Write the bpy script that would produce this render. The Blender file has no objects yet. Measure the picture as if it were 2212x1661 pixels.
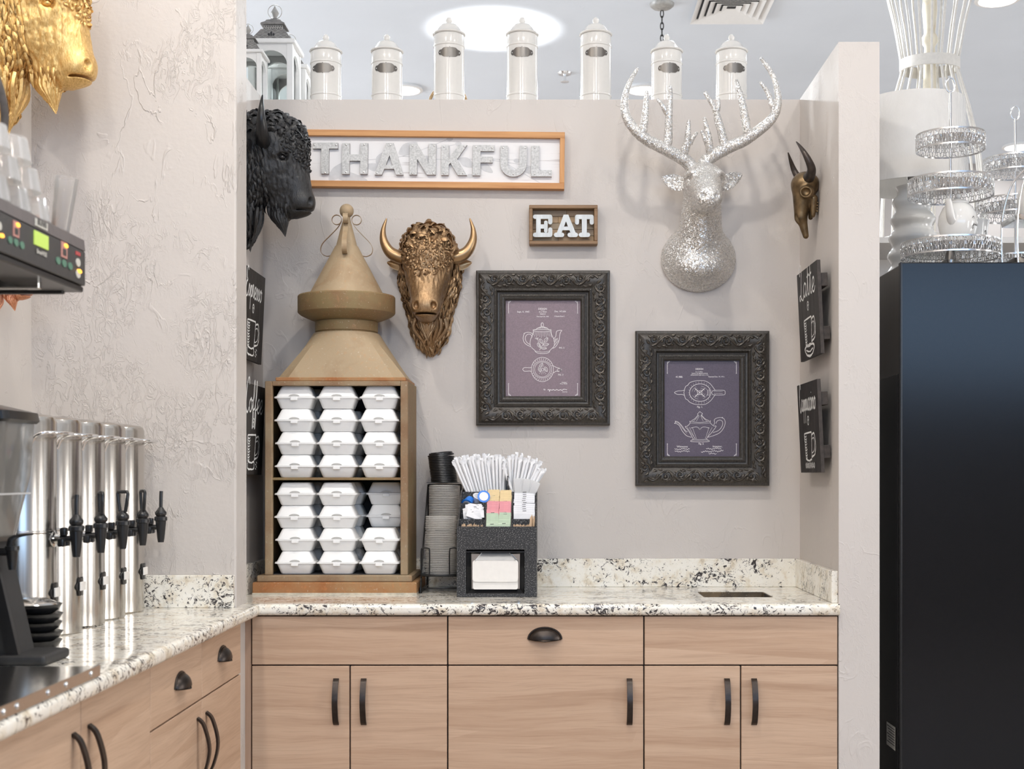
import bpy, bmesh, math, random
import numpy as np
from mathutils import Vector, Matrix

random.seed(7)
SC = bpy.context.scene
COL = SC.collection
PI = math.pi

# ---------------------------------------------------------------- camera
# photo frame 2212x1661, principal point (1180,1025), focal 2884 px, eye 1.311 m above the floor
F, CX, CY, CZ = 2884.0, 1180.0, 1025.0, 1.311
cam = bpy.data.cameras.new('camera')
cam.sensor_width = 36.0
cam.sensor_fit = 'HORIZONTAL'
cam.lens = 36.0 * F / 2212.0
cam.shift_x = (1106.0 - CX) / 2212.0
cam.shift_y = (CY - 830.5) / 2212.0
cam.clip_start = 0.05
cam.dof.use_dof = True
cam.dof.focus_distance = 4.6
cam.dof.aperture_fstop = 5.6
camo = bpy.data.objects.new('camera', cam)
camo.location = (0, 0, CZ)
camo.rotation_euler = (PI / 2, 0, 0)
COL.objects.link(camo)
SC.camera = camo

# ---------------------------------------------------------------- world, lights, exposure
SC.view_settings.view_transform = 'Standard'
SC.view_settings.look = 'None'
SC.view_settings.gamma = 1.0
SC.view_settings.exposure = 0.23
SC.view_settings.use_curve_mapping = False
W = bpy.data.worlds.new('world')
W.use_nodes = True
SC.world = W
W.node_tree.nodes['Background'].inputs[0].default_value = (0.70, 0.82, 1.0, 1)
W.node_tree.nodes['Background'].inputs[1].default_value = 1.0

CEIL = 3.85
NEAR_CANS = [(-1.0, 3.1), (0.25, 3.1), (1.5, 3.1), (-1.0, 0.9), (0.25, 0.9), (1.5, 0.9), (-0.9, -1.2), (0.4, -1.2), (1.7, -1.2)]
FAR_CANS = [(-0.93, 8.77), (0.64, 8.77), (2.40, 7.10), (3.64, 10.3), (-2.6, 7.1), (-2.6, 10.3), (0.8, 6.3), (-1.2, 6.3)]


def lamp(name, kind, loc, energy, color=(1, 1, 1), rot=(0, 0, 0), **kw):
    l = bpy.data.lights.new(name, kind)
    l.energy = energy
    l.color = color
    for k, v in kw.items():
        setattr(l, k, v)
    o = bpy.data.objects.new(name, l)
    o.location = loc
    o.rotation_euler = rot
    COL.objects.link(o)
    return o


WARM = (1.0, 0.945, 0.875)
COOL = (0.90, 0.955, 1.0)
for i, (x, y) in enumerate(NEAR_CANS):
    lamp('downlight_lamp', 'AREA', (x, y, CEIL - 0.025), (16 if y > 2 else 25) * (0.5 if x > 1.2 else 1.0), WARM, shape='DISK', size=0.13 if y > 2 else 0.22)
for i, (x, y) in enumerate(FAR_CANS):
    lamp('downlight_lamp', 'AREA', (x, y, CEIL - 0.025), 46 if x < 2 else 14, COOL, shape='DISK', size=0.2)
# added spot stands in for reflected window light, brightening a patch of ceiling
lamp('ceiling_patch_spot', 'SPOT', (-0.30, 7.62, 2.35), 95, (1, 0.99, 0.97), (PI, 0, 0), spot_size=math.radians(31), spot_blend=0.35, shadow_soft_size=0.04)
# daylight through the storefront behind the camera and through the far shop windows
lamp('storefront_daylight', 'AREA', (0.6, -4.3, 2.86), 125, (0.36, 0.62, 1.0), (PI / 2, 0, 0), shape='RECTANGLE', size=9.6, size_y=1.36)
for y_ in (0.6, 3.4):  # panels added for streaks on the steel servers and side fill; no windows
    lamp('added_server_fill', 'AREA', (5.4, y_, 1.75), 48, (1.0, 0.98, 0.95), (0, PI / 2, 0), shape='RECTANGLE', size=1.9, size_y=0.8)
lamp('shop_window_daylight', 'AREA', (5.8, 7.5, 1.9), 45, (0.86, 0.93, 1.0), (0, PI / 2, 0), shape='RECTANGLE', size=2.6, size_y=5.0)
lamp('side_window_daylight', 'AREA', (-5.8, 7.5, 1.9), 250, (0.86, 0.93, 1.0), (0, -PI / 2, 0), shape='RECTANGLE', size=2.6, size_y=5.0)


# ---------------------------------------------------------------- photo pixel -> metres at a known depth
def wx(px, Y):
    return (px - CX) * Y / F


def wz(py, Y):
    return CZ + (CY - py) * Y / F


# ---------------------------------------------------------------- mesh builder
class MB:
    def __init__(s):
        s.v = []
        s.f = []

    def add(s, vs, fs):
        b = len(s.v)
        s.v.extend([tuple(map(float, p)) for p in vs])
        s.f.extend([tuple(i + b for i in f) for f in fs])
        return s

    def merge(s, o, mat=None):
        vs = [tuple(mat @ Vector(p)) for p in o.v] if mat is not None else o.v
        return s.add(vs, o.f)

    def box(s, x0, x1, y0, y1, z0, z1):
        vs = [(x, y, z) for x in (x0, x1) for y in (y0, y1) for z in (z0, z1)]
        return s.add(vs, [(0, 1, 3, 2), (4, 6, 7, 5), (0, 4, 5, 1), (2, 3, 7, 6), (0, 2, 6, 4), (1, 5, 7, 3)])

    def rbox(s, x0, x1, y0, y1, z0, z1, b=0.003, seg=2):
        bm = bmesh.new()
        bmesh.ops.create_cube(bm, size=1)
        for v in bm.verts:
            v.co = Vector(((x0 + x1) / 2 + v.co.x * (x1 - x0), (y0 + y1) / 2 + v.co.y * (y1 - y0), (z0 + z1) / 2 + v.co.z * (z1 - z0)))
        b = min(b, 0.49 * min(x1 - x0, y1 - y0, z1 - z0))
        bmesh.ops.bevel(bm, geom=bm.edges[:], offset=b, segments=seg, affect='EDGES', profile=0.5)
        s.addbm(bm)
        return s

    def addbm(s, bm):
        bm.verts.index_update()
        s.add([v.co[:] for v in bm.verts], [[v.index for v in f.verts] for f in bm.faces])
        bm.free()

    def loft(s, rings, cap=True, closed=True):
        n = len(rings[0])
        vs = [p for r in rings for p in r]
        fs = []
        for i in range(len(rings) - 1):
            for j in range(n if closed else n - 1):
                k = (j + 1) % n
                fs.append((i * n + j, i * n + k, (i + 1) * n + k, (i + 1) * n + j))
        if cap:
            fs.append(tuple(range(n - 1, -1, -1)))
            fs.append(tuple((len(rings) - 1) * n + j for j in range(n)))
        return s.add(vs, fs)

    def lathe(s, prof, n=32, c=(0, 0, 0), cap=True, sx=1, sy=1):
        rings = [[(c[0] + r * sx * math.cos(2 * PI * j / n), c[1] + r * sy * math.sin(2 * PI * j / n), c[2] + z) for j in range(n)] for r, z in prof]
        return s.loft(rings, cap)

    def tube(s, pts, rad, n=8, cap=True, closed=False, flat=None):
        P = [Vector(p) for p in pts]
        m = len(P)
        R = rad if isinstance(rad, (list, tuple)) else [rad] * m
        rings = []
        up = None
        for i in range(m):
            if closed:
                t = P[(i + 1) % m] - P[(i - 1) % m]
            else:
                t = P[min(i + 1, m - 1)] - P[max(i - 1, 0)]
            t.normalize()
            if up is None:
                up = Vector((0, 0, 1)) if abs(t.z) < 0.9 else Vector((0, 1, 0))
            a = t.cross(up)
            if a.length < 1e-6:
                a = t.orthogonal()
            a.normalize()
            b = a.cross(t)
            b.normalize()
            up = b
            fa, fb = flat or (1, 1)
            rings.append([tuple(P[i] + (a * math.cos(2 * PI * j / n) * fa + b * math.sin(2 * PI * j / n) * fb) * R[i]) for j in range(n)])
        if closed:
            rings.append(rings[0])
        return s.loft(rings, cap and not closed)

    def strap(s, pts, w, t, axis=(0, 1, 0)):
        """flat strip: width w along axis, thickness t"""
        A = Vector(axis).normalized() * (w / 2)
        P = [Vector(p) for p in pts]
        rings = []
        for i in range(len(P)):
            d = P[min(i + 1, len(P) - 1)] - P[max(i - 1, 0)]
            nrm = d.cross(A).normalized() * (t / 2)
            rings.append([tuple(P[i] + A + nrm), tuple(P[i] - A + nrm), tuple(P[i] - A - nrm), tuple(P[i] + A - nrm)])
        return s.loft(rings, True)

    def ell(s, c, r, nu=16, nv=10):
        rings = []
        for i in range(1, nv):
            a = PI * i / nv
            rings.append([(c[0] + r[0] * math.sin(a) * math.cos(2 * PI * j / nu), c[1] + r[1] * math.sin(a) * math.sin(2 * PI * j / nu), c[2] - r[2] * math.cos(a)) for j in range(nu)])
        b = len(s.v)
        s.loft(rings, False)
        e = len(s.v)
        s.v += [(c[0], c[1], c[2] - r[2]), (c[0], c[1], c[2] + r[2])]
        for j in range(nu):
            k = (j + 1) % nu
            s.f.append((e, b + k, b + j))
            s.f.append((e + 1, b + (nv - 2) * nu + j, b + (nv - 2) * nu + k))
        return s

    def prism(s, poly, a0, a1, plane='xz'):
        """polygon in plane, extruded from a0 to a1 along the third axis"""
        n = len(poly)

        def P(p, a):
            return {'xz': (p[0], a, p[1]), 'xy': (p[0], p[1], a), 'yz': (a, p[0], p[1])}[plane]
        vs = [P(p, a0) for p in poly] + [P(p, a1) for p in poly]
        fs = [tuple(range(n)), tuple(range(2 * n - 1, n - 1, -1))]
        fs += [(i, n + i, n + (i + 1) % n, (i + 1) % n) for i in range(n)]
        return s.add(vs, fs)

    def stroke(s, pts, w, y=0.0, closed=False):
        """painted stroke lying in the xz plane at depth y"""
        P = [Vector((p[0], p[1])) for p in pts]
        m = len(P)
        Wd = w if isinstance(w, (list, tuple)) else [w] * m
        L, Rr = [], []
        for i in range(m):
            if closed:
                d = P[(i + 1) % m] - P[i - 1]
            else:
                d = P[min(i + 1, m - 1)] - P[max(i - 1, 0)]
            if d.length < 1e-9:
                d = Vector((1, 0))
            d.normalize()
            n = Vector((-d.y, d.x)) * Wd[i] / 2
            L.append((P[i].x + n.x, y, P[i].y + n.y))
            Rr.append((P[i].x - n.x, y, P[i].y - n.y))
        vs = L + Rr
        fs = [(i, i + 1, m + i + 1, m + i) for i in range(m - 1)]
        if closed:
            fs.append((m - 1, 0, m, 2 * m - 1))
        return s.add(vs, fs)

    def xf(s, M):
        s.v = [tuple(M @ Vector(p)) for p in s.v]
        return s

    def shift(s, d):
        s.v = [(p[0] + d[0], p[1] + d[1], p[2] + d[2]) for p in s.v]
        return s

    def mesh(s, name, smooth=None):
        me = bpy.data.meshes.new(name)
        me.from_pydata(s.v, [], s.f)
        bm = bmesh.new()
        bm.from_mesh(me)
        bmesh.ops.recalc_face_normals(bm, faces=bm.faces)
        bm.to_mesh(me)
        bm.free()
        if smooth is not None:
            me.shade_smooth()
            me.set_sharp_from_angle(angle=math.radians(smooth))
        return me


def cat(pts, k=8, closed=False):
    """Catmull-Rom through pts (any dimension)"""
    P = [np.array(p, float) for p in pts]
    n = len(P)
    out = []
    for i in range(n if closed else n - 1):
        if closed:
            a, b, c, d = P[i - 1], P[i], P[(i + 1) % n], P[(i + 2) % n]
        else:
            a, b, c, d = P[max(i - 1, 0)], P[i], P[i + 1], P[min(i + 2, n - 1)]
        for j in range(k):
            t = j / k
            out.append(0.5 * ((2 * b) + (c - a) * t + (2 * a - 5 * b + 4 * c - d) * t * t + (3 * b - 3 * c + d - a) * t ** 3))
    if not closed:
        out.append(P[-1])
    return [tuple(p) for p in out]


def arc(cx, cy, rx, ry, a0, a1, n=24):
    return [(cx + rx * math.cos(math.radians(a0 + (a1 - a0) * i / n)), cy + ry * math.sin(math.radians(a0 + (a1 - a0) * i / n))) for i in range(n + 1)]


# ---------------------------------------------------------------- scene objects
def tagit(o, label=None, cat_=None, group=None, kind=None):
    if label:
        o['label'] = label
    if cat_:
        o['category'] = cat_
    if group:
        o['group'] = group
    if kind:
        o['kind'] = kind
    return o


def obj(name, mb, mat, parent=None, smooth=None, kind=None, label=None):
    me = mb if isinstance(mb, bpy.types.Mesh) else mb.mesh(name, smooth)
    o = bpy.data.objects.new(name, me)
    if mat is not None and not me.materials:
        me.materials.append(mat)
    COL.objects.link(o)
    if parent is not None:
        o.parent = parent
    if kind:
        o['kind'] = kind
    if label:
        o['label'] = label
    return o


def thing(name, label, cat_, loc=(0, 0, 0), rotz=0, group=None, scale=None):
    o = bpy.data.objects.new(name, None)
    o.empty_display_size = 0.05
    COL.objects.link(o)
    o.location = loc
    o.rotation_euler = (0, 0, rotz)
    if scale:
        o.scale = (scale,) * 3
    return tagit(o, label, cat_, group)


def struct(name, mb, mat, smooth=None, parent=None):
    o = obj(name, mb, mat, parent, smooth)
    o['kind'] = 'structure'
    return o


def copy_tree(o, parent=None):
    c = o.copy()
    COL.objects.link(c)
    if parent is not None:
        c.parent = parent
    for ch in list(o.children):
        copy_tree(ch, c)
    return c


def dup(o, loc, rotz=0, label=None, group=None, rot=None):
    c = copy_tree(o)
    c.location = loc
    c.rotation_euler = rot or (0, 0, rotz)
    if label:
        c['label'] = label
    if group:
        c['group'] = group
    return c


def text_mb(s, size, x=0, z=0, y=0, align='CENTER', thick=0.0):
    """text as flat mesh in xz plane at depth y, baseline at z"""
    cu = bpy.data.curves.new('t', 'FONT')
    cu.body = s
    cu.size = size
    cu.align_x = align
    cu.offset = thick
    cu.resolution_u = 2
    o = bpy.data.objects.new('t', cu)
    COL.objects.link(o)
    dg = bpy.context.evaluated_depsgraph_get()
    me = bpy.data.meshes.new_from_object(o.evaluated_get(dg))
    mb = MB()
    mb.add([(x + v.co.x, y, z + v.co.y) for v in me.vertices], [tuple(p.vertices) for p in me.polygons])
    bpy.data.objects.remove(o)
    bpy.data.curves.remove(cu)
    bpy.data.meshes.remove(me)
    return mb


# ================================================================ materials (procedural)
def newmat(name):
    m = bpy.data.materials.new(name)
    m.use_nodes = True
    nt = m.node_tree
    return m, nt, nt.nodes['Principled BSDF']


def nd(nt, typ, ins=None, **props):
    n = nt.nodes.new(typ)
    for k, v in props.items():
        setattr(n, k, v)
    for k, v in (ins or {}).items():
        if isinstance(v, bpy.types.NodeSocket):
            nt.links.new(v, n.inputs[k])
        else:
            n.inputs[k].default_value = v
    return n


def coords(nt, scale=(1, 1, 1), kind='Object', rand=False):
    tc = nt.nodes.new('ShaderNodeTexCoord')
    src = tc.outputs[kind]
    if rand:
        oi = nt.nodes.new('ShaderNodeObjectInfo')
        mul = nd(nt, 'ShaderNodeVectorMath', {0: oi.outputs['Random'], 1: (37.1, 11.3, 23.7)}, operation='MULTIPLY')
        src = nd(nt, 'ShaderNodeVectorMath', {0: src, 1: mul.outputs[0]}, operation='ADD').outputs[0]
    return nd(nt, 'ShaderNodeMapping', {'Vector': src, 'Scale': scale}).outputs[0]


def ramp(nt, fac, stops, interp='LINEAR'):
    r = nt.nodes.new('ShaderNodeValToRGB')
    r.color_ramp.interpolation = interp
    els = r.color_ramp.elements
    while len(els) < len(stops):
        els.new(0.5)
    for e, (p, c) in zip(els, stops):
        e.position = p
        e.color = (c[0], c[1], c[2], 1) if not isinstance(c, (int, float)) else (c, c, c, 1)
    nt.links.new(fac, r.inputs[0])
    return r.outputs[0]


def mixc(nt, fac, a, b, mode='MIX'):
    n = nt.nodes.new('ShaderNodeMix')
    n.data_type = 'RGBA'
    n.blend_type = mode
    for sock, v in ((n.inputs[0], fac), (n.inputs[6], a), (n.inputs[7], b)):
        if isinstance(v, bpy.types.NodeSocket):
            nt.links.new(v, sock)
        elif isinstance(v, (int, float)):
            sock.default_value = v
        else:
            sock.default_value = (v[0], v[1], v[2], 1)
    return n.outputs[2]


def noise(nt, vec, scale, detail=3, rough=0.5, dist=0.0):
    return nd(nt, 'ShaderNodeTexNoise', {'Vector': vec, 'Scale': scale, 'Detail': detail, 'Roughness': rough, 'Distortion': dist}).outputs['Fac']


def bump(nt, bsdf, height, strength=0.3, dist=0.005):
    b = nd(nt, 'ShaderNodeBump', {'Height': height, 'Strength': strength, 'Distance': dist})
    nt.links.new(b.outputs[0], bsdf.inputs['Normal'])


def setb(bsdf, color=None, rough=None, metal=None, spec=None, coat=None, **kw):
    if color is not None:
        bsdf.inputs['Base Color'].default_value = (*color, 1)
    if rough is not None:
        bsdf.inputs['Roughness'].default_value = rough
    if metal is not None:
        bsdf.inputs['Metallic'].default_value = metal
    if spec is not None:
        bsdf.inputs['Specular IOR Level'].default_value = spec
    if coat is not None:
        bsdf.inputs['Coat Weight'].default_value = coat
    for k, v in kw.items():
        bsdf.inputs[k].default_value = v


def plain(name, color, rough=0.5, metal=0.0, var=0.06, scale=60, bumpy=0.0, **kw):
    """colour with a faint procedural variation"""
    m, nt, b = newmat(name)
    v = coords(nt)
    f = noise(nt, v, scale, 3)
    lo = tuple(c * (1 - var) for c in color)
    hi = tuple(min(1, c * (1 + var)) for c in color)
    nt.links.new(ramp(nt, f, [(0.3, lo), (0.7, hi)]), b.inputs['Base Color'])
    setb(b, None, rough, metal, **kw)
    if bumpy:
        bump(nt, b, f, bumpy, 0.002)
    return m


def m_plaster(name, color, strength=0.55):
    """skip-trowel plaster: broken thin ridges in patches over a faint orange peel"""
    m, nt, b = newmat(name)
    v = coords(nt, (1, 1, 1))
    v2 = coords(nt, (1.0, 1.0, 0.55))
    n1 = noise(nt, v2, 9.0, 4, 0.5, 1.1)
    r1 = ramp(nt, n1, [(0.485, 0.0), (0.499, 1.0), (0.501, 1.0), (0.53, 0.0)])
    g1 = ramp(nt, noise(nt, v, 7.0, 3, 0.6), [(0.50, 0.0), (0.62, 1.0)])
    n2 = noise(nt, v2, 30, 4, 0.6, 1.4)
    r2 = ramp(nt, n2, [(0.47, 0.0), (0.50, 1.0), (0.56, 0.0)])
    g2 = ramp(nt, noise(nt, v, 3.6, 3, 0.55), [(0.50, 0.0), (0.60, 1.0)])
    a = nd(nt, 'ShaderNodeMath', {0: r1, 1: g1}, operation='MULTIPLY').outputs[0]
    c = nd(nt, 'ShaderNodeMath', {0: r2, 1: g2}, operation='MULTIPLY').outputs[0]
    c2 = nd(nt, 'ShaderNodeMath', {0: c, 1: 0.55}, operation='MULTIPLY').outputs[0]
    s_ = nd(nt, 'ShaderNodeMath', {0: a, 1: c2}, operation='ADD').outputs[0]
    fine = noise(nt, v, 55, 3)
    f2 = nd(nt, 'ShaderNodeMath', {0: fine, 1: 0.35}, operation='MULTIPLY').outputs[0]
    h = nd(nt, 'ShaderNodeMath', {0: s_, 1: f2}, operation='ADD').outputs[0]
    lo = tuple(q * 0.97 for q in color)
    hi = tuple(min(1, q * 1.025) for q in color)
    nt.links.new(ramp(nt, noise(nt, v, 1.7, 3), [(0.3, lo), (0.7, hi)]), b.inputs['Base Color'])
    setb(b, None, 0.5, spec=0.4)
    bump(nt, b, h, strength, 0.0028)
    return m


def m_granite():
    m, nt, b = newmat('granite')
    v = coords(nt)
    big = noise(nt, v, 6.5, 4, 0.6, 0.6)
    base = ramp(nt, noise(nt, v, 22, 6, 0.65, 0.4), [(0.26, (0.50, 0.41, 0.29)), (0.37, (0.74, 0.66, 0.53)), (0.48, (0.86, 0.82, 0.73)), (0.7, (0.90, 0.875, 0.81))])
    fl = noise(nt, v, 46, 7, 0.74, 1.6)
    add = nd(nt, 'ShaderNodeMath', {0: big, 1: 0.42}, operation='MULTIPLY').outputs[0]
    t = nd(nt, 'ShaderNodeMath', {0: fl, 1: add}, operation='ADD').outputs[0]
    mask = ramp(nt, t, [(0.755, 0.0), (0.79, 1.0)])
    mask2 = ramp(nt, noise(nt, v, 70, 6, 0.7, 2.0), [(0.62, 0.0), (0.67, 0.75)])
    c1 = mixc(nt, mask2, base, (0.19, 0.15, 0.12))
    c2 = mixc(nt, mask, c1, (0.045, 0.038, 0.04))
    nt.links.new(c2, b.inputs['Base Color'])
    setb(b, None, 0.13, spec=0.5)
    return m


def m_laminate(name, dark=1.0):
    m, nt, b = newmat(name)
    v = coords(nt, (1.0, 1.0, 1.0), rand=True)
    warp = noise(nt, nd(nt, 'ShaderNodeMapping', {'Vector': v, 'Scale': (2.2, 2.2, 7)}).outputs[0], 1.0, 2)
    wv = nd(nt, 'ShaderNodeVectorMath', {0: v, 1: nd(nt, 'ShaderNodeVectorMath', {0: warp, 1: (0, 0, 0.05)}, operation='MULTIPLY').outputs[0]}, operation='ADD').outputs[0]
    g = noise(nt, nd(nt, 'ShaderNodeMapping', {'Vector': wv, 'Scale': (1.6, 1.6, 42)}).outputs[0], 1.0, 6, 0.62, 0.3)
    fine = noise(nt, nd(nt, 'ShaderNodeMapping', {'Vector': wv, 'Scale': (9, 9, 330)}).outputs[0], 1.0, 3)
    band = nd(nt, 'ShaderNodeTexVoronoi', {'Vector': nd(nt, 'ShaderNodeMapping', {'Vector': v, 'Scale': (0.9, 0.9, 13)}).outputs[0], 'Scale': 1.0}).outputs['Color']
    bw = nd(nt, 'ShaderNodeSeparateColor', {0: band}).outputs[0]
    c = ramp(nt, g, [(0.25, (0.394 * dark, 0.250 * dark, 0.162 * dark)), (0.5, (0.547 * dark, 0.374 * dark, 0.259 * dark)), (0.75, (0.640 * dark, 0.463 * dark, 0.333 * dark))])
    c = mixc(nt, 0.35, c, ramp(nt, bw, [(0.1, (0.473 * dark, 0.315 * dark, 0.212 * dark)), (0.9, (0.650 * dark, 0.473 * dark, 0.342 * dark))]))
    c = mixc(nt, ramp(nt, fine, [(0.5, 0.0), (0.75, 0.35)]), c, (0.355 * dark, 0.224 * dark, 0.149 * dark))
    nt.links.new(c, b.inputs['Base Color'])
    setb(b, None, 0.48, spec=0.35)
    bump(nt, b, fine, 0.12, 0.001)
    return m


def m_wood(name, c0, c1, axis='x', rough=0.55):
    m, nt, b = newmat(name)
    sc = {'x': (3, 60, 60), 'z': (60, 60, 3), 'y': (60, 3, 60)}[axis]
    v = coords(nt, sc, rand=True)
    g = noise(nt, v, 1.0, 5, 0.6, 0.5)
    nt.links.new(ramp(nt, g, [(0.25, c0), (0.75, c1)]), b.inputs['Base Color'])
    setb(b, None, rough)
    bump(nt, b, g, 0.2, 0.001)
    return m


def m_rust(name, c_main, c_rust, amount=0.5):
    m, nt, b = newmat(name)
    v = coords(nt, rand=False)
    n1 = noise(nt, v, 7, 5, 0.6, 0.4)
    n2 = noise(nt, v, 60, 5, 0.7)
    f = ramp(nt, n1, [(amount - 0.12, 0.0), (amount + 0.14, 1.0)])
    c = mixc(nt, f, c_rust, c_main)
    sp = ramp(nt, n2, [(0.55, 0.0), (0.68, 0.55)])
    c = mixc(nt, sp, c, tuple(min(1, x * 1.6) for x in c_rust))
    sp2 = ramp(nt, noise(nt, v, 130, 4, 0.7), [(0.62, 0.0), (0.7, 0.5)])
    c = mixc(nt, sp2, c, (0.62, 0.55, 0.45))
    nt.links.new(c, b.inputs['Base Color'])
    setb(b, None, 0.62, 0.15)
    bump(nt, b, n2, 0.25, 0.002)
    return m


def m_fur_metal(name, c_lo, c_hi, rough, metal, fur=0.5):
    m, nt, b = newmat(name)
    v = coords(nt, (1, 1, 0.35))
    f = noise(nt, v, 230, 4, 0.6, 0.8)
    nt.links.new(ramp(nt, f, [(0.3, c_lo), (0.65, c_hi)]), b.inputs['Base Color'])
    setb(b, None, rough, metal)
    bump(nt, b, f, fur, 0.004)
    return m


def m_glitter():
    m, nt, b = newmat('silver_glitter')
    v = coords(nt)
    vo = nd(nt, 'ShaderNodeTexVoronoi', {'Vector': v, 'Scale': 380.0})
    rnd = nd(nt, 'ShaderNodeSeparateColor', {0: vo.outputs['Color']})
    nt.links.new(ramp(nt, rnd.outputs[0], [(0.0, (0.54, 0.52, 0.49)), (0.45, (0.72, 0.70, 0.67)), (0.8, (0.86, 0.84, 0.81)), (1.0, (1, 1, 1))]), b.inputs['Base Color'])
    nt.links.new(ramp(nt, rnd.outputs[1], [(0.0, 0.22), (1.0, 0.5)]), b.inputs['Roughness'])
    setb(b, metal=0.72)
    jit = nd(nt, 'ShaderNodeVectorMath', {0: vo.outputs['Color'], 1: (0.5, 0.5, 0.5)}, operation='SUBTRACT')
    jit2 = nd(nt, 'ShaderNodeVectorMath', {0: jit.outputs[0], 1: (0.95, 0.95, 0.95)}, operation='MULTIPLY')
    geo = nt.nodes.new('ShaderNodeNewGeometry')
    ad = nd(nt, 'ShaderNodeVectorMath', {0: geo.outputs['Normal'], 1: jit2.outputs[0]}, operation='ADD')
    nm = nd(nt, 'ShaderNodeVectorMath', {0: ad.outputs[0]}, operation='NORMALIZE')
    nt.links.new(nm.outputs[0], b.inputs['Normal'])
    return m


def m_brushed(name, color, rough=0.24, aniso=0.0, vert=True):
    m, nt, b = newmat(name)
    v = coords(nt, (260, 260, 1.2) if vert else (2, 260, 260))
    f = noise(nt, v, 1.0, 2)
    nt.links.new(ramp(nt, f, [(0.3, tuple(c * 0.9 for c in color)), (0.7, color)]), b.inputs['Base Color'])
    nt.links.new(ramp(nt, f, [(0.2, rough * 0.8), (0.8, rough * 1.25)]), b.inputs['Roughness'])
    setb(b, metal=1.0)
    bump(nt, b, f, 0.05, 0.0005)
    return m


def m_speckle(name, base, spot, thr=0.62, scale=420, rough=0.45):
    m, nt, b = newmat(name)
    v = coords(nt)
    f = noise(nt, v, scale, 2)
    nt.links.new(ramp(nt, f, [(thr - 0.05, base), (thr + 0.05, spot)]), b.inputs['Base Color'])
    setb(b, None, rough)
    bump(nt, b, f, 0.25, 0.001)
    return m


def m_glass(name, tint=(1, 1, 1), refl=0.12, haze=0.0, hazec=(0.9, 0.9, 0.9)):
    """thin clear sheet: see-through with a gloss"""
    m, nt, b = newmat(name)
    nt.nodes.remove(b)
    out = nt.nodes['Material Output']
    tr = nd(nt, 'ShaderNodeBsdfTransparent', {'Color': (*tint, 1)})
    gl = nd(nt, 'ShaderNodeBsdfGlossy', {'Color': (1, 1, 1, 1), 'Roughness': 0.06})
    fr = nd(nt, 'ShaderNodeFresnel', {'IOR': 1.45})
    mx = nd(nt, 'ShaderNodeMixShader', {0: fr.outputs[0], 1: tr.outputs[0], 2: gl.outputs[0]})
    last = mx
    if haze:
        df = nd(nt, 'ShaderNodeBsdfTranslucent', {'Color': (*hazec, 1)})
        df2 = nd(nt, 'ShaderNodeBsdfDiffuse', {'Color': (*hazec, 1)})
        m2 = nd(nt, 'ShaderNodeMixShader', {0: 0.6, 1: df.outputs[0], 2: df2.outputs[0]})
        last = nd(nt, 'ShaderNodeMixShader', {0: haze, 1: mx.outputs[0], 2: m2.outputs[0]})
    nt.links.new(last.outputs[0], out.inputs[0])
    return m


def m_emit(name, color, strength):
    m, nt, b = newmat(name)
    setb(b, color, 0.4)
    b.inputs['Emission Color'].default_value = (*color, 1)
    b.inputs['Emission Strength'].default_value = strength
    return m


def m_planks_paint(name, c, worn):
    m, nt, b = newmat(name)
    v = coords(nt, (4, 4, 90))
    f = noise(nt, v, 1.0, 4, 0.6)
    g = noise(nt, coords(nt, (3, 3, 12)), 1.0, 3)
    mul = nd(nt, 'ShaderNodeMath', {0: f, 1: g}, operation='MULTIPLY').outputs[0]
    nt.links.new(mixc(nt, ramp(nt, mul, [(0.33, 0.0), (0.42, 0.8)]), c, worn), b.inputs['Base Color'])
    setb(b, None, 0.6)
    return m


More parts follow.
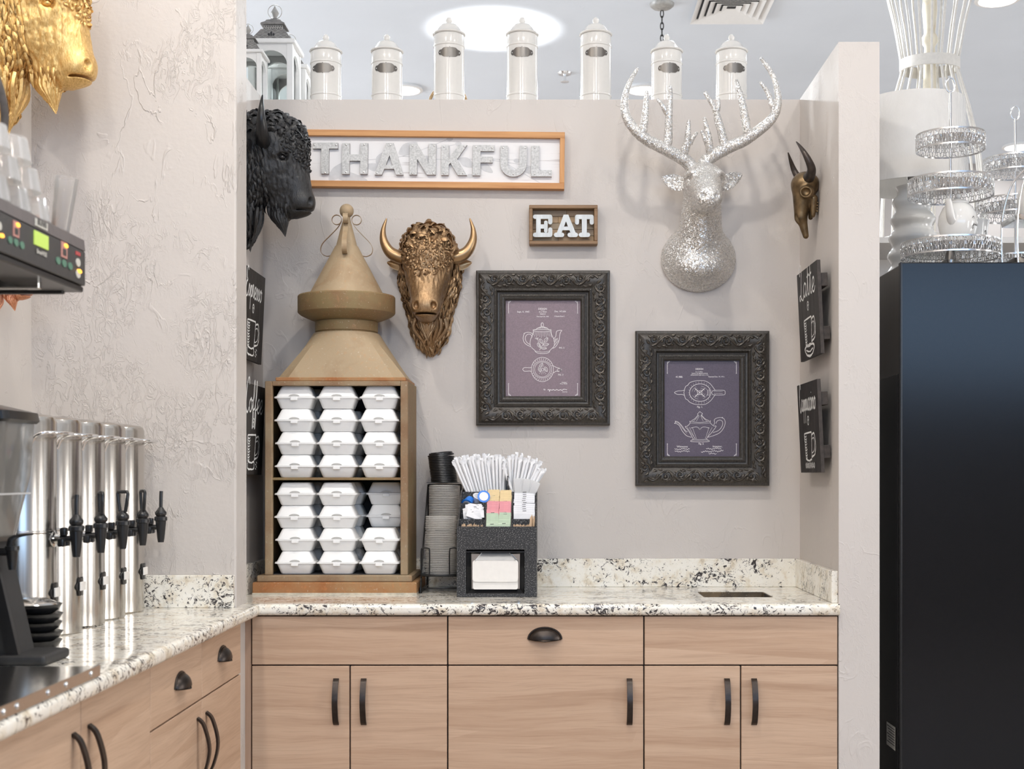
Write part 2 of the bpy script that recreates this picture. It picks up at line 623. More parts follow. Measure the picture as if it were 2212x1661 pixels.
WALL_C = (0.598, 0.553, 0.516)
MT = dict(
    wall=m_plaster('plaster_taupe', WALL_C, 0.75),
    wall_smooth=m_plaster('plaster_taupe_smooth', WALL_C, 0.35),
    ceiling=m_plaster('ceiling_daylight_tint', (0.745, 0.80, 0.87), 0.2),  # pale blue of the daylight put into the ceiling colour
    farwall=m_plaster('far_wall_paint', (0.40, 0.36, 0.335), 0.2),
    floor=plain('floor_tile', (0.33, 0.27, 0.22), 0.4, var=0.2, scale=6),
    granite=m_granite(),
    graniteshade=m_rust('shaded_polished_granite', (0.20, 0.14, 0.075), (0.03, 0.026, 0.022), 0.5),
    lam=m_laminate('walnut_laminate'),
    carcass=plain('cabinet_carcass', (0.05, 0.04, 0.035), 0.6),
    oak=m_wood('oak_filler', (0.36, 0.23, 0.15), (0.52, 0.35, 0.25), 'z'),
    orb=plain('oil_rubbed_bronze', (0.055, 0.045, 0.04), 0.36, 0.85, var=0.2),
    gold=m_fur_metal('gold_paint', (0.55, 0.31, 0.085), (0.90, 0.62, 0.26), 0.38, 0.75, 0.4),
    goldhorn=plain('gold_smooth', (0.85, 0.55, 0.2), 0.3, 0.85),
    bronze=m_fur_metal('bronze_paint', (0.22, 0.125, 0.06), (0.47, 0.31, 0.17), 0.36, 0.8, 0.35),
    bronzehorn=plain('bronze_smooth', (0.42, 0.27, 0.14), 0.3, 0.85),
    black=m_fur_metal('black_resin', (0.005, 0.005, 0.006), (0.024, 0.0235, 0.0235), 0.36, 0.0, 0.5),
    blackhorn=plain('black_resin_smooth', (0.014, 0.014, 0.015), 0.30),
    copper=m_fur_metal('copper_paint', (0.55, 0.2, 0.09), (0.85, 0.42, 0.25), 0.3, 0.85, 0.3),
    antique=plain('antique_brass', (0.17, 0.115, 0.06), 0.38, 0.8, var=0.45, scale=35),
    antiquehorn=plain('antique_dark', (0.065, 0.052, 0.045), 0.38, 0.6, var=0.3),
    glitter=m_glitter(),
    tan=m_rust('tan_rusted_metal', (0.42, 0.315, 0.195), (0.30, 0.185, 0.095), 0.36),
    tan2=m_rust('tan_olive_metal', (0.26, 0.185, 0.085), (0.24, 0.13, 0.06), 0.42),
    rust=m_rust('rust_frame_metal', (0.34, 0.25, 0.15), (0.25, 0.145, 0.075), 0.48),
    rust2=m_rust('rust_orange_metal', (0.40, 0.24, 0.11), (0.36, 0.14, 0.045), 0.50),
    paleedge=plain('worn_pale_edge', (0.55, 0.50, 0.40), 0.7, var=0.2),
    dark=plain('dark_interior', (0.045, 0.043, 0.045), 0.7),
    foam=plain('white_foam', (0.90, 0.895, 0.885), 0.42, var=0.01, spec=0.4),
    frame=m_fur_metal('antique_black_frame', (0.028, 0.024, 0.020), (0.075, 0.066, 0.056), 0.38, 0.25, 0.15),
    orn=plain('antique_black_ornament', (0.075, 0.064, 0.052), 0.30, 0.5, var=0.25, scale=120),
    print1=plain('mauve_print_sheen', (0.225, 0.165, 0.19), 0.45, var=0.12, scale=260),  # reflected sheen put into the colour, lighter than the other print
    print2=plain('purple_print', (0.10, 0.077, 0.108), 0.45, var=0.14, scale=260),
    ink=plain('white_ink', (0.80, 0.76, 0.76), 0.6, var=0.02),
    pine=m_wood('orange_pine', (0.46, 0.20, 0.065), (0.66, 0.35, 0.14), 'x'),
    pinez=m_wood('orange_pine_upright', (0.46, 0.20, 0.065), (0.66, 0.35, 0.14), 'z'),
    whiteboard=m_planks_paint('whitewashed_board', (0.80, 0.79, 0.79), (0.40, 0.36, 0.35)),
    leafgrey=plain('grey_leaf_print', (0.60, 0.60, 0.61), 0.6, var=0.05),
    galv=plain('galvanised_letter', (0.50, 0.495, 0.485), 0.5, 0.25, var=0.22, scale=200),
    galvedge=plain('letter_edge', (0.32, 0.29, 0.28), 0.5),
    nail=plain('nail_head', (0.75, 0.74, 0.72), 0.3, 0.8),
    eatframe=m_wood('eat_frame_wood', (0.17, 0.095, 0.045), (0.31, 0.19, 0.10), 'x'),
    eatletter=m_wood('white_grained_letter', (0.50, 0.53, 0.54), (0.74, 0.78, 0.80), 'z'),
    chalkwood=m_wood('black_stained_plank', (0.012, 0.010, 0.009), (0.035, 0.030, 0.027), 'z', 0.6),
    chalkside=plain('dark_brown_cleat', (0.055, 0.045, 0.04), 0.7, var=0.3),
    chalk=plain('white_chalk_paint', (0.82, 0.82, 0.80), 0.8, var=0.08, scale=300),
    cream=plain('cream_ceramic', (0.70, 0.675, 0.635), 0.16, var=0.01, coat=0.3),
    plate=m_brushed('gunmetal_plate', (0.19, 0.175, 0.16), 0.34),
    white=plain('white_paint_wood', (0.86, 0.85, 0.83), 0.4, var=0.015),
    zinc=plain('grey_zinc_roof', (0.25, 0.24, 0.23), 0.5, 0.35, var=0.2),
    zinclight=plain('grey_zinc_light', (0.42, 0.41, 0.39), 0.45, 0.35, var=0.15),
    zincdark=plain('zinc_hole', (0.03, 0.03, 0.035), 0.7),
    glass=m_glass('clear_glass', (0.97, 0.985, 0.98)),
    cup=m_glass('clear_plastic', (0.93, 0.91, 0.89), haze=0.22),
    lid=m_glass('clear_lid_plastic', (0.97, 0.96, 0.95), haze=0.45, hazec=(0.98, 0.96, 0.93)),
    hopper=m_glass('smoky_hopper', (0.72, 0.72, 0.70), haze=0.35, hazec=(0.55, 0.54, 0.52)),
    steel=m_brushed('brushed_steel', (0.60, 0.57, 0.53), 0.2),
    steelflat=m_brushed('steel_sheet', (0.66, 0.645, 0.62), 0.16, vert=False),
    chrome=plain('chrome', (0.82, 0.82, 0.82), 0.08, 1.0, var=0.01),
    silver=plain('polished_silver', (0.80, 0.80, 0.80), 0.16, 1.0, var=0.05),
    blackplastic=plain('black_plastic', (0.014, 0.014, 0.015), 0.28, var=0.1),
    blackmatte=plain('black_matte', (0.022, 0.022, 0.023), 0.5, var=0.1),
    wire=plain('black_wire', (0.02, 0.019, 0.018), 0.35, 0.4),
    acrylic=m_speckle('black_speckled_acrylic', (0.022, 0.021, 0.021), (0.20, 0.19, 0.18), 0.60, 300),
    panel=plain('brewer_panel', (0.045, 0.043, 0.042), 0.4, var=0.08),
    panelbrown=plain('brewer_top_trim', (0.11, 0.092, 0.088), 0.45, var=0.08),
    napkin=plain('napkin_paper', (0.83, 0.80, 0.76), 0.8, var=0.02, bumpy=0.1),
    paper=plain('straw_paper', (0.84, 0.84, 0.85), 0.6, var=0.03, scale=300),
    paperclear=m_glass('cellophane', (0.96, 0.96, 0.96), haze=0.75, hazec=(0.95, 0.95, 0.95)),
    pkt_white=plain('packet_white', (0.80, 0.80, 0.82), 0.6, var=0.04),
    pkt_yellow=plain('packet_yellow', (0.86, 0.68, 0.38), 0.6, var=0.04),
    pkt_pink=plain('packet_pink', (0.84, 0.37, 0.40), 0.6, var=0.05),
    pkt_green=plain('packet_green', (0.56, 0.67, 0.50), 0.6, var=0.05),
    inkdark=plain('dark_ink', (0.05, 0.045, 0.045), 0.7),
    stick=m_wood('birch_stick', (0.55, 0.36, 0.21), (0.74, 0.54, 0.36), 'z'),
    blue=plain('blue_creamer', (0.02, 0.20, 0.72), 0.3, var=0.05),
    foil=plain('creamer_foil', (0.62, 0.64, 0.68), 0.3, 0.3, var=0.2),
    fridge=plain('fridge_black_enamel', (0.007, 0.007, 0.008), 0.17, var=0.1, scale=200, spec=0.34),
    fridgeside=m_brushed('fridge_side_steel', (0.22, 0.205, 0.19), 0.45),
    sticker=plain('pale_sticker', (0.55, 0.53, 0.48), 0.6),
    wirewhite=plain('white_wire', (0.68, 0.65, 0.60), 0.45, var=0.06),
    oldpaint=m_rust('chipped_cream_paint', (0.74, 0.68, 0.55), (0.50, 0.40, 0.26), 0.30),
    shade=plain('white_lampshade', (0.66, 0.635, 0.60), 0.45, var=0.02, scale=20),
    lightlens=m_emit('downlight_lens', (1.0, 0.98, 0.94), 9.0),
    display=m_emit('green_display', (0.40, 0.54, 0.10), 0.5),
    amber=m_emit('amber_lamp', (1.0, 0.42, 0.05), 1.8),
    greendot=plain('green_key', (0.10, 0.22, 0.15), 0.5),
    pinkkey=plain('pink_icon', (0.50, 0.24, 0.20), 0.5),
    ivorykey=plain('ivory_key', (0.60, 0.58, 0.52), 0.5),
    redprint=plain('red_print', (0.45, 0.06, 0.06), 0.5),
    rope=plain('gold_rope', (0.42, 0.28, 0.14), 0.6, var=0.3, scale=200),
    mirror=plain('mirror_glass', (0.75, 0.80, 0.86), 0.05, 1.0, var=0.01),
    shelfwhite=plain('shelf_white', (0.72, 0.69, 0.66), 0.5, var=0.02),
    orange=plain('orange_label', (0.75, 0.34, 0.12), 0.5),
)
_b = MT['shade'].node_tree.nodes['Principled BSDF']
_b.inputs['Coat Weight'].default_value = 0.9
_nt = MT['shade'].node_tree
_h = noise(_nt, coords(_nt, (7, 7, 2.2)), 3.0, 5, 0.6, 2.5)
_bp = nd(_nt, 'ShaderNodeBump', {'Height': _h, 'Strength': 0.9, 'Distance': 0.03})
_nt.links.new(_bp.outputs[0], _b.inputs['Coat Normal'])


# ================================================================ the room
YB, TOP, CTR = 4.785, 2.655, 0.91          # back wall plane, height of the dividing walls, counter height
XL, XR = -1.015, 0.909                      # side walls of the recess
XE = -0.937                                 # end of the stub wall
YF = 4.15                                   # cabinet fronts
struct('floor', MB().box(-6, 6, -4.5, 11.2, -0.1, 0), MT['floor'])
struct('ceiling', MB().box(-6, 6, -4.5, 11.2, CEIL, CEIL + 0.1), MT['ceiling'])
struct('wall_back', MB().box(XL - 0.001, XR + 0.001, YB, 5.32, 0, TOP), MT['wall_smooth'])
struct('wall_right', MB().box(XR, 1.036, YF, 5.32, 0, TOP + 0.001), MT['wall_smooth'])
struct('wall_recess', MB().box(-1.30, XL, 4.178, 5.32, 0, TOP), MT['wall_smooth'])
struct('wall_partition', MB().rbox(-1.70, XE, 4.035, 4.178, 0, CEIL, 0.006, 2), MT['wall'])
struct('wall_left', MB().box(-1.70, -1.556, -4.5, 4.035, 0, CEIL), MT['wall_smooth'])
struct('wall_far', MB().box(-6, 6, 10.9, 11.2, 0, CEIL), MT['farwall'])
struct('wall_rear', MB().box(-6, 6, -4.7, -4.5, 0, 2.18).box(-6, 6, -4.7, -4.5, 3.55, CEIL), MT['farwall'])
struct('wall_shop', MB().box(-6.1, -6, -4.5, 11.2, 0, CEIL), MT['farwall'])
struct('wall_side', MB().box(5.6, 6.1, -4.5, 5.0, 0, CEIL).box(6, 6.1, 5.0, 11.2, 0, CEIL), MT['wall_smooth'])
# dropped soffit in the shop beyond
struct('trim_1', MB().box(wx(1000, 9.3), wx(1118, 9.3), 9.3, 9.8, 3.5, wz(203, 9.3)).box(wx(1014, 9.28), wx(1118, 9.28), 9.27, 9.3, 3.5, wz(212.5, 9.28)), MT['farwall'])

# ---------------------------------------------------------------- worktop (one L-shaped slab with a waste hole)
XW = -0.884
gx = [-1.556, XL, XE, XW, 0.515, 0.742, XR]
gy = [0.9, 4.035, 4.13, 4.178, 4.364, 4.571, YB]
bm = bmesh.new()
vm = {}


def gv(i, j):
    if (i, j) not in vm:
        vm[(i, j)] = bm.verts.new((gx[i], gy[j], CTR))
    return vm[(i, j)]


for i in range(len(gx) - 1):
    for j in range(len(gy) - 1):
        xc, yc = (gx[i] + gx[i + 1]) / 2, (gy[j] + gy[j + 1]) / 2
        inside = (yc < 4.035 and xc < XW) or (yc > 4.13 and xc > XE) or (4.035 < yc < 4.13 and XE < xc < XW) or (yc > 4.178 and xc > XL)
        if 4.364 < yc < 4.571 and 0.515 < xc < 0.742:
            inside = False
        if inside:
            bm.faces.new((gv(i, j), gv(i + 1, j), gv(i + 1, j + 1), gv(i, j + 1)))
ex = bmesh.ops.extrude_face_region(bm, geom=bm.faces[:])
for v in [g for g in ex['geom'] if isinstance(g, bmesh.types.BMVert)]:
    v.co.z -= 0.036
bmesh.ops.recalc_face_normals(bm, faces=bm.faces)


def front(v):
    return (abs(v.co.x - XW) < 1e-5 and v.co.y < 4.131) or (abs(v.co.y - 4.13) < 1e-5 and v.co.x > XW - 1e-5)


es = [e for e in bm.edges if front(e.verts[0]) and front(e.verts[1]) and abs(e.verts[0].co.z - e.verts[1].co.z) < 1e-6 and len(e.link_faces) == 2 and any(abs(f.normal.z) < 0.5 for f in e.link_faces)]
bmesh.ops.bevel(bm, geom=es, offset=0.013, segments=4, affect='EDGES', profile=0.5)
mb = MB()
mb.addbm(bm)
wt = tagit(obj('granite_worktop', mb, MT['granite'], smooth=35), 'speckled cream granite worktop turning the corner above the wood cabinets', 'worktop')
hl_ = MB()  # added strips: shade of the cut granite edge put into a dark colour
for a_ in ((0.5152, 0.7418, 4.5660, 4.5708), (0.5152, 0.7418, 4.3642, 4.3690), (0.5152, 0.5200, 4.369, 4.566), (0.7370, 0.7418, 4.369, 4.566)):
    hl_.box(*a_, CTR - 0.035, CTR - 0.0012)
obj('waste_hole_shade', hl_, MT['graniteshade'], wt, label='polished rim inside the waste hole with its shade painted dark')
for nm, bx, lab in (
        ('granite_backsplash', (XL, XR, YB - 0.02, YB, CTR, 1.0105), 'long low granite backsplash along the back wall behind the foam box lantern'),
        ('granite_backsplash', (XR - 0.02, XR, 4.16, YB - 0.02, CTR, 1.0105), 'short granite backsplash below the chalk signs reading Latte and Cappuccino'),
        ('granite_backsplash', (XL, XL + 0.02, 4.18, YB - 0.02, CTR, 1.0105), 'short granite backsplash below the chalk signs reading Espresso and Coffee'),
        ('granite_backsplash', (-1.556, XE - 0.004, 4.015, 4.035, CTR, 1.008), 'granite backsplash on the textured stub wall beside the steel coffee servers')):
    tagit(obj(nm, MB().rbox(*bx, 0.002, 1), MT['granite']), lab, 'backsplash')


# ---------------------------------------------------------------- cabinets
def bow_handle(x, z0, z1, y=0.0, w=0.0175, out=0.032):
    pts = cat([(x, y, z0), (x, y - out * 0.55, z0 + (z1 - z0) * 0.12), (x, y - out, (z0 + z1) / 2), (x, y - out * 0.55, z1 - (z1 - z0) * 0.12), (x, y, z1)], 5)
    return MB().strap(pts, w, 0.006, (1, 0, 0))


def cup_pull(x, z, y=0.0, r=0.05):
    mb = MB()
    n, m = 16, 7
    rings = []
    for i in range(m + 1):
        a = PI / 2 * i / m
        rings.append([(x + r * math.cos(PI * j / n) * math.cos(a * 0.98), y - 0.001 - 0.026 * math.sin(a), z + 0.034 * math.sin(PI * j / n) * math.cos(a * 0.98)) for j in range(n + 1)])
    mb.loft(rings, False, closed=False)
    mb.add([(p[0], p[1] + 0.0005, p[2]) for p in rings[-1]], [tuple(range(n + 1))])
    # rolled flange against the drawer front
    mb.tube([(x + r * 1.04 * math.cos(PI * j / n), y - 0.002, z + 0.036 * math.sin(PI * j / n)) for j in range(n + 1)], 0.0028, 6)
    mb.tube([(x - r, y - 0.004, z), (x - r * 0.6, y - 0.018, z - 0.002), (x, y - 0.027, z - 0.004), (x + r * 0.6, y - 0.018, z - 0.002), (x + r, y - 0.004, z)], 0.0025, 6)
    return mb


ZD = 0.718          # drawer bottom
ZT = 0.872
G = 0.0022


def front_panel(x0, x1, z0, z1):
    return MB().rbox(x0 + G, x1 - G, -0.019, -0.001, z0 + G, z1 - G, 0.0012, 1)


def cabinet(name, label, loc, rotz, w, depth, layout, group):
    """local frame: x along the front from 0 to w, fronts at y=0 facing -y"""
    t = thing(name, label, 'cabinet', loc, rotz, group)
    obj('carcass', MB().box(0.001, w - 0.001, 0.0, depth, 0.1, ZT).box(0.001, w - 0.001, 0.05, depth, 0.0, 0.1), MT['carcass'], t)
    for kind, x0, x1, z0, z1, hd in layout:
        p = obj(kind, front_panel(x0, x1, z0, z1), MT['lam'], t)
        if hd is None:
            continue
        if hd[0] == 'cup':
            obj('cup_pull', cup_pull(hd[1], hd[2], -0.019), MT['orb'], p, 40)
        else:
            obj('handle', bow_handle(hd[1], hd[2], hd[3], -0.019), MT['orb'], p, 50)
    return t


xs = [wx(543, YF), wx(967, YF), wx(1391, YF), XR - 0.002]
yb = YF + 0.019
hz0, hz1 = wz(1568, 4.12), wz(1470, 4.12)
w0, w1, w2 = xs[1] - xs[0], xs[2] - xs[1], xs[3] - xs[2]
m0 = wx(756, YF) - xs[0]
cabinet('base_cabinet', 'walnut laminate cabinet under the foam box lantern, plain drawer over two doors', (xs[0], yb, 0), 0, w0, 0.58,
        [('drawer', 0, w0, ZD, ZT, None), ('door', 0, m0, 0.1, ZD, ('bow', wx(723, 4.12) - xs[0], hz0, hz1)), ('door', m0, w0, 0.1, ZD, ('bow', wx(783, 4.12) - xs[0], hz0, hz1))], 'cabinets along the back wall')
cabinet('base_cabinet', 'walnut laminate cabinet with a cup pull drawer over one wide door', (xs[1], yb, 0), 0, w1, 0.58,
        [('drawer', 0, w1, ZD, ZT, ('cup', wx(1177, 4.12) - xs[1], wz(1384, 4.11))), ('door', 0, w1, 0.1, ZD, ('bow', wx(1361, 4.12) - xs[1], hz0, hz1))], 'cabinets along the back wall')
m2 = wx(1600, YF) - xs[2]
cabinet('base_cabinet', 'walnut laminate cabinet under the waste hole, plain drawer over two doors', (xs[2], yb, 0), 0, w2, 0.58,
        [('drawer', 0, w2, ZD, ZT, None), ('door', 0, m2, 0.1, ZD, ('bow', wx(1573, 4.12) - xs[2], hz0, hz1)), ('door', m2, w2, 0.1, ZD, ('bow', wx(1632, 4.12) - xs[2], hz0, hz1))], 'cabinets along the back wall')
tagit(obj('filler_strip', MB().box(XE, xs[0] - 0.002, YF + 0.004, YF + 0.6, 0.0, 0.873), MT['oak']), 'narrow wood filler strip between the stub wall end and the back cabinets', 'filler')

# run under the coffee servers: fronts face +x, so the local frame turns by 90 degrees (local x -> +y)
XC = -0.915 - 0.019
yA, yB_, yM = 3.086, 3.998, 3.547
hw = yB_ - yA
cabinet('base_cabinet', 'walnut laminate cabinet by the stub wall, two cup pull drawers over two doors', (XC, yA, 0), PI / 2, hw, 0.55,
        [('drawer', 0, yM - yA, ZD - 0.003, ZT, ('cup', 0.25, wz(1478, 3.37))), ('drawer', yM - yA, hw, ZD - 0.003, ZT, ('cup', yM - yA + 0.222, wz(1421, 3.79))),
         ('door', 0, yM - yA, 0.1, ZD - 0.003, ('bow', yM - yA - 0.045, 0.505, 0.672)), ('door', yM - yA, hw, 0.1, ZD - 0.003, ('bow', yM - yA + 0.045, 0.505, 0.672))], 'cabinets under the coffee servers')
yC, yS = 2.166, 2.626
for k, (a, lab) in enumerate(((yC, 'walnut laminate cabinet under the steel brewer tray with two full doors'), (1.246, 'walnut laminate cabinet at the free end of the run with two full doors'))):
    h2 = 0.92
    cabinet('base_cabinet', lab, (XC, a, 0), PI / 2, h2, 0.55,
            [('door', 0, h2 / 2, 0.1, ZT, ('bow', h2 / 2 - 0.045, 0.64, 0.81)), ('door', h2 / 2, h2, 0.1, ZT, ('bow', h2 / 2 + 0.045, 0.64, 0.81))], 'cabinets under the coffee servers')

# ---------------------------------------------------------------- tall black refrigerator
fr = thing('refrigerator', 'tall black enamelled refrigerator beside the taupe wall end', 'refrigerator', (1.115, 4.21, 0))
FW, FD, FH = 0.78, 0.89, 1.98
obj('body', MB().rbox(0.004, FW, 0.012, FD, 0.04, FH - 0.004, 0.004, 2), MT['fridgeside'], fr)
obj('front_panel', MB().rbox(0.0, FW, -0.006, 0.012, 0.04, FH, 0.004, 2), MT['fridge'], fr)
obj('corner_trim', MB().rbox(-0.001, 0.006, -0.0075, 0.014, 0.04, FH, 0.002, 1), MT['blackplastic'], fr)
obj('side_panel', MB().rbox(-0.002, 0.006, 0.02, FD - 0.01, 0.06, FH - 0.35, 0.002, 1), MT['fridge'], fr)
for x, y in ((0.06, 0.06), (FW - 0.06, 0.06), (0.06, FD - 0.06), (FW - 0.06, FD - 0.06)):
    obj('foot', MB().lathe([(0.02, 0), (0.02, 0.04)], 12, (x, y, 0)), MT['blackplastic'], fr, 40)
lb = MB().add([(-0.0025, 0.045, 0.43), (-0.0025, 0.155, 0.43), (-0.0025, 0.155, 0.505), (-0.0025, 0.045, 0.505)], [(0, 1, 2, 3)])
st = obj('sticker', lb, MT['sticker'], fr, label='pale rating label on the refrigerator side')
ln = MB()
for k in range(7):
    z = 0.497 - k * 0.0085
    ln.add([(-0.003, 0.052, z), (-0.003, 0.148 - (k % 3) * 0.01, z), (-0.003, 0.148 - (k % 3) * 0.01, z - 0.003), (-0.003, 0.052, z - 0.003)], [(0, 1, 2, 3)])
obj('printed_lines', ln, MT['inkdark'], st)

# ---------------------------------------------------------------- ceiling fixtures
for i, (x, y) in enumerate(NEAR_CANS + FAR_CANS):
    lab = 'round white recessed downlight in the ceiling %s' % ('above the coffee counter side' if i < len(NEAR_CANS) else 'of the shop beyond the dividing wall')
    t = thing('ceiling_downlight', lab, 'downlight', (x, y, CEIL - 0.02), 0, 'recessed downlights ' + ('near' if i < len(NEAR_CANS) else 'beyond'))
    obj('trim_ring', MB().lathe([(0.115, 0.02), (0.12, 0.004), (0.112, 0.0), (0.098, 0.0), (0.095, 0.02)], 28, cap=False), MT['white'], t, 40)
    obj('lens', MB().lathe([(0.096, 0.012), (0.096, 0.018)], 28), MT['lightlens'], t)
vt = thing('ceiling_vent', 'square white louvred air vent in the ceiling', 'vent', (1.006, 7.25, CEIL - 0.03))
for k in range(5):
    a, b = 0.203 - k * 0.038, 0.203 - k * 0.038 - 0.030
    mb = MB()
    o_, i_ = [(-a, -a), (a, -a), (a, a), (-a, a)], [(-b, -b), (b, -b), (b, b), (-b, b)]
    z0, z1 = 0.004 + 0.003 * k, 0.022 + 0.002 * k
    vs = [(x, y, z0) for x, y in o_] + [(x, y, z1) for x, y in i_] + [(x, y, z0 + 0.003) for x, y in o_] + [(x, y, z1 + 0.003) for x, y in i_]
    fs = []
    for j in range(4):
        q = (j + 1) % 4
        fs += [(j, q, 4 + q, 4 + j), (8 + j, 12 + j, 12 + q, 8 + q), (j, 8 + j, 8 + q, q), (4 + j, 4 + q, 12 + q, 12 + j)]
    mb.add(vs, fs)
    obj('louvre', mb, MT['white'], vt)
obj('duct_throat', MB().box(-0.19, 0.19, -0.19, 0.19, 0.0285, 0.0295), MT['zincdark'], vt)
sp = thing('ceiling_sprinkler', 'small chrome fire sprinkler in the ceiling', 'sprinkler', (0.117, 8.44, CEIL))
obj('escutcheon', MB().lathe([(0.045, 0), (0.04, -0.01), (0.012, -0.014)], 20), MT['chrome'], sp, 50)
obj('head', MB().lathe([(0.010, -0.012), (0.010, -0.05), (0.028, -0.054), (0.028, -0.057), (0.004, -0.06)], 16), MT['chrome'], sp, 50)
pn = thing('ceiling_pendant_light', 'pendant light on a dark chain from a grey ceiling canopy', 'pendant light', (0.624, 7.2, CEIL))
obj('canopy', MB().lathe([(0.066, 0), (0.064, -0.012), (0.05, -0.024), (0.02, -0.032), (0.008, -0.036)], 28), MT['zinclight'], pn, 40)
ch = MB()
for k in range(26):
    zc = -0.055 - k * 0.033
    a = (k % 2) * PI / 2
    ch.tube([(0.0085 * math.cos(q) * math.cos(a), 0.0085 * math.cos(q) * math.sin(a), zc + 0.021 * math.sin(q)) for q in [2 * PI * j / 12 for j in range(12)]], 0.003, 5, closed=True)
obj('chain', ch, MT['wire'], pn, 60)
obj('shade', MB().lathe([(0.02, -0.92), (0.06, -0.95), (0.15, -1.08), (0.16, -1.10), (0.15, -1.095), (0.055, -0.965)], 28, cap=False), MT['zinclight'], pn, 40)


# ================================================================ sculpted heads: signed-distance shapes meshed with surface nets
def smin(a, b, k):
    h = np.clip(0.5 + 0.5 * (b - a) / k, 0, 1)
    return b * (1 - h) + a * h - k * h * (1 - h)


def smax(a, b, k):
    return -smin(-a, -b, k)


def s_ell(P, c, r):
    q = [(P[i] - c[i]) / r[i] for i in range(3)]
    k0 = np.sqrt(q[0] ** 2 + q[1] ** 2 + q[2] ** 2) + 1e-9
    k1 = np.sqrt(sum((q[i] / r[i]) ** 2 for i in range(3))) + 1e-9
    return k0 * (k0 - 1) / k1


def s_cap(P, a, b, ra, rb, sx=1.0):
    a, b = np.array(a, float), np.array(b, float)
    d = b - a
    L = d @ d
    t = np.clip(((P[0] - a[0]) * d[0] + (P[1] - a[1]) * d[1] + (P[2] - a[2]) * d[2]) / L, 0, 1)
    return np.sqrt(((P[0] - a[0] - t * d[0]) / sx) ** 2 + (P[1] - a[1] - t * d[1]) ** 2 + (P[2] - a[2] - t * d[2]) ** 2) - (ra + (rb - ra) * t)


def surface_net(fn, lo, hi, h):
    ax = [np.arange(lo[i], hi[i] + h, h) for i in range(3)]
    P = np.meshgrid(*ax, indexing='ij')
    V = fn(P)
    nx, ny, nz = V.shape
    corner = np.zeros((nx - 1, ny - 1, nz - 1, 3))
    cnt = np.zeros((nx - 1, ny - 1, nz - 1))

    def sl(o):
        return V[o[0]:nx - 1 + o[0], o[1]:ny - 1 + o[1], o[2]:nz - 1 + o[2]]
    offs = [(i, j, k) for i in (0, 1) for j in (0, 1) for k in (0, 1)]
    for a in offs:
        for axx in range(3):
            if a[axx] == 1:
                continue
            b = list(a)
            b[axx] = 1
            va, vb = sl(a), sl(b)
            cr = (va < 0) != (vb < 0)
            t = np.where(cr, va / np.where(cr, va - vb, 1), 0)
            for d in range(3):
                corner[..., d] += np.where(cr, a[d] + (t if d == axx else 0), 0)
            cnt += cr
    act = cnt > 0
    idx = -np.ones(act.shape, int)
    idx[act] = np.arange(act.sum())
    ijk = np.argwhere(act)
    pos = (ijk + corner[act] / cnt[act][:, None]) * h + np.array(lo)
    quads = []
    S = V < 0
    for axx in range(3):
        o1, o2 = [d for d in range(3) if d != axx]
        A = np.take(S, range(0, S.shape[axx] - 1), axx)
        B = np.take(S, range(1, S.shape[axx]), axx)
        for flag in (True, False):
            e = np.argwhere((A != B) & (A == flag))
            e = e[(e[:, o1] > 0) & (e[:, o2] > 0) & (e[:, o1] < S.shape[o1] - 1) & (e[:, o2] < S.shape[o2] - 1)]
            if not len(e):
                continue
            q = []
            for d1, d2 in ((0, 0), (-1, 0), (-1, -1), (0, -1)):
                c = e.copy()
                c[:, o1] += d1
                c[:, o2] += d2
                q.append(idx[c[:, 0], c[:, 1], c[:, 2]])
            q = np.stack(q, 1)
            flip = flag ^ (axx == 1)
            quads.append(q if flip else q[:, ::-1])
    return pos, np.concatenate(quads)


def vnoise(p, scale, seed=0):
    """value noise for (n,3) points"""
    q = p * np.array(scale, float)
    i0 = np.floor(q).astype(np.int64)
    f = q - i0
    f = f * f * (3 - 2 * f)

    def hsh(i):
        n = (i[:, 0] * 73856093) ^ (i[:, 1] * 19349663) ^ (i[:, 2] * 83492791) ^ (seed * 2654435)
        n = (n ^ (n >> 13)) * 1274126177
        return ((n ^ (n >> 16)) & 0xffff) / 65535.0
    r = 0
    for a in (0, 1):
        for b in (0, 1):
            for c in (0, 1):
                w = (f[:, 0] if a else 1 - f[:, 0]) * (f[:, 1] if b else 1 - f[:, 1]) * (f[:, 2] if c else 1 - f[:, 2])
                r = r + w * hsh(i0 + np.array([a, b, c]))
    return r * 2 - 1


def grads(fn, p, e=0.001):
    g = []
    for d in range(3):
        dp = [p[:, i].copy() for i in range(3)]
        dm = [p[:, i].copy() for i in range(3)]
        dp[d] += e
        dm[d] -= e
        g.append(fn(dp) - fn(dm))
    g = np.stack(g, 1)
    return g / (np.linalg.norm(g, axis=1)[:, None] + 1e-9)


def to_mesh(name, pos, quads, mat):
    """field frame (x, forward, z) -> object frame (x, -forward, z)"""
    me = bpy.data.meshes.new(name)
    me.from_pydata([(a, -b, c) for a, b, c in pos.tolist()], [], quads.tolist())
    bm = bmesh.new()
    bm.from_mesh(me)
    bmesh.ops.recalc_face_normals(bm, faces=bm.faces)
    bm.to_mesh(me)
    bm.free()
    me.shade_smooth()
    if mat:
        me.materials.append(mat)
    return me


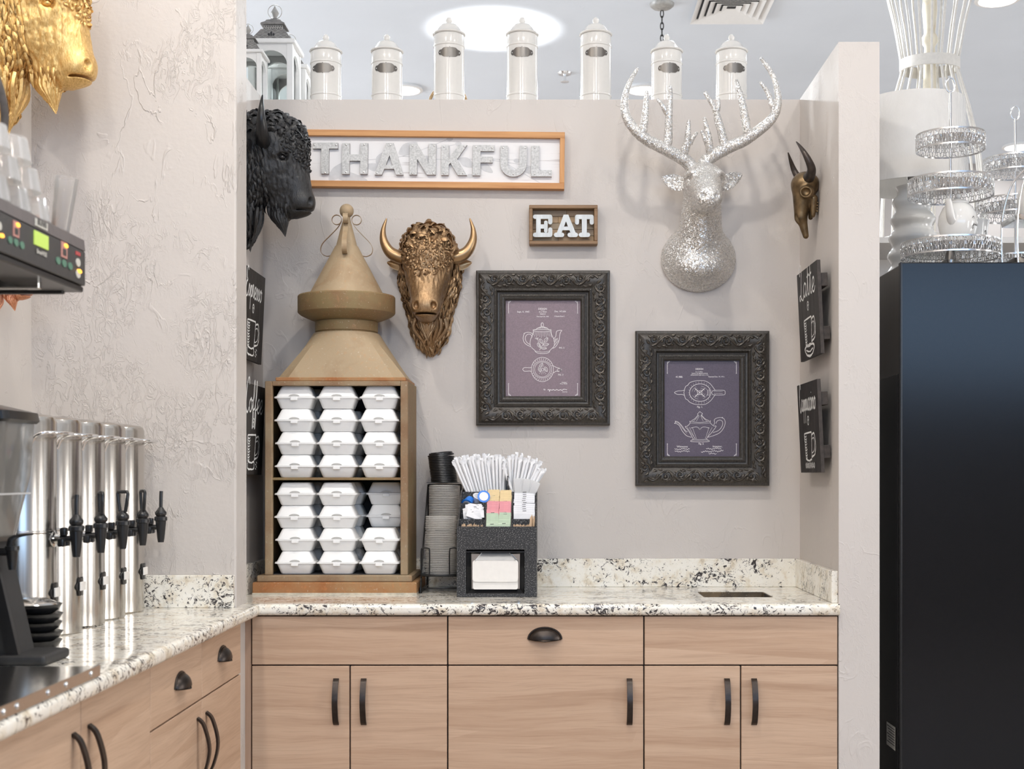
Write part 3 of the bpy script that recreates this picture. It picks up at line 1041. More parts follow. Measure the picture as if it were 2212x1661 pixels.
def leaf(mb, p, n, d, L, Wd, lift, curl, twist=0.0):
    """one lock of hair: tapering curved blade rising off a surface"""
    n = Vector(n).normalized()
    d = Vector(d)
    d = (d - n * d.dot(n))
    if d.length < 1e-6:
        d = n.orthogonal()
    d.normalize()
    s = n.cross(d)
    if twist:
        R = Matrix.Rotation(twist, 3, d)
        s = R @ s
    nn = d.cross(s) * -1
    rows = []
    for i in range(5):
        t = i / 4
        c = Vector(p) + d * L * (t - 0.15) + n * (lift * math.sin(PI * min(1, t * 0.85 + 0.05)) - curl * t * t)
        w = Wd * (0.45 + 0.55 * math.sin(PI * (0.15 + 0.6 * t))) * (1 - t ** 3 * 0.93)
        rows.append([tuple(c - s * w), tuple(c + n * w * 0.55), tuple(c + s * w), tuple(c - n * w * 0.35)])
    mb.loft([[(v[0], v[1], v[2]) for v in r] for r in rows], True)


# ---------------------------------------------------------------- bison
def bison_field(P):
    P = [np.abs(P[0]), P[1], P[2]]
    d = s_ell(P, (0, 0.095, 0.135), (0.092, 0.10, 0.105))
    d = smin(d, s_ell(P, (0, 0.155, 0.125), (0.068, 0.060, 0.085)), 0.03)
    d = smin(d, s_cap(P, (0, 0.135, 0.09), (0, 0.184, -0.045), 0.076, 0.050), 0.025)
    d = smin(d, s_ell(P, (0, 0.198, -0.064), (0.047, 0.039, 0.040)), 0.022)
    d = smin(d, s_ell(P, (0, 0.02, 0.075), (0.108, 0.075, 0.165)), 0.035)
    d = smin(d, s_ell(P, (0, 0.0, -0.055), (0.080, 0.052, 0.150)), 0.03)
    d = smin(d, s_cap(P, (0, 0.095, 0.03), (0, 0.145, -0.072), 0.074, 0.036), 0.03)
    # jaw and beard
    d = smin(d, s_ell(P, (0, 0.172, -0.088), (0.030, 0.032, 0.022)), 0.012)
    d = smin(d, s_cap(P, (0, 0.118, -0.075), (0, 0.132, -0.145), 0.036, 0.010), 0.02)
    # brow, eye socket
    d = smin(d, s_cap(P, (0.060, 0.150, 0.100), (0.074, 0.115, 0.088), 0.012, 0.012), 0.012)
    d = smax(d, -s_ell(P, (0.077, 0.146, 0.079), (0.017, 0.018, 0.013)), 0.008)
    # nostrils and mouth line
    d = smin(d, s_ell(P, (0.026, 0.214, -0.055), (0.017, 0.017, 0.016)), 0.010)
    d = smax(d, -s_ell(P, (0.031, 0.231, -0.060), (0.010, 0.016, 0.013)), 0.004)
    d = smax(d, -s_ell(P, (0, 0.205, -0.0865), (0.054, 0.043, 0.0030)), 0.003)
    d = smax(d, -P[1], 0.002)
    return d


bis_pos, bis_q = surface_net(bison_field, (-0.135, -0.008, -0.225), (0.135, 0.262, 0.265), 0.0036)
bis_n = grads(bison_field, bis_pos)
# combed fur relief, none on the bare muzzle and the back
muz = np.clip((0.185 - bis_pos[:, 1]) / 0.03, 0, 1) + np.clip((bis_pos[:, 2] + 0.01) / 0.04, 0, 1)
mask = np.clip(muz, 0.04, 1) * (bis_pos[:, 1] > 0.004)
swirl = bis_pos.copy()
swirl[:, 2] += 0.35 * bis_pos[:, 1]
fur = vnoise(swirl, (150, 150, 40), 3) * 0.0030 + vnoise(swirl, (320, 320, 90), 5) * 0.0018
bis_pos = bis_pos + bis_n * (fur * mask)[:, None]


def bison_tufts():
    rnd = random.Random(11)
    crown, mane = MB(), MB()
    order = list(range(len(bis_pos)))
    rnd.shuffle(order)
    taken = []
    for i in order:
        x, u, z = bis_pos[i]
        n = bis_n[i]
        if u < 0.012:
            continue
        top = z > 0.165 and u < 0.20
        fore = z > 0.045 + max(0, (abs(x) - 0.03)) * 1.1 and u > 0.118 and not top and abs(x) < 0.085
        back = u < 0.085 and z < 0.12 and not top
        throat = z < -0.06 and u < 0.095
        beard = -0.128 < z < -0.070 and 0.095 <= u < 0.155
        if not (top or fore or back or throat or beard):
            continue
        sp_ = 0.0165 if top else 0.0085 if fore else 0.0125
        if any((x - a) ** 2 + (u - b) ** 2 + (z - c) ** 2 < sp_ * sp_ for a, b, c in taken):
            continue
        taken.append((x, u, z))
        p = (x, -u, z)
        nn = (n[0], -n[1], n[2])
        if top:
            dr = (rnd.gauss(0, 0.8), -0.7 + rnd.gauss(0, 0.6), -0.55 + rnd.gauss(0, 0.5))
            leaf(crown, p, nn, dr, rnd.uniform(0.028, 0.044), rnd.uniform(0.008, 0.013), rnd.uniform(0.006, 0.012), rnd.uniform(-0.003, 0.008), rnd.gauss(0, 0.5))
        elif fore:
            dr = (rnd.gauss(0, 1), rnd.gauss(0, 0.4), rnd.gauss(-0.5, 0.8))
            leaf(crown, p, nn, dr, rnd.uniform(0.011, 0.017), rnd.uniform(0.0032, 0.005), rnd.uniform(0.004, 0.007), rnd.uniform(-0.004, 0.003), rnd.gauss(0, 0.5))
        elif beard:
            leaf(mane, p, nn, (-x * 6, (u - 0.138) * 6, -1), rnd.uniform(0.018, 0.028), rnd.uniform(0.0035, 0.0055), rnd.uniform(0.003, 0.006), 0.0, rnd.gauss(0, 0.4))
        else:
            dr = (rnd.gauss(0, 0.25) - x * 2.5, rnd.gauss(0, 0.15) - 0.1, -1)
            leaf(mane, p, nn, dr, rnd.uniform(0.028, 0.046), rnd.uniform(0.0045, 0.0075), rnd.uniform(0.004, 0.009), rnd.uniform(-0.002, 0.004), rnd.gauss(0, 0.5))
    # long locks of the beard and of the pointed throat mane
    for k in range(16):
        a = 2 * PI * k / 16
        x0, u0 = 0.027 * math.cos(a), 0.126 + 0.026 * math.sin(a)
        mane.tube(cat([(x0, -u0, -0.075), (x0 * 1.05, -(u0 - 0.006), -0.105), (x0 * 0.7, -(u0 * 0.5 + 0.066), -0.132), (x0 * 0.12 + rnd.gauss(0, 0.003), -0.140, -0.152 - rnd.random() * 0.022)], 4), [0.0080] * 8 + [0.0070, 0.0052, 0.0038, 0.0022, 0.0008], 6)
    for k in range(18):
        x0 = -0.062 + 0.124 * k / 17
        u0 = 0.03 + rnd.random() * 0.03
        mane.tube(cat([(x0, -u0, -0.085), (x0 * 0.9 + rnd.gauss(0, 0.004), -u0 * 0.95, -0.12), (x0 * 0.5, -u0 * 0.7, -0.165), (x0 * 0.1 + rnd.gauss(0, 0.003), -0.02, -0.205 - rnd.random() * 0.018)], 4), [0.0075] * 8 + [0.006, 0.0045, 0.003, 0.002, 0.0008], 6)
    return crown.mesh('crown_hair', 50), mane.mesh('mane', 50)


BIS_CROWN, BIS_MANE = bison_tufts()


def ear_mesh(s, name='ear'):
    mb = MB()
    rows = []
    for i in range(8):
        t = i / 7
        w = 0.019 * math.sin(PI * (0.12 + 0.86 * t)) ** 0.8 + 0.001
        c = Vector((s * (0.075 + 0.075 * t), -0.050 + 0.004 * t, 0.106 - 0.008 * t + 0.016 * t * t))
        rows.append([tuple(c + Vector((0, -0.007 * math.sin(q) - (0.004 if math.sin(q) > 0.5 else 0) * -1, 1 * w * math.cos(q)))) for q in [2 * PI * j / 10 for j in range(10)]])
    mb.loft(rows, True)
    return mb.mesh(name, 60)


BIS_EAR = {s: ear_mesh(s) for s in (-1, 1)}
BIS_HORN = {}
for s in (-1, 1):
    pth = cat([(s * 0.068, -0.080, 0.128), (s * 0.100, -0.086, 0.127), (s * 0.135, -0.090, 0.145), (s * 0.156, -0.092, 0.182), (s * 0.158, -0.093, 0.222), (s * 0.146, -0.094, 0.262)], 6)
    rr = [0.0275 - 0.0255 * (i / (len(pth) - 1)) ** 1.35 for i in range(len(pth))]
    BIS_HORN[s] = MB().tube(pth, rr, 14).mesh('horn', 60)
BIS_HEAD = to_mesh('head', bis_pos, bis_q, None)
_e = MB()
BIS_EYE = {s: MB().ell((s * 0.0655, -0.1415, 0.079), (0.0085, 0.0115, 0.0070), 14, 10).tube(arc3, 0.0022, 6).mesh('eye', 60) if (arc3 := [(s * (0.0660 + 0.010 * math.sin(q)), -0.1415 - 0.013 * math.cos(q), 0.081 + 0.0095 * math.sin(q)) for q in [PI * j / 8 for j in range(9)]]) else None for s in (-1, 1)}


def bison(label, loc, rotz, body, horn, scale=1.0):
    t = thing('bison_head_mount', label, 'wall sculpture', loc, rotz, 'bison head sculptures', scale)

    def put(name, me, mat, kind=None):
        o = obj(name, me.copy(), None, t, kind=kind)
        o.data.materials.clear()
        o.data.materials.append(mat)
        return o
    put('head', BIS_HEAD, body)
    put('curly_crown', BIS_CROWN, body, 'stuff')
    put('mane', BIS_MANE, body, 'stuff')
    for s in (-1, 1):
        put('horn', BIS_HORN[s], horn)
        put('ear', BIS_EAR[s], horn)
        put('eye', BIS_EYE[s], horn)
    return t


bison('bronze bison head sculpture on the back wall between lantern roof and picture frame', (wx(930, YB), YB, 1.949), 0, MT['bronze'], MT['bronzehorn'])
bison('matte black bison head sculpture above the Espresso chalk sign', (XL, 4.48, 2.281), PI / 2, MT['black'], MT['blackhorn'])
bison('shiny gold bison head sculpture above the coffee brewer', (-1.556, 3.80, 2.535), PI / 2, MT['gold'], MT['goldhorn'], 1.15)
bison('small copper bison head sculpture mostly hidden behind the coffee brewer', (-1.556, 3.735, 1.768 + 0.0865), PI / 2, MT['copper'], MT['copper'], 0.5)

# ---------------------------------------------------------------- deer
DX, DZ = wx(1508, YB), 2.20


def deer_field(P):
    P = [np.abs(P[0]), P[1], P[2]]
    d = s_ell(P, (0, 0.005, -0.118), (0.134, 0.090, 0.118))
    d = smin(d, s_cap(P, (0, 0.050, -0.08), (0, 0.140, 0.11), 0.080, 0.063), 0.045)
    d = smin(d, s_ell(P, (0, 0.080, -0.155), (0.085, 0.055, 0.050)), 0.03)
    d = smin(d, s_cap(P, (0, 0.115, -0.09), (0, 0.165, 0.03), 0.022, 0.030), 0.02)
    d = smin(d, s_ell(P, (0, 0.175, 0.125), (0.068, 0.07, 0.062)), 0.03)
    d = smin(d, s_cap(P, (0, 0.20, 0.115), (0, 0.315, 0.042), 0.057, 0.043), 0.02)
    d = smin(d, s_ell(P, (0, 0.324, 0.030), (0.041, 0.031, 0.032)), 0.012)
    d = smin(d, s_cap(P, (0, 0.18, 0.06), (0, 0.30, 0.018), 0.045, 0.024), 0.02)
    d = smin(d, s_cap(P, (0.045, 0.235, 0.140), (0.060, 0.195, 0.138), 0.012, 0.012), 0.012)
    d = smax(d, -s_ell(P, (0.062, 0.228, 0.118), (0.014, 0.016, 0.011)), 0.008)
    d = smax(d, -s_ell(P, (0.022, 0.350, 0.038), (0.008, 0.010, 0.007)), 0.004)
    d = smax(d, -P[1], 0.002)
    return d


dp, dq = surface_net(deer_field, (-0.15, -0.008, -0.25), (0.15, 0.37, 0.215), 0.0042)
dn = grads(deer_field, dp)
dp = dp + dn * (vnoise(dp, (260, 260, 260), 9) * 0.0011 * (dp[:, 1] > 0.004))[:, None]
dt = thing('deer_head_mount', 'silver glitter deer head with branching antlers on the back wall', 'wall sculpture', (DX, YB, DZ))
obj('head', to_mesh('head', dp, dq, MT['glitter']), None, dt)


def az(zx, zy, u):
    """antler point from the photo at u metres off the wall"""
    Y = YB - u
    return (wx(1340 + zx / 4.886, Y) - DX, -u, wz(120 + zy / 4.886, Y) - DZ)


def antler(branches):
    mb = MB()
    for pts, r0, r1 in branches:
        p = cat([az(*q) for q in pts], 5)
        m = len(p) - 1
        r0, r1 = r0 * 1.1, r1 * 1.15
        rr = [r0 + (r1 - r0) * (i / m) ** 1.7 for i in range(m + 1)]
        mb.tube(p, rr, 10)
        mb.ell(p[-1], (r1,) * 3, 8, 6)
    pos = np.array(mb.v)
    off = vnoise(pos, (170, 170, 170), 4) * 0.0016
    mb.v = [tuple(v) for v in pos + off[:, None] * np.array([0.6, -0.5, 0.6])]
    return mb


obj('antler', antler([
    ([(760, 1190, .17), (680, 1100, .178), (480, 990, .20), (300, 900, .22), (170, 800, .235), (80, 680, .24), (45, 560, .24), (52, 430, .235), (100, 280, .225), (178, 145, .21)], 0.0205, 0.0050),
    ([(215, 830, .23), (245, 760, .235), (265, 600, .24), (278, 385, .235)], 0.0150, 0.0060),
    ([(480, 970, .20), (505, 880, .205), (510, 700, .21), (522, 520, .212), (530, 335, .21)], 0.0150, 0.0060),
    ([(512, 640, .21), (470, 570, .22), (440, 520, .222), (395, 467, .22)], 0.0090, 0.0045),
    ([(650, 1060, .18), (695, 960, .20), (712, 850, .21), (720, 695, .215)], 0.0145, 0.0055),
    ([(735, 930, .20), (765, 870, .21), (808, 815, .215)], 0.0085, 0.0040)]), MT['glitter'], dt, 70)
obj('antler', antler([
    ([(850, 1190, .17), (930, 1090, .178), (1130, 975, .20), (1300, 900, .22), (1450, 800, .235), (1580, 690, .24), (1655, 560, .24), (1662, 400, .235), (1610, 215, .225), (1488, 30, .21)], 0.0205, 0.0050),
    ([(960, 1050, .18), (940, 960, .20), (925, 830, .21), (890, 668, .215)], 0.0145, 0.0055),
    ([(925, 960, .20), (895, 880, .21), (862, 805, .215)], 0.0085, 0.0040),
    ([(1110, 980, .20), (1080, 860, .205), (1035, 690, .21), (990, 550, .212), (898, 398, .21)], 0.0150, 0.0055),
    ([(1015, 620, .21), (1035, 540, .216), (1040, 465, .216)], 0.0085, 0.0045),
    ([(1360, 860, .225), (1335, 770, .23), (1300, 560, .235), (1262, 400, .235), (1225, 272, .23)], 0.0150, 0.0060),
    ([(1630, 620, .24), (1600, 520, .242), (1560, 400, .24), (1488, 290, .235)], 0.0095, 0.0055)]), MT['glitter'], dt, 70)


def deer_ear(s):
    mb = MB()
    rows = []
    for i in range(10):
        t = i / 9
        w = 0.026 * math.sin(PI * (0.10 + 0.88 * t)) ** 0.75 + 0.001
        c = Vector((s * (0.052 + 0.088 * t), -0.155 + 0.035 * t, 0.108 + (0.052 if s > 0 else 0.040) * t))
        ax = Vector((-0.35 * s, -0.15, 1)).normalized()
        row = []
        for j in range(12):
            q = 2 * PI * j / 12
            dep = 0.010 * math.sin(q)
            if math.sin(q) < 0:
                dep = 0.004 * math.sin(q) + 0.012 * math.cos(q) ** 2 * 0 + 0.006 * (1 - abs(math.cos(q))) * math.sin(PI * t)
            row.append(tuple(c + ax * w * math.cos(q) + Vector((0, dep, 0))))
        rows.append(row)
    return mb.loft(rows, True)


for s in (-1, 1):
    obj('ear', deer_ear(s), MT['glitter'], dt, 60)


# ---------------------------------------------------------------- cow skull on the recess wall
def skull_field(P):
    P = [np.abs(P[0]), P[1], P[2]]
    d = s_ell(P, (0, 0.040, 0.045), (0.048, 0.045, 0.040))
    d = smin(d, s_cap(P, (0, 0.045, 0.045), (0, 0.058, -0.065), 0.042, 0.020), 0.015)
    d = smin(d, s_cap(P, (0, 0.055, -0.06), (0, 0.040, -0.125), 0.018, 0.010), 0.010)
    d = smin(d, s_ell(P, (0.046, 0.045, 0.012), (0.017, 0.024, 0.022)), 0.010)
    d = smin(d, s_cap(P, (0.022, 0.018, -0.005), (0.020, 0.020, -0.060), 0.014, 0.008), 0.008)
    d = smax(d, -s_ell(P, (0.058, 0.052, 0.010), (0.014, 0.016, 0.014)), 0.005)
    d = smax(d, -s_ell(P, (0.010, 0.082, -0.075), (0.006, 0.02, 0.022)), 0.005)
    return smax(d, -P[1] + 0.001, 0.002)


kp, kq = surface_net(skull_field, (-0.075, -0.005, -0.145), (0.075, 0.105, 0.105), 0.0028)
kt = thing('cow_skull_mount', 'small antique bronze cow skull with dark horns above the Latte sign', 'wall sculpture', (XR, 4.47, 2.235), -PI / 2)
obj('skull', to_mesh('skull', kp, kq, MT['antique']), None, kt)
for s in (-1, 1):
    pth = cat([(s * 0.030, -0.040, 0.060), (s * 0.062, -0.038, 0.062), (s * 0.094, -0.040, 0.080), (s * 0.105, -0.058, 0.115), (s * 0.092, -0.074, 0.148), (s * 0.074, -0.086, 0.172)], 6)
    obj('horn', MB().tube(pth, [0.0195 - 0.0180 * (i / (len(pth) - 1)) ** 1.3 for i in range(len(pth))], 12), MT['antiquehorn'], kt, 60)
    tm = MB()
    for k in range(4):
        tm.rbox(s * 0.0225 - 0.005, s * 0.0225 + 0.005, -0.012, -0.003, -0.022 - k * 0.0095, -0.0145 - k * 0.0095, 0.002, 1)
    obj('teeth', tm, MT['antique'], kt)


# ================================================================ lantern-shaped metal shelf with foam boxes
lt = thing('lantern_shelf', 'tall rusted tan metal lantern shelf with a conical roof holding foam boxes', 'shelf', (-0.69, 4.62, CTR))


def LP(name, mb, mat, smooth=None, parent=None):
    return obj(name, mb.shift((0.69, -4.62, -CTR)), mat, parent or lt, smooth)


YL, YK = 4.47, 4.763
x0, x1 = wx(572, YL), wx(881, YL)
ox0, ox1 = wx(588, YL), wx(865, YL)
zt, zo1, zo0, zs1, zs0 = wz(823, YL), wz(833, YL), wz(1241, YL), wz(1031.5, YL), wz(1037, YL)
LP('plinth', MB().rbox(wx(545, 4.445), wx(900, 4.445), 4.445, YK, CTR, 0.952, 0.003, 1), MT['rust2'])
LP('plinth_worn_edge', MB().box(wx(545, 4.445) - 0.0005, wx(900, 4.445) + 0.0005, 4.4445, YK, CTR, 0.917), MT['paleedge'])
LP('plinth_step', MB().rbox(wx(555, 4.457), wx(890, 4.457), 4.457, YK, 0.952, zo0 - 0.002, 0.003, 1), MT['rust'])
# front frame
LP('stile', MB().rbox(x0, ox0, YL, YL + 0.022, zo0 - 0.002, zt, 0.002, 1), MT['rust'])
LP('stile', MB().rbox(ox1, x1, YL, YL + 0.022, zo0 - 0.002, zt, 0.002, 1), MT['rust'])
LP('top_rail', MB().rbox(ox0, ox1, YL, YL + 0.022, zo1, zt, 0.002, 1), MT['rust'])
LP('side_panel', MB().box(x0, x0 + 0.006, YL + 0.022, YK, zo0 - 0.002, zt), MT['tan2'])
LP('side_panel', MB().box(x1 - 0.006, x1, YL + 0.022, YK, zo0 - 0.002, zt), MT['tan2'])
LP('back_panel', MB().box(x0 + 0.006, x1 - 0.006, YK - 0.004, YK, zo0, zt - 0.006), MT['dark'])
LP('top_panel', MB().box(x0 + 0.006, x1 - 0.006, YL + 0.022, YK - 0.004, zt - 0.006, zt), MT['tan2'])
LP('floor_panel', MB().box(x0 + 0.006, x1 - 0.006, YL + 0.022, YK - 0.004, zo0 - 0.002, zo0), MT['dark'])
LP('inner_shelf', MB().rbox(x0 + 0.006, x1 - 0.006, YL + 0.004, YK - 0.004, zs0, zs1, 0.001, 1), MT['tan2'])
# roof: square skirt drawn up into the round neck
AX, AY = -0.69, 4.615
rx0, rx1 = wx(595, 4.475), wx(877, 4.475)
LP('roof_rim', MB().rbox(rx0, rx1, 4.475, 4.770, zt, zt + 0.013, 0.002, 1), MT['rust2'])


def sq(t, z, x0, x1, y0, y1, r, n=32):
    ring = []
    for j in range(n):
        a = 2 * PI * (j + 0.5) / n
        c, s = math.cos(a), math.sin(a)
        m = max(abs(c), abs(s))
        qx = (x0 + x1) / 2 + (x1 - x0) / 2 * c / m
        qy = (y0 + y1) / 2 + (y1 - y0) / 2 * s / m
        px, py = AX + r * c, AY + r * s
        ring.append((qx * (1 - t) + px * t, qy * (1 - t) + py * t, z))
    return ring


zr0, zr1 = zt + 0.013, 1.796
LP('roof_skirt', MB().loft([sq(t, zr0 + (zr1 - zr0) * t, rx0 + 0.004, rx1 - 0.004, 4.479, 4.771, 0.113) for t in [i / 8 for i in range(9)]], True), MT['tan'], 25)
LP('neck', MB().lathe([(0.1045, 1.794), (0.1045, 1.80), (0.1075, 1.803), (0.1075, 1.835), (0.1045, 1.838), (0.1045, 1.845)], 40, (AX, AY, 0)), MT['tan2'], 30)
LP('bowl', MB().lathe([(0.104, 1.838), (0.128, 1.846), (0.155, 1.858), (0.1655, 1.866), (0.1672, 1.870), (0.1672, 1.922), (0.165, 1.926), (0.10, 1.928)], 48, (AX, AY, 0)), MT['tan2'], 28)
LP('cone', MB().lathe([(0.132, 1.922), (0.130, 1.928), (0.0405, 2.097), (0.0395, 2.099)], 40, (AX, AY, 0)), MT['tan'], 28)
LP('spire', MB().lathe([(0.0395, 2.093), (0.037, 2.098), (0.014, 2.188), (0.010, 2.205)], 32, (AX, AY, 0)), MT['tan'], 28)
LP('ball_finial', MB().ell((AX, AY, 2.222), (0.0245, 0.0245, 0.0245), 22, 14), MT['tan'], 60)


def strap_pts():
    p = [(0.022 + 0.0165 * math.cos(a) + 0.012, 2.191 + 0.0165 * math.sin(a)) for a in [math.radians(200 - 30 * i) for i in range(13)]]
    p = p + [(0.030, 2.165), (0.055, 2.138), (0.080, 2.112), (0.089, 2.092), (0.085, 2.074), (0.068, 2.065), (0.052, 2.068)]
    return cat(p, 4)


for k in range(4):
    a = k * PI / 2 + 0.05
    pts = [(AX + r * math.cos(a), AY + r * math.sin(a), z) for r, z in strap_pts()]
    LP('scroll_strap', MB().strap(pts, 0.017 if k % 2 else 0.012, 0.0016, (-math.sin(a), math.cos(a), 0)), MT['rust'] if k % 2 == 0 else MT['tan'], 60)

# ---------------------------------------------------------------- foam clamshell boxes
BW, BD, BH = 0.1375, 0.123, 0.0765


def rr_ring(w, d, z, r=0.012, n=4, sag=0.0):
    ring = []
    for cx_, cy_, a0 in ((w / 2 - r, d / 2 - r, 0), (-w / 2 + r, d / 2 - r, 90), (-w / 2 + r, -d / 2 + r, 180), (w / 2 - r, -d / 2 + r, 270)):
        for i in range(n + 1):
            a = math.radians(a0 + 90 * i / n)
            x, y = cx_ + r * math.cos(a), cy_ + r * math.sin(a)
            ring.append((x, y, z + sag * math.cos(PI * x / w) ** 2))
    return ring


def foam_box():
    t = thing('foam_takeout_box', 'white foam takeout box', 'takeout box', (0, 0, 0))
    hb = 0.036
    obj('base', MB().loft([rr_ring(BW * 0.70, BD * 0.70, 0.0), rr_ring(BW * 0.74, BD * 0.74, 0.003), rr_ring(BW * 0.90, BD * 0.90, hb - 0.002), rr_ring(BW * 1.0, BD * 1.0, hb - 0.001), rr_ring(BW * 1.0, BD * 1.0, hb + 0.0015)], True), MT['foam'], t, 32)
    ld = MB().loft([rr_ring(BW * 0.995, BD * 0.995, hb + 0.0018), rr_ring(BW * 0.995, BD * 0.995, hb + 0.004), rr_ring(BW * 0.905, BD * 0.905, hb + 0.006), rr_ring(BW * 0.70, BD * 0.72, BH - 0.004), rr_ring(BW * 0.66, BD * 0.68, BH - 0.0004)], True)
    lid = obj('lid', ld, MT['foam'], t, 32)
    # latch tab on the front lip; grey half-disc paints the thumb recess shade
    obj('latch_tab', MB().rbox(-0.012, 0.012, -BD / 2 - 0.004, -BD / 2 + 0.004, hb - 0.009, hb + 0.003, 0.0015, 1), MT['foam'], lid)
    pts = arc(0, 0, 0.0175, 0.007, 0, 180, 10)
    obj('thumb_recess', MB().prism([(x, hb + 0.005 + z) for x, z in pts], -BD / 2 + 0.0015, -BD / 2 + 0.006).xf(Matrix.Identity(4)), MT['foamshade'], lid)
    return t


MT['foamshade'] = plain('foam_slot_shade', (0.50, 0.49, 0.47), 0.7)
proto = foam_box()
rnd = random.Random(5)
first = True
colx = [-0.9175 + 0.0725, -0.703, -0.4882 - 0.0725]
yFr, yBk = YL + 0.008 + BD / 2, YK - 0.005 - BD / 2
ords = ['bottom', 'second', 'third', 'top']
cols = ['tan wall side', 'middle', 'straw rack side']
for r, (zb, tier) in enumerate(((zo0, 'lower'), (zs1, 'upper'))):
    for c in range(3):
        for k in range(4):
            odd = tier == 'lower' and c == 2 and k >= 2
            z = zb + 0.0004 + k * (BH + 0.0006)
            dx, rz = rnd.uniform(-0.0015, 0.0015), rnd.uniform(-0.012, 0.012)
            dy = rnd.uniform(-0.002, 0.002)
            if k == 0:
                dx *= 0.5
            lab = 'white foam takeout box in the %s stack of the %s lantern tier, %s of four' % (('first', 'middle', 'third')[c], tier, ords[k])
            yy = yFr + dy
            if odd:
                yy, dx, rz = yFr + 0.100, 0.005, 0.10
                lab = 'white foam takeout box set back askew on the third lower stack, %s of four' % ords[k]
            o = proto if first else copy_tree(proto)
            first = False
            o['label'] = lab
            o['group'] = 'foam boxes in the lantern shelf'
            o.location = (colx[c] + dx, yy, z)
            o.rotation_euler = (0, 0, rz)
            # row behind
            if not (odd or (tier == 'upper' and k == 3 and c == 1)):
                b = copy_tree(proto)
                b['label'] = 'white foam takeout box half hidden in the back row of the lantern shelf'
                b['group'] = 'foam boxes in the lantern back row'
                b.location = (colx[c] + (0.010, 0.0065, 0.002)[c], yBk, z)
                b.rotation_euler = (0, 0, 0)


# ================================================================ framed teapot prints
def frame_profile():
    return [(0.0, 0.0), (0.0, 0.030), (0.003, 0.034), (0.009, 0.035), (0.012, 0.038), (0.028, 0.043), (0.045, 0.041), (0.060, 0.033), (0.064, 0.032), (0.066, 0.035), (0.0715, 0.036), (0.074, 0.032),
            (0.077, 0.022), (0.083, 0.021), (0.085, 0.026), (0.091, 0.027), (0.094, 0.024), (0.100, 0.023), (0.104, 0.019), (0.105, 0.008), (0.105, 0.0)]


def prof_h(d):
    pr = frame_profile()[1:-1]
    for (a, ha), (b, hb) in zip(pr, pr[1:]):
        if a <= d <= b and b > a:
            return ha + (hb - ha) * (d - a) / (b - a)
    return 0.03


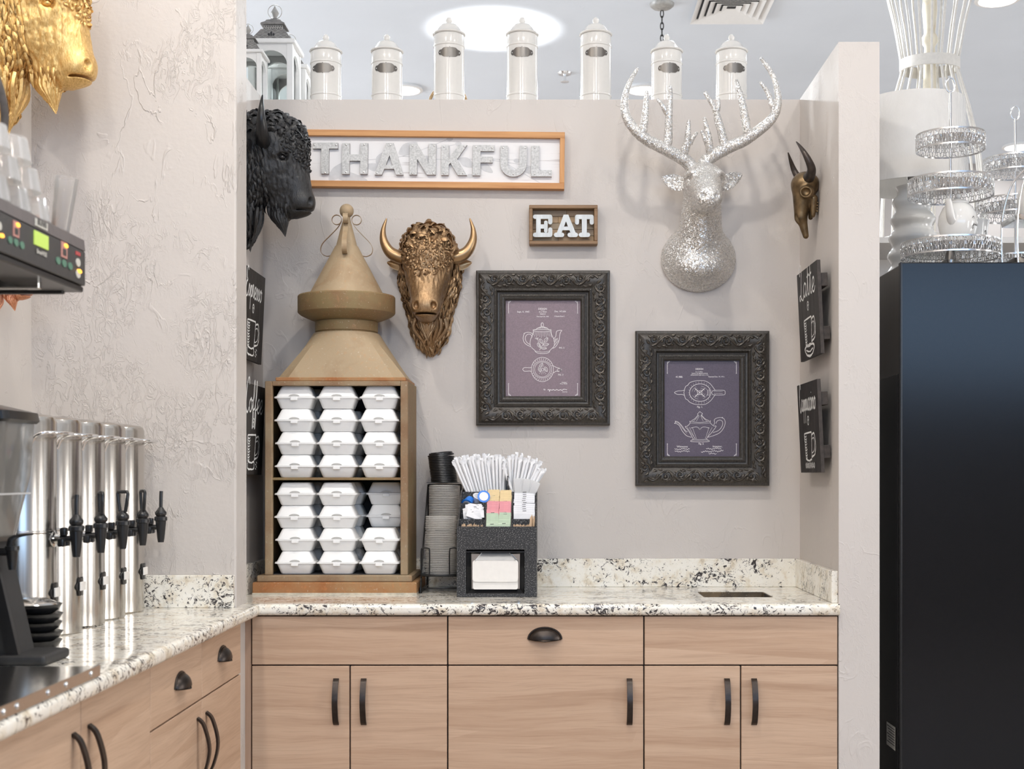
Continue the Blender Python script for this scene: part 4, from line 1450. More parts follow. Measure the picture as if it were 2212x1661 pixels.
def picture(label, name, cx, cz, w, h, printmat, draw):
    t = thing('picture_frame', label, 'framed picture', (cx, YB, cz), 0, 'ornate framed teapot prints')
    # one mesh per mitred rail; rail k runs along a side, d = distance in from the outer edge
    for k in range(4):
        L = w if k % 2 == 0 else h
        half = (h if k % 2 == 0 else w) / 2
        mb, orn, bead = MB(), MB(), MB()
        pr = frame_profile()
        mb.loft([[(-L / 2 + d, d, hh) for d, hh in pr], [(L / 2 - d, d, hh) for d, hh in pr]], False, closed=True)
        # scroll ornament in the wide hollow (d 0.012 .. 0.060)
        n = max(3, round((L - 0.08) / 0.098))
        lam_ = (L - 0.07) / n
        mid, amp = 0.0355, 0.0165

        def up(s, d):
            return (s, d, prof_h(d) + 0.0012)
        vine = []
        N = n * 14
        for i in range(N + 1):
            s = -L / 2 + 0.035 + (L - 0.07) * i / N
            d = mid + amp * math.sin(2 * PI * (s + L / 2 - 0.035) / lam_)
            d = max(d, 0.012)
            if abs(s) < L / 2 - d - 0.002:
                vine.append(up(s, d))
        orn.tube(vine, 0.0040, 6)
        for i in range(2 * n):
            s0 = -L / 2 + 0.035 + lam_ * (0.25 + 0.5 * i)
            sg = 1 if i % 2 == 0 else -1
            # curl winding back from the crest into the bay
            sp_ = []
            for q in range(22):
                a = sg * (PI / 2) - sg * q * 0.40
                rr = 0.0175 * (1 - q / 25)
                sp_.append((s0 + 0.004 + rr * math.cos(a), mid - sg * 0.002 + rr * math.sin(a) * 0.95))
            sp_ = [(s, min(0.059, max(0.011, d))) for s, d in sp_]
            if all(abs(s) < L / 2 - d - 0.001 for s, d in sp_):
                orn.tube([up(s, d) for s, d in sp_], [0.0046 - 0.0018 * q / 21 for q in range(22)], 6)
                orn.ell(up(sp_[-1][0], sp_[-1][1]), (0.0056, 0.0056, 0.0048), 8, 6)
            # acanthus leaves springing from the vine
            for (ds, dd, ang, ll) in ((-0.022, sg * -0.004, 0.9 * sg, 0.020), (-0.010, sg * 0.017, -0.5 * sg, 0.017), (0.024, sg * -0.016, 2.4 * sg, 0.017), (0.016, sg * 0.019, 0.2 * sg, 0.016), (-0.016, sg * -0.018, 0.3 * sg, 0.016), (0.004, sg * -0.020, 2.8 * sg, 0.013), (0.030, sg * 0.006, -1.1 * sg, 0.016)):
                s, d = s0 + ds, mid + dd
                ex_, ey_ = s + ll * math.cos(ang), d + ll * math.sin(ang)
                d, ey_ = min(0.058, max(0.013, d)), min(0.058, max(0.013, ey_))
                if abs(s) < L / 2 - d - 0.002 and abs(ex_) < L / 2 - ey_ - 0.002:
                    mx, my = (s + ex_) / 2, (d + ey_) / 2 + 0.003
                    orn.tube([up(s, d), up(mx, min(0.058, my)), up(ex_, ey_)], [0.0026, 0.0056, 0.0009], 6, flat=(1, 0.85))
        # rope beads
        for dd, st, rr in ((0.0690, 0.0046, 0.0023), (0.0885, 0.0046, 0.0021), (0.0985, 0.0042, 0.0017)):
            m = int((L - 2 * dd) / st)
            for i in range(m):
                s = -(L / 2 - dd) + st * (i + 0.5)
                c = (s, dd, prof_h(dd) + 0.0004)
                b0 = len(bead.v)
                bead.v += [(c[0] + rr, c[1], c[2]), (c[0], c[1] + rr, c[2]), (c[0] - rr, c[1], c[2]), (c[0], c[1] - rr, c[2]), (c[0] + 0.0006, c[1], c[2] + rr * 0.9)]
                bead.f += [(b0, b0 + 1, b0 + 4), (b0 + 1, b0 + 2, b0 + 4), (b0 + 2, b0 + 3, b0 + 4), (b0 + 3, b0, b0 + 4)]
        # rail frame (s along, d inwards, h outwards) -> object frame (x, -y out, z)
        R = Matrix.Rotation(-k * PI / 2, 4, 'Y')
        T = Matrix(((1, 0, 0, 0), (0, 0, -1, 0), (0, -1, 0, half), (0, 0, 0, 1)))
        Mx = R @ T
        rail = obj('frame_rail', mb.xf(Mx), MT['frame'], t, 30)
        obj('scroll_ornament', orn.xf(Mx), MT['orn'], rail, 60)
        obj('bead_moulding', bead.xf(Mx), MT['orn'], rail, kind='stuff')
    a, b = w / 2 - 0.104, h / 2 - 0.104
    p = obj('print', MB().box(-a, a, -0.010, -0.004, -b, b), printmat, t)
    ink = MB()
    draw(ink, a, b)
    obj('line_print', ink.shift((0, -0.0106, 0)), MT['ink'], p, kind='stuff')
    return t


def corner_marks(ink, a, b, s):
    for sx in (-1, 1):
        for sz in (-1, 1):
            x, z = sx * (a - 0.011), sz * (b - 0.004)
            ink.stroke([(x, z), (x, z - sz * 0.042)], 0.0016)
            ink.stroke([(x, z - sz * 0.040), (x, z - sz * 0.043)], 0.003)
            ink.stroke(cat([(x - sx * 0.001, z - sz * 0.001), (x - sx * 0.004, z + sz * 0.0005), (x - sx * 0.009, z + sz * 0.002)], 4), 0.0012)
            ink.stroke(cat([(x, z - sz * 0.008), (x - sx * 0.003, z - sz * 0.003), (x - sx * 0.008, z)], 4), 0.0016)


def draw_a(ink, a, b):
    k, ox, oz = 0.0002385, 915.0, 772.0

    def Q(pts, w=1.1, sm=6, closed=False):
        p = cat(pts, sm, closed) if sm else pts
        ink.stroke([((x - ox) * k, (oz - z) * k) for x, z in p], w * 0.0015, 0, closed)

    def TX(s, x, z, size, al='CENTER'):
        ink.merge(text_mb(s, size * k * 1.35, (x - ox) * k, (oz - z) * k, 0, al, 0.00012))
    corner_marks(ink, a, b, 1)
    TX('DESIGN', 908, 192, 28)
    Q([(880, 205), (940, 205)], 0.6, 0)
    TX('Sept. 9, 1947.', 622, 235, 26)
    TX('Des. 147,636', 1172, 228, 24)
    TX('N. J. FALK', 912, 234, 20)
    TX('TEAPOT', 912, 266, 18)
    TX('Filed April 30, 1946', 910, 302, 17)
    TX('2 Sheets-Sheet 2', 1160, 298, 17)
    TX('FIG. 2', 1195, 774, 24)
    TX('FIG. 3', 1180, 1178, 24)
    TX('Inventor', 1232, 1288, 16)
    TX('N. J. FALK', 1225, 1310, 19)
    TX('By', 938, 1398, 22)
    TX('Attorney', 1242, 1430, 15)
    # teapot seen from the side
    Q([(770, 505), (760, 560), (735, 620), (720, 690), (735, 750), (790, 800), (800, 820), (830, 840), (905, 850), (985, 840), (1012, 822), (1020, 800), (1075, 745), (1085, 690), (1075, 630), (1045, 570), (1035, 505)])
    Q([(800, 812), (905, 828), (1012, 812)], 0.8)
    Q(arc(903, 507, 138, 16, 0, 360, 30), 1.0, 0)
    Q([(765, 505), (768, 492), (800, 488)], 0.9)
    Q([(1038, 505), (1036, 492), (1010, 488)], 0.9)
    Q([(800, 495), (830, 470), (880, 450), (905, 446), (930, 450), (980, 470), (1005, 495)])
    for i in range(9):
        x = 815 + i * 22
        Q([(903 + (x - 903) * 0.3, 455), (903 + (x - 903) * 0.75, 472), (x, 500)], 0.55)
    Q(arc(903, 420, 20, 34, 0, 360, 20), 1.0, 0)
    Q([(903, 390), (893, 420), (903, 452)], 0.5)
    for i in range(12):
        x = 782 + i * 22
        e = 590 - abs(i - 5.5) * 2 + (i % 3) * 14
        xe = 903 + (x - 903) * 1.18
        Q([(x, 522), (x + (xe - x) * 0.4, 555), (xe, e)], 0.6)
    Q([(768, 565), (735, 540), (690, 530), (640, 545), (618, 600), (622, 660), (660, 710), (745, 755)])
    Q([(755, 605), (730, 565), (690, 558), (655, 590), (650, 640), (680, 690), (722, 715)])
    Q([(625, 555), (632, 542), (648, 545)], 0.8)
    Q([(1075, 630), (1105, 590), (1115, 530), (1130, 508), (1180, 500), (1196, 506), (1178, 528), (1165, 570), (1158, 640), (1135, 700), (1100, 750), (1060, 772)])
    Q([(1072, 665), (1110, 625), (1085, 690)], 0.7)
    Q([(1080, 700), (1130, 620), (1120, 670), (1085, 720)], 0.7)
    Q([(1080, 740), (1150, 650)], 0.6)
    Q([(860, 800), (885, 760), (915, 710), (945, 660)], 1.0)
    Q([(880, 770), (850, 690), (838, 640)], 0.9)

    def lf(cx, cz, L, Wd, ang):
        ca, sa = math.cos(math.radians(ang)), math.sin(math.radians(ang))
        pts = [(cx + ca * (u * L) - sa * (v * Wd), cz + sa * (u * L) + ca * (v * Wd)) for u, v in ((-1, 0), (-0.5, 0.8), (0.2, 0.9), (1, 0), (0.2, -0.9), (-0.5, -0.8))]
        Q(pts, 0.9, 5, True)
        Q([(cx - ca * L, cz - sa * L), (cx + ca * L, cz + sa * L)], 0.6, 0)
        for u in (-0.3, 0.1, 0.5):
            Q([(cx + ca * u * L, cz + sa * u * L), (cx + ca * (u + 0.25) * L - sa * 0.6 * Wd, cz + sa * (u + 0.25) * L + ca * 0.6 * Wd)], 0.4, 0)
    for args in ((960, 645, 42, 24, -50), (885, 665, 40, 22, 60), (960, 715, 42, 22, -10), (855, 725, 40, 22, 60), (930, 770, 40, 18, 0)):
        lf(*args)
    for q in range(5):
        Q([(838, 640), (800 + q * 11, 628 - abs(q - 2) * 2 - q * 4), (790 + q * 12, 612 + q * 3)], 0.6)
    # teapot seen from above
    Q(arc(905, 1088, 166, 182, 0, 360, 48), 1.0, 0)
    Q(arc(905, 1088, 140, 128, 0, 360, 44), 0.9, 0)
    Q(arc(905, 1088, 116, 112, 0, 360, 40), 0.8, 0)
    for i in range(30):
        q = math.radians(i * 12)
        if not (abs(math.sin(q)) < 0.3):
            Q([(905 + 148 * math.cos(q), 1088 + 140 * math.sin(q)), (905 + 160 * math.cos(q + 0.05), 1088 + 172 * math.sin(q + 0.05))], 0.8, 0)
    Q([(745, 1050), (720, 1062), (640, 1060), (612, 1085), (640, 1115), (720, 1112), (745, 1130)])
    Q([(1065, 1030), (1110, 1055), (1160, 1070), (1195, 1092), (1160, 1118), (1110, 1115), (1065, 1145)])
    Q(arc(1158, 1095, 32, 20, 0, 360, 20), 0.8, 0)
    for args in ((885, 1025, 42, 20, -55), (865, 1090, 36, 20, 70), (958, 1085, 40, 24, 60)):
        lf(*args)
    Q(arc(908, 1092, 20, 20, 0, 360, 16), 0.9, 0)
    for i in range(14):
        q = math.radians(i * 25.7)
        Q([(908 + 34 * math.cos(q), 1092 + 34 * math.sin(q)), (908 + (60 + (i % 3) * 10) * math.cos(q), 1092 + (60 + (i % 3) * 10) * math.sin(q))], 0.5, 0)
    Q([(982, 1395), (1005, 1390), (1012, 1420), (1022, 1392), (1050, 1400), (1070, 1388), (1095, 1402), (1120, 1388), (1150, 1402), (1175, 1390), (1200, 1402), (1225, 1385), (1275, 1392)], 1.3)


def draw_b(ink, a, b):
    k, ox, oz = 0.0002483, 780.0, 805.0

    def Q(pts, w=1.0, sm=6, closed=False):
        p = cat(pts, sm, closed) if sm else pts
        ink.stroke([((x - ox) * k, (oz - z) * k) for x, z in p], w * 0.0014, 0, closed)

    def TX(s, x, z, size, al='CENTER'):
        ink.merge(text_mb(s, size * k * 1.35, (x - ox) * k, (oz - z) * k, 0, al, 0.00012))
    corner_marks(ink, a, b, 1)
    TX('DESIGN', 745, 246, 24)
    TX('R. C. HALL.', 745, 283, 16)
    TX('TEAPOT OR SIMILAR ARTICLE', 748, 305, 13)
    TX('APPLICATION FILED AUG. 5, 1911', 748, 328, 13)
    TX('41,988.', 455, 360, 26)
    TX('Patented Dec. 19, 1911.', 992, 354, 18)
    TX('Fig. 1.', 752, 792, 26)
    TX('Fig. 2.', 772, 1322, 26)
    TX('Witnesses', 498, 1364, 28)
    TX('Inventor,', 1005, 1362, 28)
    for y, xa, xb in ((1390, 388, 605), (1422, 390, 605), (1385, 840, 1060), (1425, 770, 1090), (1455, 880, 990)):
        pts = []
        n = int((xb - xa) / 16)
        for i in range(n + 1):
            pts.append((xa + (xb - xa) * i / n, y + (14 if i % 2 else -10) * (0.5 + 0.5 * math.sin(i * 2.3 + y)) - i * 0.6))
        Q(pts, 1.1, 4)
    # from above
    Q([(520, 575), (545, 490), (575, 470), (610, 430), (680, 408), (755, 402), (830, 408), (890, 440), (920, 470), (975, 545)])
    Q([(520, 575), (545, 660), (575, 680), (610, 715), (680, 742), (755, 748), (830, 742), (890, 705), (925, 670), (975, 600)])
    Q(arc(755, 575, 152, 126, 0, 360, 44), 1.2, 0)
    for i in range(26):
        q = math.radians(i * 360 / 26)
        Q([(755 + 160 * math.cos(q), 575 + 134 * math.sin(q)), (755 + 172 * math.cos(q), 575 + 164 * math.sin(q))], 0.35, 0)
    for r in (112, 78, 50):
        for a0 in (10, 100, 190, 280):
            Q(arc(750, 575, r, r * 0.85, a0, a0 + 55, 10), 0.45, 0)
    for q in (45, 135, 225, 315):
        c, s = math.cos(math.radians(q)), math.sin(math.radians(q))
        Q([(750 + 34 * c, 575 + 28 * s), (750 + 100 * c, 575 + 86 * s)], 1.6, 0)
    Q(arc(750, 575, 32, 26, 0, 360, 20), 1.2, 0)
    Q(arc(750, 575, 10, 8, 0, 360, 10), 1.6, 0)
    Q([(862, 535), (885, 535), (885, 615), (862, 615)], 1.0, 0, True)
    Q([(530, 540), (490, 548), (430, 552), (385, 575), (430, 600), (490, 600), (530, 615)])
    Q([(920, 575), (950, 545), (1095, 543), (1115, 575), (1095, 607), (950, 607), (920, 575)])
    Q([(955, 560), (1080, 560)], 0.5, 0)
    Q([(955, 590), (1080, 590)], 0.5, 0)
    # from the side
    Q([(605, 985), (612, 1010), (590, 1040), (565, 1060), (540, 1065), (570, 1100), (610, 1160), (650, 1230), (655, 1245), (628, 1280), (880, 1280), (850, 1245), (860, 1220), (930, 1140), (985, 1060), (950, 1055), (910, 1020), (900, 1000), (905, 975)], 1.0, 5)
    Q([(605, 987), (750, 1005), (905, 985)], 0.9)
    Q([(612, 1012), (750, 1022), (898, 1010)], 0.6)
    Q([(650, 1248), (755, 1252), (852, 1248)], 0.8)
    Q([(640, 1265), (868, 1265)], 0.5, 0)
    Q([(630, 980), (680, 950), (715, 910), (730, 900), (775, 900), (790, 915), (830, 955), (880, 978)])
    for x0_, x1_ in ((735, 660), (745, 700), (765, 800), (772, 850)):
        Q([(x0_, 905), ((x0_ + x1_) / 2, 950), (x1_, 985)], 0.6)
    Q([(720, 880), (735, 865), (752, 848), (770, 865), (790, 875), (775, 895), (730, 898)], 0.9, 5, True)
    for xa, xb, xc in ((570, 620, 690), (600, 640, 680), (880, 860, 830), (930, 890, 850), (645, 670, 705)):
        Q([(xa, 1075), (xb, 1150), (xc, 1240)], 0.6)
    Q([(620, 1085), (690, 1070), (730, 1080), (752, 1110), (775, 1080), (820, 1070), (890, 1085)], 0.9)
    Q([(738, 1090), (752, 1108), (766, 1090)], 1.5)
    Q([(630, 1218), (560, 1195), (500, 1130), (455, 1050), (410, 1020), (385, 1018), (405, 1000), (395, 985), (440, 1000), (490, 1050), (540, 1120), (575, 1140)])
    Q([(405, 1000), (450, 1020), (500, 1085), (560, 1160)], 0.6)
    Q([(950, 1040), (965, 1010), (958, 975), (985, 945), (1060, 935), (1105, 960), (1115, 1020), (1090, 1090), (1040, 1150), (960, 1190), (870, 1218)])
    Q([(985, 1020), (1000, 985), (1045, 970), (1080, 1000), (1070, 1060), (1020, 1120), (940, 1150)])
    Q([(1065, 935), (1080, 930), (1075, 945)], 0.9)


PW, PH = 290 / 608.4, 335.5 / 608.4
picture('ornate black scroll frame with a sheen-lightened mauve print of a rose teapot, below the EAT sign', 'a', wx(1173, 4.74), wz(750.5, 4.74), PW, PH, MT['print1'], draw_a)
picture('ornate black scroll frame with a dark purple teapot print, below the silver deer', 'b', wx(1518.5, 4.74), wz(881.5, 4.74), PW, PH, MT['print2'], draw_b)

# ================================================================ THANKFUL sign
ky = 1 / (3.352 * 607.8)
SX, SZ = wx((645 + 1219) / 2, 4.75), wz(343.5, 4.75)
tk = thing('wall_hung_sign', 'long whitewashed THANKFUL sign in an orange pine frame', 'sign', (SX, YB, SZ))
tk.name = 'thankful_sign'
tk.rotation_euler = (0, math.radians(0.62), 0)
sw, sh, rw = 575 / 607.0, 123 / 607.0, 0.0215
obj('frame_rail', MB().rbox(-sw / 2, sw / 2, -0.034, 0, sh / 2 - rw, sh / 2, 0.001, 1), MT['pine'], tk)
obj('frame_rail', MB().rbox(-sw / 2, sw / 2, -0.034, 0, -sh / 2, -sh / 2 + rw, 0.001, 1), MT['pine'], tk)
obj('frame_stile', MB().rbox(-sw / 2, -sw / 2 + 0.017, -0.034, 0, -sh / 2 + rw, sh / 2 - rw, 0.001, 1), MT['pinez'], tk)
obj('frame_stile', MB().rbox(sw / 2 - 0.017, sw / 2, -0.034, 0, -sh / 2 + rw, sh / 2 - rw, 0.001, 1), MT['pinez'], tk)
bd = obj('whitewashed_panel', MB().box(-sw / 2 + 0.016, sw / 2 - 0.016, -0.016, -0.002, -sh / 2 + rw - 0.001, sh / 2 - rw + 0.001), MT['whiteboard'], tk)


def zp(zx, zy):
    """zoom pixel of the sign area -> sign-local metres"""
    return ((zx - 1016) * ky * 1.0 + 0.0 + (660 + 1016 / 3.352 - 932) / 607.0, (246 - zy + (zx - 1016) * 0.0108) * ky)


lp = MB()


def leafp(x, z, L, Wd, ang):
    c, s = math.cos(math.radians(ang)), math.sin(math.radians(ang))
    pts = [(0, 0), (0.3, 0.42), (0.6, 0.42), (1, 0), (0.6, -0.42), (0.3, -0.42)]
    poly = cat([(x + c * u * L - s * v * Wd, z + s * u * L + c * v * Wd) for u, v in pts], 4, True)
    yd = -0.0162 - 0.00006 * len(lp.f)
    lp.add([(zp(*q)[0], yd, zp(*q)[1]) for q in poly], [tuple(range(len(poly)))])


for a in ((165, 395, 190, 90, -48), (200, 350, 250, 80, 10), (420, 280, 170, 60, 12), (520, 300, 140, 100, -62), (670, 200, 160, 90, -32), (1110, 230, 130, 70, 30), (1250, 260, 130, 60, 35), (860, 215, 110, 60, 40), (1440, 290, 130, 60, 40), (1560, 310, 160, 55, 5)):
    leafp(*a)
for a in ([(160, 340), (400, 250), (700, 215), (1030, 90)], [(700, 215), (1000, 240), (1300, 240), (1700, 300)], [(1350, 235), (1540, 245)], [(950, 160), (1100, 125)], [(1400, 240), (1700, 410)]):
    lp.stroke([zp(*q) for q in cat(a, 6)], 0.0022, -0.0163)
for cx_, cy_ in ((1040, 90), (1103, 125), (1530, 248), (1190, 360)):
    pt = [zp(cx_ + 24 * math.cos(q), cy_ + 16 * math.sin(q)) for q in [2 * PI * j / 12 for j in range(12)]]
    lp.add([(x, -0.0165, z) for x, z in pt], [tuple(range(12))])
obj('leaf_branch_print', lp, MT['leafgrey'], bd)

letters = {
    'T': [(47, 122), (230, 122), (230, 165), (166, 165), (166, 348), (110, 348), (110, 165), (47, 165)],
    'H': [(262, 125), (316, 125), (316, 208), (394, 208), (394, 125), (447, 125), (447, 350), (394, 350), (394, 254), (316, 254), (316, 350), (262, 350)],
    'N': [(752, 130), (806, 130), (890, 268), (890, 130), (943, 130), (943, 355), (878, 355), (806, 240), (806, 355), (752, 355)],
    'K': [(982, 138), (1036, 138), (1036, 236), (1106, 138), (1168, 138), (1096, 242), (1168, 358), (1102, 358), (1048, 268), (1036, 284), (1036, 358), (982, 358)],
    'F': [(1210, 140), (1365, 140), (1365, 184), (1266, 184), (1266, 224), (1354, 224), (1354, 267), (1266, 267), (1266, 360), (1210, 360)],
    'L': [(1635, 145), (1692, 145), (1692, 322), (1785, 322), (1785, 368), (1635, 368)],
}
u_out = [(1410, 145)] + [(1410, 270)] + [(1506 - 96 * math.cos(q), 275 + 95 * math.sin(q)) for q in [PI * j / 12 for j in range(13)]] + [(1603, 145), (1550, 145)] + [(1506 + 42 * math.cos(q), 275 + 46 * math.sin(q)) for q in [PI * j / 10 for j in range(11)]] + [(1464, 145)]
letters['U'] = u_out
nails = {'T': [(60, 140), (217, 140), (138, 340)], 'H': [(290, 137), (420, 137), (290, 336), (420, 336)], 'A': [(614, 140), (515, 342), (690, 342)], 'N': [(772, 145), (930, 145), (772, 345), (925, 345)],
         'K': [(1000, 150), (1150, 150), (1000, 345), (1140, 345)], 'F': [(1232, 152), (1350, 160), (1340, 250), (1235, 348)], 'U': [(1430, 160), (1590, 160), (1506, 350)], 'L': [(1660, 158), (1660, 350), (1770, 345)]}


def letter_obj(ch, polys):
    mb = MB()
    for i, pl in enumerate(polys):
        mb.prism([zp(*q) for q in pl], -0.0275 + 0.0003 * i, -0.0158 + 0.0002 * i)
    o = obj('letter_' + ch.lower(), mb, MT['galv'], tk, label='galvanised metal letter ' + ch)
    o.data.materials.append(MT['galvedge'])
    for p in o.data.polygons:
        if abs(p.normal.y) < 0.5:
            p.material_index = 1
    for q in nails[ch]:
        x, z = zp(*q)
        obj('nail_head', MB().ell((x, -0.0277, z), (0.0035, 0.0016, 0.0035), 8, 6), MT['nail'], o, 60)


for ch_ in 'THNKFLU':
    letter_obj(ch_, [letters[ch_]])
letter_obj('A', [[(580, 125), (634, 125), (614, 190), (552, 355), (498, 355)], [(634, 125), (708, 355), (654, 355), (600, 200), (614, 165)], [(548, 285), (662, 285), (668, 312), (542, 312)]])

# ================================================================ EAT sign
EX, EZ = wx(1217, 4.745), wz(485.5, 4.745)
et = thing('eat_sign', 'small boxed wooden EAT sign with white slab letters', 'sign', (EX, YB, EZ))
ew, eh = 148 / 607.8, 85 / 607.8
fw = 0.0125
obj('frame_rail', MB().rbox(-ew / 2, ew / 2, -0.045, 0, eh / 2 - fw, eh / 2, 0.002, 1), MT['eatframe'], et)
obj('frame_rail', MB().rbox(-ew / 2, ew / 2, -0.045, 0, -eh / 2, -eh / 2 + fw, 0.002, 1), MT['eatframe'], et)
obj('frame_stile', MB().rbox(-ew / 2, -ew / 2 + fw, -0.045, 0, -eh / 2 + fw, eh / 2 - fw, 0.002, 1), MT['eatframe'], et)
obj('frame_stile', MB().rbox(ew / 2 - fw, ew / 2, -0.045, 0, -eh / 2 + fw, eh / 2 - fw, 0.002, 1), MT['eatframe'], et)
pc = [((0.20, 0.14, 0.09), (0.33, 0.25, 0.17)), ((0.27, 0.175, 0.09), (0.42, 0.29, 0.17)), ((0.22, 0.14, 0.075), (0.36, 0.24, 0.14)), ((0.30, 0.19, 0.095), (0.47, 0.32, 0.18)), ((0.24, 0.18, 0.11), (0.38, 0.29, 0.19))]
ph = (eh - 2 * fw) / 5
for i in range(5):
    z1_ = eh / 2 - fw - i * ph
    for sgn, sp0, sp1 in ((0, -ew / 2 + fw, 0.012 - 0.03 * (i % 3)), (1, 0.012 - 0.03 * (i % 3), ew / 2 - fw)):
        c0, c1 = pc[(i + 2 * sgn) % 5]
        obj('plank', MB().rbox(sp0 + 0.0004, sp1 - 0.0004, -0.012, -0.003, z1_ - ph + 0.0005, z1_ - 0.0005, 0.0008, 1), m_wood('stained_plank', c0, c1, 'x'), et)


def ez(zx, zy):
    return ((zx - 1866) * ky + 0.0, (717 - zy) * ky)


def bars(name, segs, curves=()):
    mb = MB()
    for i, pl in enumerate(segs):
        mb.prism([ez(*q) for q in pl], -0.036 + 0.00025 * i, -0.026 + 0.00025 * i)
    for pts, r in curves:
        mb.tube([(ez(*q)[0], -0.031, ez(*q)[1]) for q in cat(pts, 5)], r, 10, flat=(1, 1))
    obj(name, mb, MT['eatletter'], et, 40, label='white grained slab letter ' + name[-1].upper())


def cap_poly(xa, xb, za, zb):
    """bar with rounded ends"""
    r = min(abs(zb - za), abs(xb - xa)) / 2
    if abs(xb - xa) > abs(zb - za):
        zc = (za + zb) / 2
        return arc(xb - r, zc, r, r, -90, 90, 8) + arc(xa + r, zc, r, r, 90, 270, 8)
    xc = (xa + xb) / 2
    return arc(xc, zb - r, r, r, 0, 180, 8) + arc(xc, za + r, r, r, 180, 360, 8)


bars('letter_e', [cap_poly(1645, 1785, 642, 672), [(1668, 660), (1702, 660), (1702, 790), (1668, 790)], cap_poly(1645, 1785, 772, 804), cap_poly(1756, 1786, 645, 712), cap_poly(1756, 1786, 734, 803), [(1695, 712), (1740, 712), (1740, 742), (1695, 742)], cap_poly(1726, 1752, 684, 772)])
bars('letter_a', [[(1868, 642), (1902, 642), (1962, 790), (1924, 790), (1885, 690), (1846, 790), (1812, 790)], [(1846, 728), (1924, 728), (1932, 754), (1838, 754)], cap_poly(1797, 1872, 772, 804), cap_poly(1896, 1972, 772, 804)])
bars('letter_t', [cap_poly(1950, 2086, 642, 674), [(2000, 655), (2036, 655), (2036, 790), (2000, 790)], cap_poly(1978, 2060, 772, 804), cap_poly(1950, 1980, 645, 714), cap_poly(2057, 2087, 645, 714)])

# ================================================================ chalk signs
GL = {  # single-stroke script letters: list of polylines in (x, y), x-height 0.45, ascender 1, descender -0.45; advance
    'a': ([[(0.38, 0.36), (0.26, 0.45), (0.1, 0.36), (0.05, 0.18), (0.12, 0.03), (0.26, 0.08), (0.37, 0.25), (0.39, 0.42), (0.37, 0.12), (0.44, 0.02), (0.54, 0.1)]], 0.5),
    't': ([[(0.0, 0.1), (0.12, 0.35), (0.2, 0.9), (0.16, 0.3), (0.17, 0.07), (0.26, 0.02), (0.36, 0.12)], [(0.04, 0.58), (0.34, 0.64)]], 0.33),
    'e': ([[(0.0, 0.12), (0.2, 0.2), (0.33, 0.33), (0.27, 0.45), (0.12, 0.38), (0.06, 0.18), (0.14, 0.03), (0.3, 0.03), (0.44, 0.16)]], 0.4),
    'p': ([[(0.0, 0.1), (0.12, 0.42), (0.1, 0.0), (0.08, -0.45), (0.12, 0.1), (0.22, 0.4), (0.36, 0.4), (0.38, 0.18), (0.25, 0.03), (0.14, 0.1)], [(0.3, 0.04), (0.46, 0.1)]], 0.43),
    'u': ([[(0.0, 0.3), (0.08, 0.43), (0.09, 0.15), (0.17, 0.03), (0.3, 0.12), (0.37, 0.43), (0.36, 0.12), (0.43, 0.03), (0.5, 0.1)]], 0.47),
    'c': ([[(0.34, 0.36), (0.24, 0.45), (0.1, 0.36), (0.05, 0.18), (0.12, 0.03), (0.26, 0.03), (0.4, 0.16)]], 0.37),
    'i': ([[(0.0, 0.1), (0.1, 0.43), (0.1, 0.12), (0.17, 0.03), (0.26, 0.12)], [(0.12, 0.62), (0.13, 0.66)]], 0.23),
    'n': ([[(0.0, 0.3), (0.08, 0.43), (0.08, 0.03), (0.12, 0.28), (0.24, 0.44), (0.34, 0.34), (0.34, 0.1), (0.42, 0.03), (0.5, 0.12)]], 0.47),
    'o': ([[(0.26, 0.44), (0.1, 0.36), (0.05, 0.18), (0.14, 0.03), (0.3, 0.06), (0.37, 0.24), (0.3, 0.42), (0.22, 0.44), (0.32, 0.36), (0.46, 0.4)]], 0.42),
    's': ([[(0.0, 0.08), (0.16, 0.44), (0.28, 0.2), (0.2, 0.03), (0.06, 0.06)], [(0.2, 0.04), (0.36, 0.12)]], 0.34),
    'r': ([[(0.0, 0.1), (0.1, 0.46), (0.24, 0.42), (0.22, 0.14), (0.29, 0.03), (0.38, 0.12)]], 0.36),
    'f': ([[(0.0, 0.1), (0.2, 0.5), (0.27, 0.92), (0.18, 0.98), (0.13, 0.5), (0.1, -0.4), (0.18, -0.42), (0.22, -0.05), (0.14, 0.06), (0.34, 0.14)]], 0.32),
    'L': ([[(0.1, 0.75), (0.04, 0.95), (0.2, 1.1), (0.32, 0.95), (0.25, 0.5), (0.16, 0.1), (0.02, -0.02), (-0.04, 0.08), (0.08, 0.14), (0.26, 0.0), (0.42, -0.04), (0.54, 0.1)]], 0.5),
    'J': ([[(0.02, 0.8), (0.2, 1.05), (0.34, 0.98), (0.28, 0.4), (0.2, -0.3), (0.06, -0.42), (0.0, -0.28), (0.16, -0.02), (0.36, 0.12)]], 0.36),
    'C': ([[(0.42, 0.85), (0.36, 1.05), (0.2, 1.0), (0.06, 0.6), (0.08, 0.15), (0.26, -0.02), (0.46, 0.16)]], 0.46),
    'E': ([[(0.4, 0.92), (0.28, 1.05), (0.12, 0.92), (0.14, 0.66), (0.28, 0.56), (0.1, 0.46), (0.04, 0.2), (0.16, -0.02), (0.36, 0.04), (0.46, 0.18)]], 0.46),
}


def script(mb, s, x, z, size, w, xs=1.0):
    tot = sum(GL[c][1] for c in s) * size * xs
    p = x - tot / 2
    for c in s:
        for st in GL[c][0]:
            pts = cat([(p + a * size * xs, z + b * size) for a, b in st], 5)
            m = len(pts)
            mb.stroke(pts, [w * (0.75 + 0.5 * abs(math.sin(i * 0.33))) for i in range(m)], 0)
        p += GL[c][1] * size * xs


